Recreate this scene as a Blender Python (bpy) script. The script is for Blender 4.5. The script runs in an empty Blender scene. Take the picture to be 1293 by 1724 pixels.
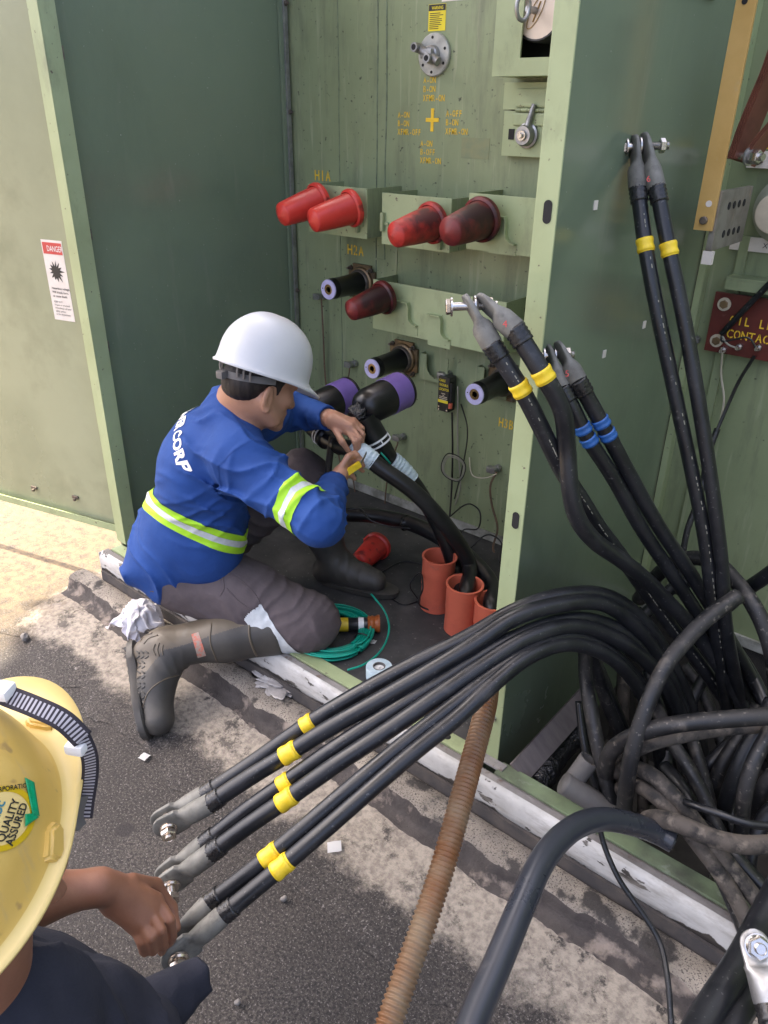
import bpy, bmesh, math, random
import numpy as np
from mathutils import Vector, Matrix, noise as mnoise
random.seed(7); np.random.seed(7)
V = Vector
S = bpy.context.scene
COL = S.collection
# ---------------------------------------------------------------- camera, sky, sun, exposure
cam_d = bpy.data.cameras.new('camera'); cam = bpy.data.objects.new('camera', cam_d); COL.objects.link(cam)
S.camera = cam
S.render.resolution_x, S.render.resolution_y = 768, 1024
cam_d.sensor_fit = 'VERTICAL'; cam_d.sensor_height = 24.0; cam_d.lens = 24.0*1295/1724
cam_d.clip_start = 0.05; cam_d.clip_end = 500
HEAD, PITCH, ROLL = math.radians(129.5), math.radians(27.4), math.radians(0.8)
fw = V((math.cos(HEAD)*math.cos(PITCH), math.sin(HEAD)*math.cos(PITCH), -math.sin(PITCH)))
rt = fw.cross(V((0,0,1))).normalized(); up = rt.cross(fw)
rt2 = rt*math.cos(ROLL)+up*math.sin(ROLL); up2 = -rt*math.sin(ROLL)+up*math.cos(ROLL)
mw = Matrix((rt2, up2, -fw)).transposed().to_4x4(); mw.translation = V((0,0,1.7)); cam.matrix_world = mw

SUN_EL, SUN_H = math.radians(64), V((-0.966,-0.26,0)).normalized()
world = bpy.data.worlds.new('World'); S.world = world; world.use_nodes = True
wn = world.node_tree.nodes; wl = world.node_tree.links
sky = wn.new('ShaderNodeTexSky'); sky.sky_type = 'NISHITA'; sky.sun_disc = False
sky.sun_elevation = SUN_EL; sky.sun_rotation = math.atan2(SUN_H.x, SUN_H.y)
sky.air_density = 0.55; sky.dust_density = 7.0; sky.ozone_density = 0.2
wl.new(sky.outputs[0], wn['Background'].inputs[0]); wn['Background'].inputs[1].default_value = 0.15
sun_d = bpy.data.lights.new('sun', 'SUN'); sun_d.energy = 2.7; sun_d.angle = math.radians(0.6); sun_d.color = (1.0,0.90,0.74)
sun = bpy.data.objects.new('sun', sun_d); COL.objects.link(sun)
sdir = (SUN_H*math.cos(SUN_EL)+V((0,0,math.sin(SUN_EL))))
sun.rotation_euler = sdir.to_track_quat('Z','Y').to_euler(); sun.location = (0,0,8)
S.view_settings.view_transform = 'Standard'; S.view_settings.look = 'None'
S.view_settings.gamma = 1; S.view_settings.exposure = 2.5
S.render.engine = 'CYCLES'

# ---------------------------------------------------------------- helpers
ORG = {}
def tag(o, label=None, cat=None, group=None, kind=None):
    if label: o['label'] = label
    if cat: o['category'] = cat
    if group: o['group'] = group
    if kind: o['kind'] = kind
    return o
def thing(name, label, cat, loc=(0,0,0), group=None):
    o = bpy.data.objects.new(name, None); COL.objects.link(o)
    o.location = loc; o.empty_display_size = 0.05; ORG[o.name] = V(loc)
    return tag(o, label, cat, group)
def finish(name, me, mat, parent=None, org=None, smooth=None):
    """link a mesh given in world coordinates as one object"""
    if parent is not None: org = ORG[parent.name]
    elif org is None: org = V((0,0,0))
    org = V(org)
    me.transform(Matrix.Translation(-org))
    o = bpy.data.objects.new(name, me); COL.objects.link(o)
    if parent is not None: o.parent = parent
    else: o.location = org
    ORG[o.name] = org
    for m in (mat if isinstance(mat, (list, tuple)) else [mat]): me.materials.append(m)
    if smooth is not None:
        me.shade_smooth() if smooth is True else None
        if smooth is not True and smooth:
            try: me.set_sharp_from_angle(angle=math.radians(smooth))
            except Exception: pass
    return o
def obj(name, bm, mat, parent=None, org=None, smooth=35):
    me = bpy.data.meshes.new(name)
    bmesh.ops.recalc_face_normals(bm, faces=bm.faces)
    for f in bm.faces: f.smooth = bool(smooth)
    bm.to_mesh(me); bm.free()
    return finish(name, me, mat, parent, org, smooth if smooth is not True else None)
def B(): return bmesh.new()
def box(bm, lo, hi, bev=0.0, rot=None):
    lo, hi = V(lo), V(hi); c = (lo+hi)/2; s = hi-lo
    r = bmesh.ops.create_cube(bm, size=1, matrix=Matrix.Translation(c) @ (rot.to_4x4() if rot else Matrix.Identity(4)) @ Matrix.Diagonal((s.x,s.y,s.z,1)))
    if bev > 0:
        es = list({e for v in r['verts'] for e in v.link_edges})
        bmesh.ops.bevel(bm, geom=es, offset=bev, segments=2, affect='EDGES', profile=0.7)
    return r
def frame(axis, hint=None):
    a = V(axis).normalized()
    h = V(hint) if hint is not None else (V((0,0,1)) if abs(a.z) < 0.9 else V((1,0,0)))
    x = (h-a*h.dot(a)).normalized(); y = a.cross(x)
    return x, y, a
def lathe(bm, o, axis, prof, n=24, hint=None, cap0=True, cap1=True):
    """profile of (distance along the axis, radius)"""
    x, y, a = frame(axis, hint); o = V(o); rings = []
    for t, r in prof:
        rings.append([bm.verts.new(o+a*t+(x*math.cos(q)+y*math.sin(q))*max(r,1e-5)) for q in [2*math.pi*i/n for i in range(n)]])
    for a0, b0 in zip(rings, rings[1:]):
        for i in range(n): bm.faces.new((a0[i], a0[(i+1)%n], b0[(i+1)%n], b0[i]))
    if cap0: bm.faces.new(rings[0][::-1])
    if cap1: bm.faces.new(rings[-1])
def cyl(bm, p0, p1, r0, r1=None, n=16):
    p0, p1 = V(p0), V(p1); lathe(bm, p0, p1-p0, [(0,r0),((p1-p0).length, r0 if r1 is None else r1)], n)
def hexa(bm, p0, axis, h, r, hint=None, cham=0.12):
    lathe(bm, p0, axis, [(0,r*(1-cham)),(h*0.15,r),(h*0.85,r),(h,r*(1-cham))], 6, hint)
def spline(pts, sub=8):
    P = [V(p) for p in pts]
    if len(P) == 2: return [P[0].lerp(P[1], i/sub) for i in range(sub+1)]
    Q = [P[0]*2-P[1]]+P+[P[-1]*2-P[-2]]; out = []
    for i in range(1, len(Q)-2):
        p0, p1, p2, p3 = Q[i-1:i+3]
        # centripetal-ish tangents keep stiff cables from overshooting
        d1 = max((p2-p1).length, 1e-6); d0 = max((p1-p0).length, 1e-6); d2 = max((p3-p2).length, 1e-6)
        m1 = ((p1-p0)/d0*d1+(p2-p1))/2 * min(1, 1.0); m2 = ((p2-p1)+(p3-p2)/d2*d1)/2
        for k in range(sub):
            t = k/sub; t2, t3 = t*t, t*t*t
            out.append(p1*(2*t3-3*t2+1)+m1*(t3-2*t2+t)+p2*(-2*t3+3*t2)+m2*(t3-t2))
    out.append(P[-1]); return out
def relax(pts, it=3):
    for _ in range(it):
        pts = [pts[0]]+[(a+b*2+c)/4 for a, b, c in zip(pts, pts[1:], pts[2:])]+[pts[-1]]
    return pts
def sweep(bm, path, r, n=12, caps=True, hint=None, flat=None):
    """tube along a dense path; r number or function of 0..1; flat=(half width, half thickness) makes a ribbon"""
    N = len(path); tg = []
    for i in range(N):
        t = path[min(i+1,N-1)]-path[max(i-1,0)]; tg.append(t.normalized() if t.length > 1e-9 else V((0,0,1)))
    x, y, _ = frame(tg[0], hint); rings = []
    for i in range(N):
        x = (x-tg[i]*x.dot(tg[i])); x = x.normalized() if x.length > 1e-6 else frame(tg[i])[0]
        y = tg[i].cross(x)
        if flat:
            w, h = flat
            ring = [path[i]+x*a*w+y*b*h for a, b in ((1,1),(-1,1),(-1,-1),(1,-1))]
        else:
            rr = r(i/(N-1)) if callable(r) else r
            ring = [path[i]+(x*math.cos(q)+y*math.sin(q))*rr for q in [2*math.pi*k/n for k in range(n)]]
        rings.append([bm.verts.new(p) for p in ring])
    m = len(rings[0])
    for a0, b0 in zip(rings, rings[1:]):
        for i in range(m): bm.faces.new((a0[i], a0[(i+1)%m], b0[(i+1)%m], b0[i]))
    if caps: bm.faces.new(rings[0][::-1]); bm.faces.new(rings[-1])
def grid_mesh(name, P):
    """P[i][j] array of points -> mesh"""
    P = np.asarray(P, float); a, b = P.shape[:2]
    idx = np.arange(a*b).reshape(a,b)
    f = np.stack([idx[:-1,:-1], idx[1:,:-1], idx[1:,1:], idx[:-1,1:]], -1).reshape(-1,4)
    me = bpy.data.meshes.new(name); me.from_pydata(P.reshape(-1,3).tolist(), [], f.tolist()); me.update()
    me.shade_smooth(); return me
_rng = np.random.RandomState(3); _lat = _rng.rand(32,32,32).astype(np.float32)
def vnoise(P, octaves=1):
    """smooth value noise, -1..1, for arrays of points"""
    P = np.asarray(P, np.float32); out = 0; amp = 1.0; tot = 0
    for o in range(octaves):
        q = P*(2**o)+o*7.3; i = np.floor(q).astype(int); f = q-i; f = f*f*(3-2*f); i &= 31; j = (i+1) & 31
        fx, fy, fz = f[...,0], f[...,1], f[...,2]
        g = lambda a, b, c: _lat[a[...,0], b[...,1], c[...,2]]
        v = ((g(i,i,i)*(1-fx)+g(j,i,i)*fx)*(1-fy)+(g(i,j,i)*(1-fx)+g(j,j,i)*fx)*fy)*(1-fz)+((g(i,i,j)*(1-fx)+g(j,i,j)*fx)*(1-fy)+(g(i,j,j)*(1-fx)+g(j,j,j)*fx)*fy)*fz
        out = out+(v*2-1)*amp; tot += amp; amp *= 0.5
    return out/tot
# ---- lettering: flat characters laid on a surface
def text_mesh(txt, size, bold=0.0, spacing=1.0, align='LEFT', stencil=0.0):
    cu = bpy.data.curves.new('lettering', 'FONT'); cu.body = txt; cu.size = size; cu.offset = bold*size
    cu.space_character = spacing; cu.align_x = align; cu.resolution_u = 3
    o = bpy.data.objects.new('lettering', cu); COL.objects.link(o)
    dg = bpy.context.evaluated_depsgraph_get(); dg.update()
    me = bpy.data.meshes.new_from_object(o.evaluated_get(dg)); bpy.data.objects.remove(o); bpy.data.curves.remove(cu)
    bm = B(); bm.from_mesh(me); bpy.data.meshes.remove(me)
    return bm
def lettering(name, txt, o, xd, yd, size, mat, parent, bold=0.0, spacing=1.0, align='LEFT', lift=0.0012, sx=1.0, stencil=False, line=1.25):
    o, xd, yd = V(o), V(xd).normalized(), V(yd).normalized(); nrm = xd.cross(yd); out = B()
    def put(bm, x0, k):
        vm = {}
        for v in bm.verts: vm[v] = out.verts.new(o+xd*((v.co.x+x0)*sx)+yd*(v.co.y-k*size*line)+nrm*lift)
        for f in bm.faces:
            try: out.faces.new([vm[v] for v in f.verts])
            except ValueError: pass
        bm.free()
    for k, ln in enumerate(txt.split('\n')):
        if not stencil: put(text_mesh(ln, size, bold, spacing, align), 0.0, k); continue
        adv = size*0.70                       # evenly spaced stencil characters with bridges
        for c, chr_ in enumerate(ln):
            if chr_ == ' ': continue
            bm = text_mesh(chr_, size, 0.014); xs = [v.co.x for v in bm.verts]; cx = (min(xs)+max(xs))/2; wd_ = max(xs)-min(xs); w = size*0.035
            if chr_ in 'O0ABDRPQ23C':
                for s_ in (-1,1): bmesh.ops.bisect_plane(bm, geom=bm.verts[:]+bm.edges[:]+bm.faces[:], plane_co=(cx+s_*w,0,0), plane_no=(1,0,0))
                bmesh.ops.delete(bm, geom=[f for f in bm.faces if abs(f.calc_center_median().x-cx) < w*0.98], context='FACES')
            if wd_ > size*0.62:
                for v in bm.verts: v.co.x = cx+(v.co.x-cx)*size*0.62/wd_
            put(bm, c*adv+adv*0.5-cx, k)
    me = bpy.data.meshes.new(name); out.to_mesh(me); out.free()
    return finish(name, me, mat, parent)

# ---------------------------------------------------------------- procedural materials
def M(name, c1, c2=None, scale=8, lo=0.4, hi=0.65, stretch=(1,1,1), c3=None, scale3=3, lo3=0.55, hi3=0.7, stretch3=(1,1,1),
      rough=0.5, rough2=None, metal=0.0, bump=0.0, bscale=120, spec=0.5, detail=6, coat=0.0, bdist=0.002, speck=None, subs=0.0, c4=None, scale4=4, lo4=0.55, hi4=0.75, stretch4=(1,1,1)):
    m = bpy.data.materials.new(name); m.use_nodes = True; nt = m.node_tree; N, L = nt.nodes, nt.links
    b = N['Principled BSDF']; b.inputs['Roughness'].default_value = rough; b.inputs['Metallic'].default_value = metal
    b.inputs['Specular IOR Level'].default_value = spec; b.inputs['Coat Weight'].default_value = coat; b.inputs['Coat Roughness'].default_value = 0.15
    if subs: b.inputs['Subsurface Weight'].default_value = subs; b.inputs['Subsurface Radius'].default_value = (0.01,0.004,0.002); b.inputs['Subsurface Scale'].default_value = 0.5
    tc = N.new('ShaderNodeTexCoord')
    def nz(sc, st, det=detail, rg=0.6):
        mp = N.new('ShaderNodeMapping'); mp.inputs['Scale'].default_value = st; L.new(tc.outputs['Object'], mp.inputs[0])
        n = N.new('ShaderNodeTexNoise'); n.inputs['Scale'].default_value = sc; n.inputs['Detail'].default_value = det; n.inputs['Roughness'].default_value = rg
        L.new(mp.outputs[0], n.inputs[0]); return n.outputs[0]
    def ramp(src, a, z):
        r = N.new('ShaderNodeMapRange'); r.inputs[1].default_value = a; r.inputs[2].default_value = z; L.new(src, r.inputs[0]); return r.outputs[0]
    def mix(f, a, z):
        x = N.new('ShaderNodeMix'); x.data_type = 'RGBA'; L.new(f, x.inputs[0])
        for s, v in ((6,a),(7,z)):
            if isinstance(v, tuple): x.inputs[s].default_value = (*v,1)
            else: L.new(v, x.inputs[s])
        return x.outputs[2]
    col = tuple(c1); fac = None
    if c2 is not None:
        fac = ramp(nz(scale, stretch), lo, hi); col = mix(fac, col, tuple(c2))
        if rough2 is not None:
            r = N.new('ShaderNodeMapRange'); r.inputs[3].default_value = rough; r.inputs[4].default_value = rough2; L.new(fac, r.inputs[0]); L.new(r.outputs[0], b.inputs['Roughness'])
    if c3 is not None: col = mix(ramp(nz(scale3, stretch3), lo3, hi3), col, tuple(c3))
    if c4 is not None: col = mix(ramp(nz(scale4, stretch4, 10, 0.7), lo4, hi4), col, tuple(c4))
    if speck: col = mix(ramp(nz(speck[1], (1,1,1), 2, 0.5), speck[2], speck[3]), col, tuple(speck[0]))
    if isinstance(col, tuple): b.inputs['Base Color'].default_value = (*col,1)
    else: L.new(col, b.inputs['Base Color'])
    if bump:
        bp = N.new('ShaderNodeBump'); bp.inputs['Strength'].default_value = bump; bp.inputs['Distance'].default_value = bdist
        L.new(nz(bscale, (1,1,1), 3), bp.inputs['Height']); L.new(bp.outputs[0], b.inputs['Normal'])
    m['_c'] = 1
    return m
G = dict(
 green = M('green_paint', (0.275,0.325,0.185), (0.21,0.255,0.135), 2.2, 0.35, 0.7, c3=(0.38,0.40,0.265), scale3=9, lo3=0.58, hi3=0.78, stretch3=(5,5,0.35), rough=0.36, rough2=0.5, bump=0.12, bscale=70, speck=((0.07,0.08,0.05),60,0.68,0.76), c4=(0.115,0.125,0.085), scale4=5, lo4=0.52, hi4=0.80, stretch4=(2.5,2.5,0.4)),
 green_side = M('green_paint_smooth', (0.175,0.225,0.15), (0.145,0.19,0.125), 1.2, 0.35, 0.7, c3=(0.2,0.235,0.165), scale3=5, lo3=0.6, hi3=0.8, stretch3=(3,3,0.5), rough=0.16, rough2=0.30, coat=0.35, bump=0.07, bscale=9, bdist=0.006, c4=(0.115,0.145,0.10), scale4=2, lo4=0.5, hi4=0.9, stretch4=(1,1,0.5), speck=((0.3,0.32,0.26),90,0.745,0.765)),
 green_door = M('green_paint_door', (0.33,0.35,0.225), (0.245,0.265,0.165), 2.0, 0.4, 0.75, c3=(0.17,0.185,0.11), scale3=2.5, lo3=0.56, hi3=0.85, rough=0.2, rough2=0.33, bump=0.07, bscale=8, bdist=0.008),
 green_light = M('green_paint_flange', (0.36,0.425,0.235), (0.30,0.355,0.19), 5, 0.4, 0.7, c3=(0.2,0.23,0.14), scale3=14, lo3=0.68, hi3=0.8, rough=0.4, bump=0.08, bscale=60, c4=(0.17,0.19,0.12), scale4=7, lo4=0.55, hi4=0.8, stretch4=(1,1,0.4), speck=((0.12,0.10,0.07),70,0.70,0.76)),
 green_dirty = M('green_paint_dirty', (0.20,0.26,0.15), (0.10,0.11,0.08), 9, 0.42, 0.66, c3=(0.3,0.34,0.28), scale3=22, lo3=0.6, hi3=0.75, rough=0.55, bump=0.2, bscale=60),
 seam = M('weld_seam', (0.2,0.25,0.16), (0.12,0.15,0.1), 30, 0.4, 0.6, rough=0.5, bump=0.6, bscale=90),
 steel = M('galvanised_steel', (0.42,0.42,0.42), (0.28,0.28,0.28), 25, 0.35, 0.65, rough=0.38, rough2=0.55, metal=0.85, bump=0.1, bscale=120),
 bolt = M('zinc_bolt', (0.62,0.60,0.58), (0.42,0.40,0.38), 40, 0.4, 0.7, rough=0.25, metal=0.95),
 bolt_warm = M('zinc_bolt_warm', (0.66,0.58,0.5), (0.45,0.4,0.35), 40, 0.4, 0.7, rough=0.25, metal=0.9),
 darkbolt = M('dark_bolt', (0.13,0.11,0.10), (0.22,0.18,0.14), 60, 0.4, 0.7, rough=0.5, metal=0.6),
 lug = M('tinned_lug', (0.205,0.202,0.182), (0.12,0.118,0.106), 26, 0.35, 0.7, c3=(0.09,0.085,0.08), scale3=50, lo3=0.56, hi3=0.75, rough=0.55, rough2=0.7, metal=0.2, bump=0.3, bscale=70),
 rubber = M('black_cable_jacket', (0.009,0.010,0.0125), (0.019,0.020,0.024), 14, 0.4, 0.7, c3=(0.04,0.04,0.042), scale3=30, lo3=0.6, hi3=0.78, speck=((0.075,0.075,0.075),140,0.67,0.72), rough=0.29, rough2=0.46, bump=0.05, bscale=60),
 rubber_dusty = M('dusty_cable_jacket', (0.010,0.0105,0.0125), (0.030,0.0285,0.029), 11, 0.42, 0.66, stretch=(1,1,0.7), c3=(0.075,0.067,0.06), scale3=30, lo3=0.55, hi3=0.72, speck=((0.11,0.1,0.09),100,0.64,0.72), rough=0.42, rough2=0.75, bump=0.12, bscale=60),
 rubber_muddy = M('mud_caked_cable_jacket', (0.075,0.064,0.055), (0.014,0.0135,0.014), 16, 0.44, 0.58, c3=(0.14,0.12,0.10), scale3=34, lo3=0.54, hi3=0.68, rough=0.8, bump=0.3, bscale=70),
 hoop = M('sky_sheen_jacket', (0.024,0.028,0.038), (0.034,0.038,0.048), 8, 0.4, 0.7, c3=(0.07,0.07,0.075), scale3=20, lo3=0.64, hi3=0.8, rough=0.27, rough2=0.4, bump=0.03, bscale=40),  # bluish sky reflection on the black jacket put into its colour
 hv = M('black_high_voltage_jacket', (0.008,0.008,0.0095), (0.018,0.018,0.02), 10, 0.45, 0.7, rough=0.32, rough2=0.45, bump=0.03, bscale=40),
 epdm = M('moulded_black_rubber', (0.007,0.007,0.008), (0.014,0.014,0.016), 12, 0.5, 0.75, rough=0.3),
 wrap = M('black_plastic_wrap', (0.012,0.012,0.014), rough=0.16, bump=1.0, bscale=70, bdist=0.01),
 black = M('black_plastic', (0.015,0.015,0.016), (0.03,0.03,0.03), 20, 0.4, 0.7, rough=0.35),
 ytape = M('yellow_tape', (0.85,0.62,0.03), (0.68,0.47,0.02), 40, 0.4, 0.7, rough=0.4, bump=0.2, bscale=120),
 btape = M('blue_tape', (0.03,0.13,0.42), (0.02,0.09,0.3), 40, 0.4, 0.7, rough=0.4, bump=0.2, bscale=120),
 ktape = M('black_tape', (0.012,0.012,0.013), (0.03,0.03,0.03), 60, 0.4, 0.7, rough=0.25, bump=0.6, bscale=140),
 lbtape = M('light_blue_tape', (0.56,0.68,0.74), (0.42,0.54,0.62), 60, 0.45, 0.7, stretch=(1,1,4), rough=0.45, bump=0.3, bscale=160),
 purple = M('purple_plastic', (0.18,0.115,0.38), (0.145,0.09,0.31), 12, 0.4, 0.7, rough=0.4),
 lilac = M('lilac_end_ring', (0.55,0.52,0.78), (0.45,0.42,0.66), 30, 0.4, 0.7, rough=0.5),
 white = M('white_plastic', (0.8,0.8,0.8), (0.68,0.68,0.68), 20, 0.5, 0.8, rough=0.4),
 brass = M('brass', (0.45,0.30,0.12), (0.2,0.13,0.06), 40, 0.4, 0.7, rough=0.4, metal=0.8),
 bronze = M('bronze_flange', (0.25,0.17,0.09), (0.10,0.075,0.05), 22, 0.38, 0.65, rough=0.42, metal=0.55, bump=0.15, bscale=80),
 red = M('red_cap_plastic', (0.62,0.045,0.032), (0.5,0.03,0.025), 8, 0.4, 0.7, rough=0.34, speck=((0.2,0.02,0.02),22,0.64,0.72)),
 red_dirty = M('red_cap_plastic_sooty', (0.5,0.035,0.025), (0.08,0.014,0.014), 9, 0.4, 0.58, rough=0.48, bump=0.1, bscale=40),
 red_dark = M('red_cap_plastic_black', (0.22,0.022,0.02), (0.03,0.008,0.009), 8, 0.35, 0.56, rough=0.46, bump=0.1, bscale=40),
 orange = M('orange_conduit_plastic', (0.66,0.15,0.085), (0.52,0.11,0.065), 9, 0.4, 0.7, c3=(0.3,0.16,0.12), scale3=18, lo3=0.6, hi3=0.8, rough=0.5, bump=0.08, bscale=60),
 yellow_paint = M('yellow_stencil_paint', (0.88,0.58,0.03), (0.78,0.5,0.04), 60, 0.4, 0.7, rough=0.6),
 yellow_label = M('yellow_label', (0.82,0.68,0.03), (0.75,0.6,0.03), 30, 0.4, 0.7, rough=0.4),
 ink = M('black_ink', (0.02,0.02,0.02), rough=0.5),
 whiteink = M('white_ink', (0.85,0.85,0.82), rough=0.5),
 redink = M('red_ink', (0.6,0.07,0.06), (0.5,0.06,0.05), 40, 0.4, 0.7, rough=0.5),
 label_white = M('label_white', (0.78,0.72,0.66), (0.7,0.64,0.58), 30, 0.4, 0.7, rough=0.45),
 label_faded = M('faded_label', (0.26,0.27,0.14), (0.2,0.24,0.14), 25, 0.35, 0.65, rough=0.6),
 dial = M('dial_plate', (0.5,0.5,0.46), (0.32,0.32,0.3), 30, 0.4, 0.7, rough=0.45, metal=0.3),
 gauge = M('gauge_face', (0.78,0.66,0.54), (0.7,0.58,0.46), 10, 0.3, 0.8, rough=0.35),
 void = M('dark_recess', (0.012,0.012,0.013), rough=0.8),
 floor = M('grimy_compartment_floor', (0.04,0.04,0.042), (0.075,0.073,0.073), 9, 0.4, 0.66, c3=(0.025,0.025,0.027), scale3=4, lo3=0.5, hi3=0.7, rough=0.7, bump=0.25, bscale=70, speck=((0.16,0.155,0.15),70,0.66,0.74)),
 sill = M('white_sill_paint', (0.56,0.555,0.54), (0.4,0.395,0.38), 9, 0.42, 0.7, c3=(0.05,0.045,0.042), scale3=11, lo3=0.585, hi3=0.61, stretch3=(1,1,2.2), c4=(0.27,0.25,0.22), scale4=20, lo4=0.5, hi4=0.75, stretch4=(0.5,1,2), rough=0.45, bump=0.25, bscale=45),
 sill_top = M('rusty_sill_top', (0.2,0.185,0.18), (0.32,0.3,0.29), 12, 0.4, 0.66, c3=(0.13,0.085,0.06), scale3=25, lo3=0.6, hi3=0.72, rough=0.7, bump=0.25, bscale=80),
 recess_shade = M('recess_shadow', (0.055,0.05,0.05), (0.1,0.085,0.075), 16, 0.42, 0.68, rough=0.85, bump=0.5, bscale=60),  # shadow of the recess under the sill, put in as colour
 white_strip = M('grimy_white_strip', (0.42,0.42,0.39), (0.2,0.2,0.17), 12, 0.4, 0.62, rough=0.65, bump=0.2, bscale=60),
 hose = M('ribbed_brown_hose', (0.195,0.088,0.034), (0.15,0.066,0.026), 10, 0.4, 0.7, c3=(0.215,0.155,0.095), scale3=9, lo3=0.42, hi3=0.68, rough=0.4, bump=0.05),
 busbar = M('painted_busbar', (0.64,0.41,0.14), (0.55,0.34,0.10), 10, 0.4, 0.7, c3=(0.6,0.42,0.2), scale3=30, lo3=0.6, hi3=0.75, rough=0.45, metal=0.2),
 copper = M('laminated_copper', (0.22,0.085,0.055), (0.14,0.055,0.038), 22, 0.4, 0.7, rough=0.45, metal=0.3),
 pitted = M('pitted_terminal_plate', (0.3,0.285,0.25), (0.2,0.18,0.15), 18, 0.4, 0.65, c3=(0.38,0.3,0.22), scale3=12, lo3=0.6, hi3=0.75, stretch3=(1,3,1), rough=0.5, metal=0.5, bump=0.2, bscale=70),
 maroon = M('maroon_panel', (0.13,0.025,0.02), (0.09,0.02,0.016), 14, 0.4, 0.7, c3=(0.2,0.09,0.08), scale3=30, lo3=0.66, hi3=0.8, rough=0.35),
 porcelain = M('beige_porcelain', (0.36,0.37,0.28), (0.3,0.31,0.23), 12, 0.4, 0.7, rough=0.35),
 cream = M('cream_washer', (0.6,0.53,0.4), (0.5,0.44,0.33), 30, 0.4, 0.7, rough=0.6),
 rustwire = M('rusty_wire', (0.17,0.11,0.07), (0.1,0.07,0.05), 60, 0.4, 0.7, rough=0.7),
 greywire = M('grey_wire', (0.28,0.27,0.22), rough=0.6),
 creamwire = M('cream_wire', (0.5,0.46,0.36), rough=0.5),
 greenwire = M('green_wire', (0.0,0.36,0.25), (0.0,0.28,0.2), 20, 0.4, 0.7, rough=0.35),
 rag = M('white_rag', (0.72,0.70,0.72), (0.62,0.58,0.64), 18, 0.5, 0.75, rough=1.0, spec=0.1, bump=0.3, bscale=200),
 paper = M('white_paper', (0.8,0.8,0.8), rough=0.8),
 clear_plastic = M('crumpled_plastic', (0.45,0.43,0.42), (0.3,0.28,0.27), 20, 0.4, 0.7, rough=0.25, bump=0.6, bscale=60),
 stone = M('grey_stone', (0.25,0.23,0.21), (0.15,0.14,0.13), 40, 0.4, 0.7, rough=0.9, bump=0.5, bscale=80),
 skin = M('skin', (0.42,0.225,0.145), (0.36,0.18,0.11), 14, 0.4, 0.7, c3=(0.46,0.235,0.165), scale3=6, lo3=0.5, hi3=0.75, rough=0.46, bump=0.22, bscale=260, bdist=0.001, subs=0.06),
 skin_dark = M('skin_tanned', (0.27,0.125,0.075), (0.215,0.095,0.055), 16, 0.4, 0.7, c3=(0.31,0.15,0.1), scale3=7, lo3=0.5, hi3=0.75, rough=0.44, bump=0.25, bscale=230, bdist=0.001, subs=0.05),
 nail = M('finger_nail', (0.5,0.3,0.22), rough=0.3),
 hair = M('black_hair', (0.012,0.009,0.008), (0.024,0.018,0.016), 60, 0.4, 0.7, stretch=(1,1,0.2), rough=0.55, bump=0.5, bscale=220, bdist=0.0015, spec=0.3),
 blue = M('blue_jersey', (0.022,0.072,0.27), (0.015,0.052,0.205), 6, 0.4, 0.7, rough=0.75, bump=0.28, bscale=16, bdist=0.012, spec=0.25),
 neon = M('neon_yellow_tape', (0.42,0.8,0.03), (0.36,0.7,0.02), 30, 0.4, 0.7, rough=0.6),
 silver = M('silver_reflective_tape', (0.66,0.7,0.72), (0.55,0.58,0.6), 60, 0.4, 0.7, rough=0.4),
 trousers = M('grey_work_trousers', (0.125,0.103,0.108), (0.085,0.070,0.074), 7, 0.38, 0.68, c3=(0.05,0.042,0.045), scale3=6, lo3=0.6, hi3=0.78, rough=0.88, bump=0.3, bscale=22, bdist=0.01, spec=0.2),
 boot = M('olive_rubber_boot', (0.115,0.093,0.066), (0.09,0.074,0.054), 8, 0.4, 0.7, c3=(0.15,0.135,0.11), scale3=16, lo3=0.62, hi3=0.8, rough=0.48, bump=0.08, bscale=50),
 boot_dark = M('dark_rubber_boot', (0.048,0.045,0.041), (0.075,0.069,0.06), 10, 0.4, 0.7, rough=0.5, bump=0.25, bscale=40),
 helmet_white = M('white_hard_hat', (0.62,0.63,0.65), (0.57,0.58,0.60), 6, 0.45, 0.75, rough=0.3, speck=((0.5,0.5,0.5),35,0.73,0.78)),
 helmet_yellow = M('yellow_hard_hat', (0.66,0.45,0.12), (0.58,0.375,0.08), 6, 0.4, 0.7, c3=(0.78,0.58,0.2), scale3=4, lo3=0.5, hi3=0.75, rough=0.36, speck=((0.40,0.26,0.09),45,0.66,0.74), c4=(0.5,0.36,0.16), scale4=10, lo4=0.55, hi4=0.75, stretch4=(1,4,1), bump=0.04, bscale=40),
 helmet_pale = M('pale_yellow_brim', (0.78,0.60,0.24), (0.72,0.54,0.19), 6, 0.4, 0.7, rough=0.38),
 sticker_yellow = M('sticker_gold', (0.62,0.42,0.01), rough=0.3), sticker_green = M('sticker_green', (0.0,0.28,0.10), (0.0,0.36,0.16), 30, 0.4, 0.6, rough=0.3),
 sticker_teal = M('sticker_teal', (0.06,0.22,0.27), rough=0.4),
 navy = M('navy_cotton', (0.02,0.022,0.032), (0.03,0.032,0.045), 10, 0.4, 0.7, rough=0.9, bump=0.5, bscale=160, spec=0.2),
 paleblue = M('pale_blue_cotton', (0.22,0.36,0.5), rough=0.9),
 wood = M('dusty_plank', (0.17,0.145,0.14), (0.11,0.095,0.095), 10, 0.4, 0.7, stretch=(1,6,1), rough=0.8, bump=0.2, bscale=60),
 greypipe = M('grey_plastic_pipe', (0.13,0.125,0.12), (0.09,0.085,0.085), 12, 0.4, 0.7, rough=0.6, bump=0.1, bscale=60),
 earth = M('pit_earth', (0.03,0.027,0.025), (0.05,0.045,0.04), 12, 0.4, 0.7, rough=0.95, bump=0.6, bscale=30),
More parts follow.
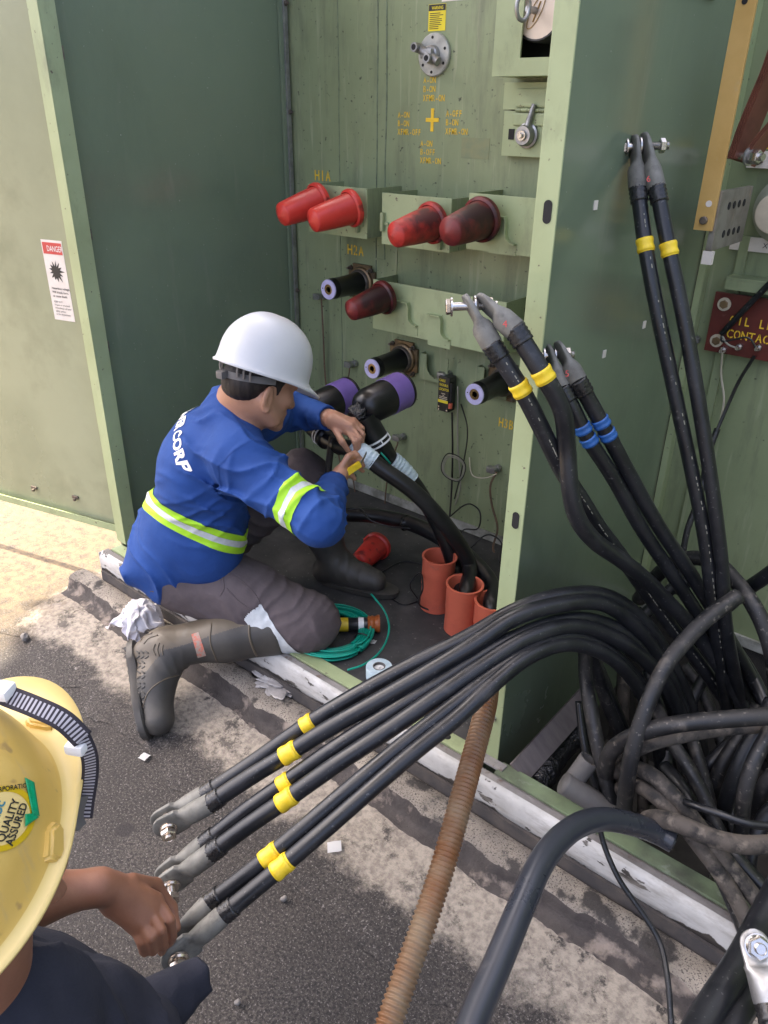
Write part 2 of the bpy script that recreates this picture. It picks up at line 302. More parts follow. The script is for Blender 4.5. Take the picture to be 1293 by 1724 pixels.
 tarp = M('added_shade_tarp', (0.45,0.46,0.47), (0.4,0.41,0.42), 4, 0.4, 0.7, rough=0.7),
 amber = M('amber_plastic', (0.3,0.08,0.02), rough=0.3), torch = M('torch_black', (0.02,0.02,0.022), rough=0.3),
)

def sill_wear(m, z0, z1, col):
    """paint flaked away along the lower edge of the sill in an uneven line"""
    N, L = m.node_tree.nodes, m.node_tree.links; b = N['Principled BSDF']; src = b.inputs['Base Color'].links[0].from_socket
    tc = N.new('ShaderNodeTexCoord'); sp = N.new('ShaderNodeSeparateXYZ'); L.new(tc.outputs['Object'], sp.inputs[0])
    mp = N.new('ShaderNodeMapping'); mp.inputs['Scale'].default_value = (1,1,0.25); L.new(tc.outputs['Object'], mp.inputs[0])
    n = N.new('ShaderNodeTexNoise'); n.inputs['Scale'].default_value = 7; n.inputs['Detail'].default_value = 10; n.inputs['Roughness'].default_value = 0.6; L.new(mp.outputs[0], n.inputs[0])
    ma = N.new('ShaderNodeMath'); ma.operation = 'MULTIPLY_ADD'; ma.inputs[1].default_value = -0.11; L.new(n.outputs[0], ma.inputs[0]); L.new(sp.outputs[2], ma.inputs[2])
    r = N.new('ShaderNodeMapRange'); r.inputs[1].default_value = z1; r.inputs[2].default_value = z0; L.new(ma.outputs[0], r.inputs[0])
    x = N.new('ShaderNodeMix'); x.data_type = 'RGBA'; L.new(r.outputs[0], x.inputs[0]); L.new(src, x.inputs[6]); x.inputs[7].default_value = (*col,1); L.new(x.outputs[2], b.inputs['Base Color'])
sill_wear(G['sill'], -0.026, -0.0235, (0.06,0.053,0.048))

# ---------------------------------------------------------------- ground
def ground_material():
    m = bpy.data.materials.new('coarse_asphalt'); m.use_nodes = True; nt = m.node_tree; N, L = nt.nodes, nt.links
    b = N['Principled BSDF']; b.inputs['Roughness'].default_value = 0.85
    tc = N.new('ShaderNodeTexCoord')
    def nz(sc, det=4, rg=0.6):
        n = N.new('ShaderNodeTexNoise'); n.inputs['Scale'].default_value = sc; n.inputs['Detail'].default_value = det; n.inputs['Roughness'].default_value = rg
        L.new(tc.outputs['Object'], n.inputs[0]); return n.outputs[0]
    def rmp(s, a, z):
        r = N.new('ShaderNodeMapRange'); r.inputs[1].default_value = a; r.inputs[2].default_value = z; L.new(s, r.inputs[0]); return r.outputs[0]
    def mix(f, a, z, bl='MIX'):
        x = N.new('ShaderNodeMix'); x.data_type = 'RGBA'; x.blend_type = bl; L.new(f, x.inputs[0]) if not isinstance(f, float) else setattr(x.inputs[0], 'default_value', f)
        for s, v in ((6,a),(7,z)):
            if isinstance(v, tuple): x.inputs[s].default_value = (*v,1)
            else: L.new(v, x.inputs[s])
        return x.outputs[2]
    base = mix(rmp(nz(3.2, 8, 0.65), 0.38, 0.64), (0.048,0.041,0.037), (0.092,0.08,0.071))
    grit = mix(rmp(nz(125, 4, 0.8), 0.44, 0.58), (0.022,0.02,0.019), base)
    grit = mix(rmp(nz(190, 3, 0.7), 0.57, 0.66), grit, (0.20,0.183,0.172))
    # round oil drips
    vo = N.new('ShaderNodeTexVoronoi'); vo.inputs['Scale'].default_value = 5.5; L.new(tc.outputs['Object'], vo.inputs['Vector'])
    ad = N.new('ShaderNodeMath'); ad.operation = 'ADD'; L.new(vo.outputs['Distance'], ad.inputs[0])
    ns = N.new('ShaderNodeMath'); ns.operation = 'MULTIPLY'; ns.inputs[1].default_value = 0.12; L.new(nz(30), ns.inputs[0]); L.new(ns.outputs[0], ad.inputs[1])
    drip = N.new('ShaderNodeMapRange'); drip.inputs[1].default_value = 0.215; drip.inputs[2].default_value = 0.18; L.new(ad.outputs[0], drip.inputs[0])
    dm = N.new('ShaderNodeMath'); dm.operation = 'MULTIPLY'; dm.inputs[1].default_value = 0.85; L.new(drip.outputs[0], dm.inputs[0])
    col = mix(dm.outputs[0], grit, (0.025,0.022,0.022))
    # worn white road paint and cement smears near the pad
    sp = N.new('ShaderNodeSeparateXYZ'); L.new(tc.outputs['Object'], sp.inputs[0])
    near = N.new('ShaderNodeMapRange'); near.inputs[1].default_value = 0.76; near.inputs[2].default_value = 1.12; L.new(sp.outputs[1], near.inputs[0])
    lim = N.new('ShaderNodeMapRange'); lim.inputs[1].default_value = -2.75; lim.inputs[2].default_value = -2.5; L.new(sp.outputs[0], lim.inputs[0]); nl = N.new('ShaderNodeMath'); nl.operation = 'MULTIPLY'; L.new(near.outputs[0], nl.inputs[0]); L.new(lim.outputs[0], nl.inputs[1])
    ms = N.new('ShaderNodeMath'); ms.operation = 'ADD'; L.new(nl.outputs[0], ms.inputs[0]); L.new(nz(5, 14, 0.78), ms.inputs[1])
    cm = N.new('ShaderNodeMapRange'); cm.inputs[1].default_value = 1.0; cm.inputs[2].default_value = 1.14; L.new(ms.outputs[0], cm.inputs[0])
    col = mix(cm.outputs[0], col, mix(rmp(nz(60), 0.4, 0.65), (0.36,0.315,0.26), (0.2,0.175,0.15)))
    blot = N.new('ShaderNodeMapRange'); blot.inputs[1].default_value = 0.535; blot.inputs[2].default_value = 0.60; L.new(nz(11,14,0.8), blot.inputs[0]); bm_ = N.new('ShaderNodeMath'); bm_.operation = 'MULTIPLY'; L.new(blot.outputs[0], bm_.inputs[0]); L.new(near.outputs[0], bm_.inputs[1]); col = mix(bm_.outputs[0], col, (0.045,0.04,0.038))
    # sandy dirt over the asphalt beyond the pad
    far = N.new('ShaderNodeMapRange'); far.inputs[1].default_value = -2.35; far.inputs[2].default_value = -2.75; L.new(sp.outputs[0], far.inputs[0]); fm = N.new('ShaderNodeMath'); fm.operation = 'MULTIPLY'; L.new(far.outputs[0], fm.inputs[0]); L.new(rmp(nz(26,8,0.75),0.3,0.6), fm.inputs[1]); col = mix(fm.outputs[0], col, (0.185,0.135,0.075))
    L.new(col, b.inputs['Base Color'])
    bp = N.new('ShaderNodeBump'); bp.inputs['Strength'].default_value = 0.8; bp.inputs['Distance'].default_value = 0.004
    L.new(nz(150, 3, 0.75), bp.inputs['Height']); L.new(bp.outputs[0], b.inputs['Normal'])
    return m
bm = B()
xs = [-80,-3.2,-0.757,1.25,80]; ys = [-80,1.29,2.3,80]
vg = [[bm.verts.new((x,y,0)) for y in ys] for x in xs]
for i in range(4):
    for j in range(3):
        if j == 1 and i == 2: continue      # the cable pit under the low-voltage side
        bm.faces.new((vg[i][j], vg[i+1][j], vg[i+1][j+1], vg[i][j+1]))
g = obj('ground', bm, ground_material(), smooth=False); tag(g, kind='structure')
# cable pit
bm = B()
def quad(bm, *p): bm.faces.new([bm.verts.new(q) for q in p])
x0,x1,y0,y1,zb = -0.757,1.25,1.29,2.3,-0.45
quad(bm,(x0,y0,zb),(x1,y0,zb),(x1,y1,zb),(x0,y1,zb))
quad(bm,(x0,y0,zb),(x0,y1,zb),(x0,y1,0.19),(x0,y0,0.19)); quad(bm,(x1,y0,zb),(x1,y1,zb),(x1,y1,0.19),(x1,y0,0.19))
quad(bm,(x0,y1,zb),(x1,y1,zb),(x1,y1,0.19),(x0,y1,0.19)); quad(bm,(x0,y0,zb),(x1,y0,zb),(x1,y0,0.12),(x0,y0,0.12))
p = obj('cable_pit', bm, G['earth'], smooth=False); tag(p, kind='structure')
# concrete pad: apron, broken riser and crumbling ledge, swept along the cabinet front
prof = [(0.86,0.0025),(0.90,0.008),(0.95,0.013),(1.0,0.017),(1.05,0.022),(1.10,0.026),(1.13,0.03),(1.150,0.034),(1.160,0.037),(1.166,0.05),(1.170,0.066),(1.175,0.079),(1.182,0.085),(1.195,0.088),(1.21,0.09),(1.225,0.09),(1.24,0.088),(1.252,0.082)]
xsn = np.arange(-2.56, 1.3, 0.008)
P = np.zeros((len(xsn), len(prof), 3)); P[:,:,0] = xsn[:,None]; P[:,:,1] = [q[0] for q in prof]; P[:,:,2] = [q[1] for q in prof]
n1 = vnoise(np.stack([P[...,0]*7, P[...,1]*3, P[...,2]*0+1.0], -1), 4); n2 = vnoise(P*45, 3); n3 = vnoise(P*14+3, 2)
w = np.clip((P[...,1]-1.10)/0.05, 0, 1)*np.clip((1.252-P[...,1])/0.03, 0, 1)
P[...,1] += n1*0.030*w + n2*0.006*w
P[...,2] += (n2*0.006+n3*0.006)*w + n3*0.004*(1-w)*np.clip((P[...,1]-0.88)/0.05,0,1)
edge = (P[...,1] < 0.93); P[...,1] += np.where(edge, n1*0.10, 0)
def pad_material():
    m = M('crumbling_concrete', (0.33,0.29,0.24), (0.19,0.168,0.145), 7, 0.36, 0.66, c3=(0.05,0.045,0.042), scale3=12, lo3=0.53, hi3=0.60, rough=0.9, bump=0.9, bscale=170, bdist=0.004, speck=((0.06,0.053,0.05),260,0.54,0.66), detail=15)
    return m
def asphalt_rim():  # black bitumen smeared on the step riser
    return M('bitumen_coated_concrete', (0.045,0.038,0.036), (0.07,0.06,0.056), 20, 0.4, 0.65, c3=(0.24,0.2,0.17), scale3=11, lo3=0.56, hi3=0.66, rough=0.85, bump=0.9, bscale=130, bdist=0.004)
me = grid_mesh('concrete_pad', P); pad = finish('concrete_pad', me, [pad_material(), asphalt_rim(), g.data.materials[0]], org=(0,0,0)); tag(pad, kind='structure')
cols = len(prof)-1
mi = np.zeros(len(me.polygons), np.int32); jj = np.arange(len(me.polygons)) % cols
mi[(jj >= 6) & (jj <= 10)] = 1; mi[jj <= 5] = 2
me.polygons.foreach_set('material_index', mi)

# ---------------------------------------------------------------- made-up tarpaulin overhead, added out of view to cast the shade
ZT = 5.2; off = SUN_H*(ZT/math.tan(SUN_EL))
edge = [(-2.75,3.4),(-2.62,2.4),(-2.60,1.7),(-2.548,1.36),(-2.63,1.02),(-2.50,1.035),(-2.47,0.98),(-2.47,0.88),(-2.36,0.84),(-2.33,0.77),(-2.25,0.5),(-2.2,0.0),(-2.3,-0.6),(-2.25,-1.3)]
bm = B(); rows = []
for k,(x,y) in enumerate(edge):
    r = []
    for i in range(9):
        t = i/8; X = x+(2.0-x)*t
        r.append(bm.verts.new((X+off.x, y+off.y, ZT-0.12*math.sin(math.pi*t)*math.sin(math.pi*k/(len(edge)-1)))))
    rows.append(r)
for a0,b0 in zip(rows,rows[1:]):
    for i in range(8): bm.faces.new((a0[i],a0[i+1],b0[i+1],b0[i]))
tp = obj('added_shade_tarp', bm, G['tarp'], org=(-2,1,ZT)); tag(tp, 'added tarpaulin, unseen overhead, that shades the work area', 'tarpaulin')

# ---------------------------------------------------------------- transformer cabinet
T = thing('transformer', 'green pad-mounted transformer cabinet with its doors open', 'transformer', (-0.9,1.9,0.1))
XL, XR, XP, YT, YF, ZS, ZTOP = -2.43, 1.2, -0.755, 2.34, 1.345, 0.2, 2.35
def part(name, bm, mat, parent=None, smooth=35): return obj(name, bm, mat, parent or T, smooth=smooth)
# high-voltage tank wall in a slightly uneven sheet
bm = B(); box(bm, (XL,YT,0.12), (XP,YT+0.02,ZTOP)); tank = part('tank_wall', bm, G['green'], smooth=False)
bm = B(); box(bm, (XP+0.012,2.30,0.12), (XR,2.33,ZTOP)); lvw = part('tank_wall', bm, G['green'], smooth=False); lvw['label'] = 'low-voltage tank wall'
# weld seams: thin raised wavy beads
def bead(x, z0, z1, amp=0.004, w=0.004, y=YT, mat='seam'):
    bm = B(); pts = [V((x+amp*mnoise.noise(V((x*9,z*6,0))), y-0.001, z)) for z in np.arange(z0, z1, 0.02)]
    sweep(bm, pts, lambda t: w*(0.6+0.5*abs(mnoise.noise(V((t*40,x,0))))), 6); return part('weld_seam', bm, G[mat], tank)
bead(-2.17,0.25,2.34,0.004,0.0022); bead(-1.985,1.15,2.34,0.003,0.0035); bead(-1.945,1.2,2.34,0.006,0.004)
bm = B(); box(bm, (-1.985,YT-0.004,1.20), (-1.90,YT+0.004,1.206)); box(bm, (-1.93,YT-0.005,1.03), (-1.88,YT+0.002,1.27), 0.003); part('patch_weld', bm, G['green'], tank)
# left side wall with its front flange and hinge strip
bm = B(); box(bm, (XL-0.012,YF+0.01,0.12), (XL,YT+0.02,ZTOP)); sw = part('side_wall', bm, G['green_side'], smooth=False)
bm = B(); box(bm, (XL-0.012,YF-0.004,0.22), (XL+0.045,YF+0.0,ZTOP), 0.0015); box(bm, (XL+0.041,YF,0.22), (XL+0.045,YF+0.05,ZTOP)); part('front_flange', bm, G['green_light'], sw, smooth=False)
bm = B(); box(bm, (XL+0.002,YT-0.045,0.25), (XL+0.014,YT-0.004,ZTOP), 0.002); hs = part('joint_strip', bm, G['green_side'], sw, smooth=False)
bm = B(); box(bm, (XL+0.014,YT-0.03,0.25), (XL+0.022,YT-0.012,ZTOP), 0.002); part('joint_strip', bm, G['steel'], sw, smooth=False)
for z in (0.66,1.03,1.36,1.70,2.05):
    bm = B(); hexa(bm, (XL+0.022,YT-0.021,z), (1,0,0), 0.008, 0.009); cyl(bm, (XL+0.03,YT-0.021,z), (XL+0.038,YT-0.021,z), 0.004); part('bolt', bm, G['darkbolt'], sw)
for z in (0.95,1.32,1.83):
    bm = B(); box(bm, (XL+0.0005,YF+0.07,z), (XL+0.006,YF+0.078,z+0.035)); part('tab', bm, G['darkbolt'], sw)
# floor of the high-voltage compartment
bm = B(); box(bm, (XL,1.345,0.10), (XP-0.002,YT-0.002,0.186)); part('compartment_floor', bm, G['floor'], smooth=False)
# grimy white strip along the foot of both tank walls
bm = B(); box(bm, (XL+0.02,YT-0.006,0.19), (XP-0.05,YT-0.001,0.228)); part('foot_strip', bm, G['white_strip'], smooth=False)
bm = B(); box(bm, (XP+0.02,2.286,0.19), (XR,2.296,0.225)); part('foot_strip', bm, G['white_strip'], smooth=False)
# sill: white channel with rounded lip, rusty top, green angle with bolt holes
def swept_profile(prof, x0, x1, wob=0.0, n=120):
    xs = np.linspace(x0,x1,n); P = np.zeros((n,len(prof),3)); P[...,0] = xs[:,None]; P[...,1] = [q[0] for q in prof]; P[...,2] = [q[1] for q in prof]
    if wob: P[...,1] += vnoise(np.stack([P[...,0]*12,P[...,2]*20,P[...,1]*0],-1),3)*wob
    return P
me = grid_mesh('sill_channel', swept_profile([(1.268,0.118),(1.263,0.122),(1.2605,0.14),(1.260,0.16),(1.2605,0.178),(1.264,0.189),(1.271,0.196),(1.279,0.1985)], XL-0.02, XR, 0.0012, 240))
sill = finish('sill_channel', me, G['sill'], T)
me = grid_mesh('sill_top', swept_profile([(1.279,0.1985),(1.295,0.1975),(1.302,0.197),(1.3025,0.150)], XL-0.02, XR, 0.0, 120)); finish('sill_top', me, G['sill_top'], sill)
bm = B(); box(bm, (XL-0.02,1.2605,0.118), (XL-0.017,1.3025,0.197)); part('end_plate', bm, G['sill'], sill, smooth=False)
bm = B(); box(bm, (XL-0.015,1.255,0.02), (XR,1.30,0.1205)); part('recess_face', bm, G['recess_shade'], sill, smooth=False)  # base face below the sill, recess shadow painted as its dark tone
bm = B(); box(bm, (XL,1.3035,0.17), (XP-0.002,1.348,0.203), 0.0015); ga = part('floor_angle', bm, G['green_light'], smooth=False)
bm = B(); box(bm, (XP+0.06,1.3035,0.12), (XR,1.348,0.203), 0.0015); gb = part('floor_angle', bm, G['green_dirty'], smooth=False)
for x in (-2.2,-1.72,-0.86,):
    bm = B(); cyl(bm, (x,1.326,0.2025), (x,1.326,0.2040), 0.010, n=16); part('bolt_hole', bm, G['void'], ga)
for x in (-0.16,0.5):
    bm = B(); cyl(bm, (x,1.372,0.19), (x,1.372,0.2035), 0.010, n=16); part('bolt', bm, G['bolt'], gb)
# partition between the compartments with its bright front flange
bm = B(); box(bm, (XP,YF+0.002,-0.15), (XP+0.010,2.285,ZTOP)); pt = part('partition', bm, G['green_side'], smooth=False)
bm = B(); fl_lo, fl_hi = (XP-0.001,YF-0.004,0.185), (XP+0.045,YF,ZTOP); box(bm, fl_lo, fl_hi, 0.0015); pf = part('partition_flange', bm, G['green_light'], pt, smooth=False)
for (x,y_,z) in ((XP+0.026,0,1.544),(XP+0.026,0,0.907)):
    bm = B()
    ring = [(x+0.0085*math.cos(q), z+(0.012 if math.sin(q) >= 0 else -0.012)+0.0085*math.sin(q)) for q in [2*math.pi*(k+0.5)/24 for k in range(24)]]
    f0 = [bm.verts.new((a_,YF-0.0052,b_)) for a_,b_ in ring]; f1 = [bm.verts.new((a_,YF-0.0042,b_)) for a_,b_ in ring]
    bm.faces.new(f0)
    for k in range(24): bm.faces.new((f0[k],f0[(k+1)%24],f1[(k+1)%24],f1[k]))
    part('slot', bm, G['void'], pf)
bm = B(); cyl(bm, (XP+0.022,YF-0.004,0.334), (XP+0.022,YF-0.010,0.334), 0.009, 0.007); cyl(bm, (XP+0.022,YF-0.010,0.334),(XP+0.022,YF-0.0125,0.334),0.0035); part('bolt', bm, G['bolt'], pf)
bm = B(); box(bm, (XP-0.001,YF-0.03,0.1985), (XP+0.075,YF-0.004,0.206), 0.001); part('foot_bracket', bm, G['sill_top'], pt, smooth=False)
for (y,z) in ((1.56,1.53),(1.71,1.19),(1.93,1.22)):
    bm = B(); box(bm, (XP+0.010,y,z), (XP+0.0125,y+0.014,z+0.018)); part('rivet_patch', bm, G['label_white'], pt)
bm = B(); box(bm, (XP+0.010,1.80,1.93), (XP+0.016,2.02,2.2)); part('catch_plate', bm, G['green_side'], pt)
# narrow bright edge strip where the low-voltage wall starts
bm = B(); box(bm, (XP+0.0135,2.262,0.2), (XP+0.032,2.299,ZTOP)); part('edge_strip', bm, G['green_light'], smooth=False)
bm = B(); box(bm, (XP+0.10,2.285,0.3), (XP+0.125,2.299,1.42), 0.002); part('stiffener', bm, G['green'], smooth=False)
# right side wall and opened low-voltage door, out of the picture
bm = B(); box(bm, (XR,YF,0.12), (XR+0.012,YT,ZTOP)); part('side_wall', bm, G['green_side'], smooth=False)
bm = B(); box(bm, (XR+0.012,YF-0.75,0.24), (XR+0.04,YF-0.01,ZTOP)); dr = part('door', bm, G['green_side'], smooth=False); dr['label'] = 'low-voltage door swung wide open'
# left door, folded back beside the cabinet
dd = V((-math.cos(math.radians(15)),-math.sin(math.radians(15)),0)); dn = V((0,0,1)).cross(dd)  # faces the front
if dn.y > 0: dn = -dn
HB = V((XL-0.012,YF+0.005,0))
def door_pt(s, z, o=0.0): return HB+dd*s+dn*o+V((0,0,z))
rotd = Matrix((dd, dn, V((0,0,1)))).transposed()
def dbox(bm, s0,s1,o0,o1,z0,z1,bev=0.0):
    c = door_pt((s0+s1)/2,(z0+z1)/2,(o0+o1)/2)
    h = V((abs(s1-s0),abs(o1-o0),abs(z1-z0)))/2; box(bm, c-h, c+h, bev, rotd)
bm = B(); dbox(bm, 0.0,0.95,-0.028,-0.022,0.255,ZTOP); door = part('door', bm, G['green_door'], smooth=False); door['label'] = 'high-voltage door folded back against the light'
bm = B(); dbox(bm, 0,0.95,-0.022,0.0,0.250,0.2545); dbox(bm, 0,0.95,-0.005,0.0,0.2545,0.278); part('bottom_hem', bm, G['green_light'], door, smooth=False)
bm = B(); dbox(bm, 0.0,0.004,-0.0218,0.0,0.2546,ZTOP); part('edge_fold', bm, G['green_light'], door, smooth=False)
for s,z in ((0.20,0.34),(0.42,0.335)):
    bm = B(); dbox(bm, s,s+0.03,-0.022,-0.016,z,z+0.012,0.002); dbox(bm, s+0.008,s+0.018,-0.016,-0.006,z-0.006,z+0.004,0.002); part('hook', bm, G['darkbolt'], door)
# danger label on the door
LX, LZ0, LZ1, LW = 0.150, 1.050, 1.315, 0.092
bm = B(); dbox(bm, LX-LW,LX,-0.0219,-0.0212,LZ0,LZ1); dl = part('danger_label', bm, G['label_white'], door, smooth=False)
bm = B(); dbox(bm, LX-LW+0.004,LX-0.004,-0.0211,-0.0206,LZ1-0.045,LZ1-0.008); part('red_header', bm, G['redink'], dl, smooth=False)
lettering('header_lettering', 'DANGER', door_pt(LX-0.022,LZ1-0.036,-0.0204), -dd, (0,0,1), 0.026, G['whiteink'], dl, lift=0.0003, sx=0.66)
bm = B(); star = []
for k in range(26):
    a = 2*math.pi*k/26; r = (0.036 if k % 2 else 0.019)*(0.8+0.35*random.random())
    star.append(bm.verts.new(door_pt(LX-0.046+math.cos(a)*r, LZ1-0.100+math.sin(a)*r*1.05, -0.0206)))
bm.faces.new(star); part('burst_symbol', bm, G['ink'], dl, smooth=False)
lettering('label_text', 'Hazardous voltage.\nWill shock, burn,\nor cause death.', door_pt(LX-0.012,LZ1-0.160,-0.0207), -dd, (0,0,1), 0.0105, G['ink'], dl, lift=0.0003, bold=0.01)
lettering('label_text', 'KEEP OUT\nIf open or unlocked,\nimmediately call your\nutility, police,\nor fire department', door_pt(LX-0.012,LZ1-0.205,-0.0207), -dd, (0,0,1), 0.0085, G['ink'], dl, lift=0.0003)

# ---------------------------------------------------------------- fittings on the tank wall
def bushing(x, z, lab):
    o = V((x,YT,z)); a = V((0,-1,0))
    bm = B(); lathe(bm, o, a, [(0.02,0.046),(0.045,0.044),(0.05,0.041),(0.10,0.039),(0.165,0.0375),(0.170,0.0395),(0.176,0.0395),(0.180,0.0375),(0.197,0.037)], 32); b = part('bushing', bm, G['epdm'])
    b['label'] = lab
    bm = B(); s = 0.068; box(bm, (x-s,YT-0.012,z-s), (x+s,YT-0.0005,z+s), 0.0); es = [e for e in bm.edges if abs((e.verts[0].co-e.verts[1].co).normalized().y) > 0.9]
    bmesh.ops.bevel(bm, geom=es, offset=0.022, segments=4, affect='EDGES'); lathe(bm, o, a, [(0.012,0.060),(0.022,0.058),(0.026,0.052)], 28)
    part('mounting_flange', bm, G['bronze'], b)
    bm = B(); lathe(bm, o, a, [(0.024,0.052),(0.034,0.050),(0.038,0.046)], 28); part('clamp_ring', bm, G['darkbolt'], b)
    bm = B(); lathe(bm, o+a*0.1965, a, [(0,0.0368),(0.003,0.0372),(0.0062,0.036),(0.0062,0.020),(0.002,0.019)], 32, cap0=False, cap1=False); part('end_ring', bm, G['lilac'], b)
    bm = B(); lathe(bm, o+a*0.197, a, [(0,0.0195),(0.004,0.019),(0.004,0.011),(-0.015,0.010)], 24); part('brass_contact', bm, G['brass'], b)
    bm = B(); cyl(bm, o+a*0.2033+V((-0.027,0,0.002)), o+a*0.2042+V((-0.027,0,0.002)), 0.0022, n=10); part('vent_hole', bm, G['ink'], b)
    for sx in (-1,1):
        for sz in (-1,1):
            q = o+V((sx*0.052,0,sz*0.052)); bm = B(); hexa(bm, q+a*0.012, a, 0.010, 0.010); cyl(bm, q+a*0.02, q+a*0.038, 0.0048); part('bolt', bm, G['darkbolt'], b)
    return b
bushing(-2.05,1.108,'bushing under the H2A stencil'); bushing(-1.832,0.846,'bushing above the H3A stencil'); bushing(-1.37,0.850,'bushing above the H3B stencil')

def u_plate(bm, x0, x1, z0, z1, y, th, cuts):
    """front plate with U-shaped pockets cut from the top edge; cuts = (centre, half width, depth)"""
    pts = [(x0,z0),(x1,z0),(x1,z1)]
    for cx, hw, dp in sorted(cuts, reverse=True):
        pts.append((cx+hw,z1)) if cx+hw < x1-0.001 else pts.__setitem__(-1,(x1,z1-dp+hw))
        zc = z1-dp+hw
        for k in range(13):
            q = -math.pi*k/12; pts.append((cx+hw*math.cos(q), zc+hw*math.sin(q)))
        pts.append((cx-hw,z1))
    pts.append((x0,z1))
    f0 = [bm.verts.new((px,y,pz)) for px,pz in pts]; f1 = [bm.verts.new((px,y+th,pz)) for px,pz in pts]
    n = len(pts)
    for i in range(n): bm.faces.new((f0[i],f0[(i+1)%n],f1[(i+1)%n],f1[i]))
    e0 = bmesh.ops.triangle_fill(bm, edges=[bm.edges.get((f0[i],f0[(i+1)%n])) for i in range(n)], use_beauty=True)
    e1 = bmesh.ops.triangle_fill(bm, edges=[bm.edges.get((f1[i],f1[(i+1)%n])) for i in range(n)], use_beauty=True)
def pocket(parent, cx, hw, z, dp, y):
    """small welded cradle in front of a bracket plate, open at the top"""
    bm = B(); zc = z-dp+hw; path = [V((cx-hw,y,z))]+[V((cx+hw*math.cos(q),y,zc+hw*math.sin(q))) for q in [math.pi+math.pi*k/14 for k in range(15)]]+[V((cx+hw,y,z))]
    sweep(bm, path, 0, flat=(0.002,0.013), hint=(1,0,0)); return part('cradle', bm, G['green_light'], parent)
def bracket(x0,x1,z0,z1,y, lab, rside=True):
    bm = B(); box(bm, (x0,y,z0), (x1,y+0.004,z1), 0.0012); b = part('parking_bracket', bm, G['green_light'], smooth=False); b['label'] = lab
    for x in (x0,x1-0.004):
        bm = B(); box(bm, (x,y+0.0045,z0+0.001), (x+0.004,YT-0.0005,z1-0.001)); part('side_plate', bm, G['green'], b, smooth=False)
    bm = B(); box(bm, (x0+0.0045,y+0.0045,z0+0.001), (x1-0.0045,YT-0.0005,z0+0.004)); part('bottom_plate', bm, G['green'], b, smooth=False)
    return b
def catch(parent, x, y, z0, z1):
    bm = B(); box(bm, (x-0.006,y-0.016,z0), (x+0.006,y-0.0005,z1), 0.0015); box(bm, (x+0.006,y-0.006,z0+0.02), (x+0.022,y-0.0008,z1-0.03), 0.001); part('catch', bm, G['green'], parent)
def hookplate(parent, xc, y, zt, dz, dirn=1, w=0.07):
    """J-shaped hook plate standing off the bracket: a lip, a straight drop and a rounded pocket"""
    out = [(0,0),(0.055,0.0),(0.06,-0.012),(0.062,-0.05)]
    for k in range(1,9):
        q = math.pi+math.pi/2*k/8; out.append((0.062+0.035+0.035*math.cos(q), -0.05+0.03*math.sin(q)))
    bm = B(); path = [V((xc+dirn*a, y-0.009, zt+b*dz)) for a,b in out]
    sweep(bm, path, 0, flat=(0.0018,0.009), hint=(0,0,1)); part('hook', bm, G['green_light'], parent)
    bm = B(); pts = [(a,b) for a,b in out]+[(out[-1][0],-0.115),(0,-0.115)]
    vs = [bm.verts.new((xc+dirn*a, y-0.0025, zt+b*dz)) for a,b in pts]; ws = [bm.verts.new((xc+dirn*a, y-0.0006, zt+b*dz)) for a,b in pts]
    n = len(pts); bm.faces.new(vs)
    for i in range(n): bm.faces.new((vs[i],vs[(i+1)%n],ws[(i+1)%n],ws[i]))
    bmesh.ops.triangulate(bm, faces=bm.faces[:]); part('hook_plate', bm, G['green_light'], parent, smooth=False)
k1 = bracket(-2.152,-1.868,1.305,1.470,2.15,'left parking bracket under the H1A stencil'); catch(k1,-1.905,2.15,1.325,1.425)
k2 = bracket(-1.80,-1.512,1.297,1.462,2.15,'middle parking bracket of the top row'); catch(k2,-1.79,2.15,1.34,1.40); catch(k2,-1.545,2.15,1.305,1.36)
k3 = bracket(-1.447,-1.08,1.318,1.484,2.15,'right parking bracket of the top row'); hookplate(k3,-1.36,2.15,1.425,0.95); 
k4 = bracket(-1.88,-1.31,0.980,1.160,2.20,'long parking bracket below the top row'); hookplate(k4,-1.765,2.20,1.10,0.95); hookplate(k4,-1.62,2.20,1.075,0.95)
# small hook plate low on the wall beside the H3A bushing, and its twin by the H3B bushing
for x0 in (-1.735,-1.475):
    bm = B(); u_plate(bm, x0, x0+0.13, 0.79, 0.89, YT-0.03, 0.004, [(x0+0.075,0.045,0.085)]); box(bm, (x0,YT-0.0255,0.79), (x0+0.004,YT-0.0005,0.89)); u = part('hook_plate', bm, G['green'], smooth=False)

# stencils
Xd, Zd = V((1,0,0)), V((0,0,1))
def sten(txt, px, size, sx=0.8, name='stencil_lettering', line=1.0): return lettering(name, txt, px, Xd, Zd, size, G['yellow_paint'], tank, stencil=True, lift=0.0014, sx=sx, line=line, spacing=1.12)
sten('H1A', (-2.3036,2.3400,1.4647), 0.052); sten('H2A', (-2.1342,2.3400,1.2065), 0.052); sten('H3A', (-1.8887,2.3400,0.6722), 0.052); sten('H3B', (-1.3844,2.3400,0.6745), 0.050, 0.62)
sten('A-ON\nB-ON\nXFMR-ON', (-1.7839,2.3400,1.7909), 0.0265, 0.70); sten('A-ON\nB-ON\nXFMR-OFF', (-1.8908,2.3400,1.6872), 0.0265, 0.70)
sten('A-OFF\nB-ON\nXFMR-ON', (-1.6853,2.3400,1.6932), 0.0265, 0.70); sten('A-ON\nB-OFF\nXFMR-ON', (-1.7882,2.3400,1.6007), 0.0265, 0.70)
cx = V((-1.7413,2.3400,1.6819)); bm = B(); box(bm, cx+V((-0.006,-0.0016,-0.035)), cx+V((0.006,-0.0002,0.035))); box(bm, cx+V((-0.027,-0.0017,-0.006)), cx+V((0.027,-0.0003,0.006))); part('cross_stencil', bm, G['yellow_paint'], tank, smooth=False)
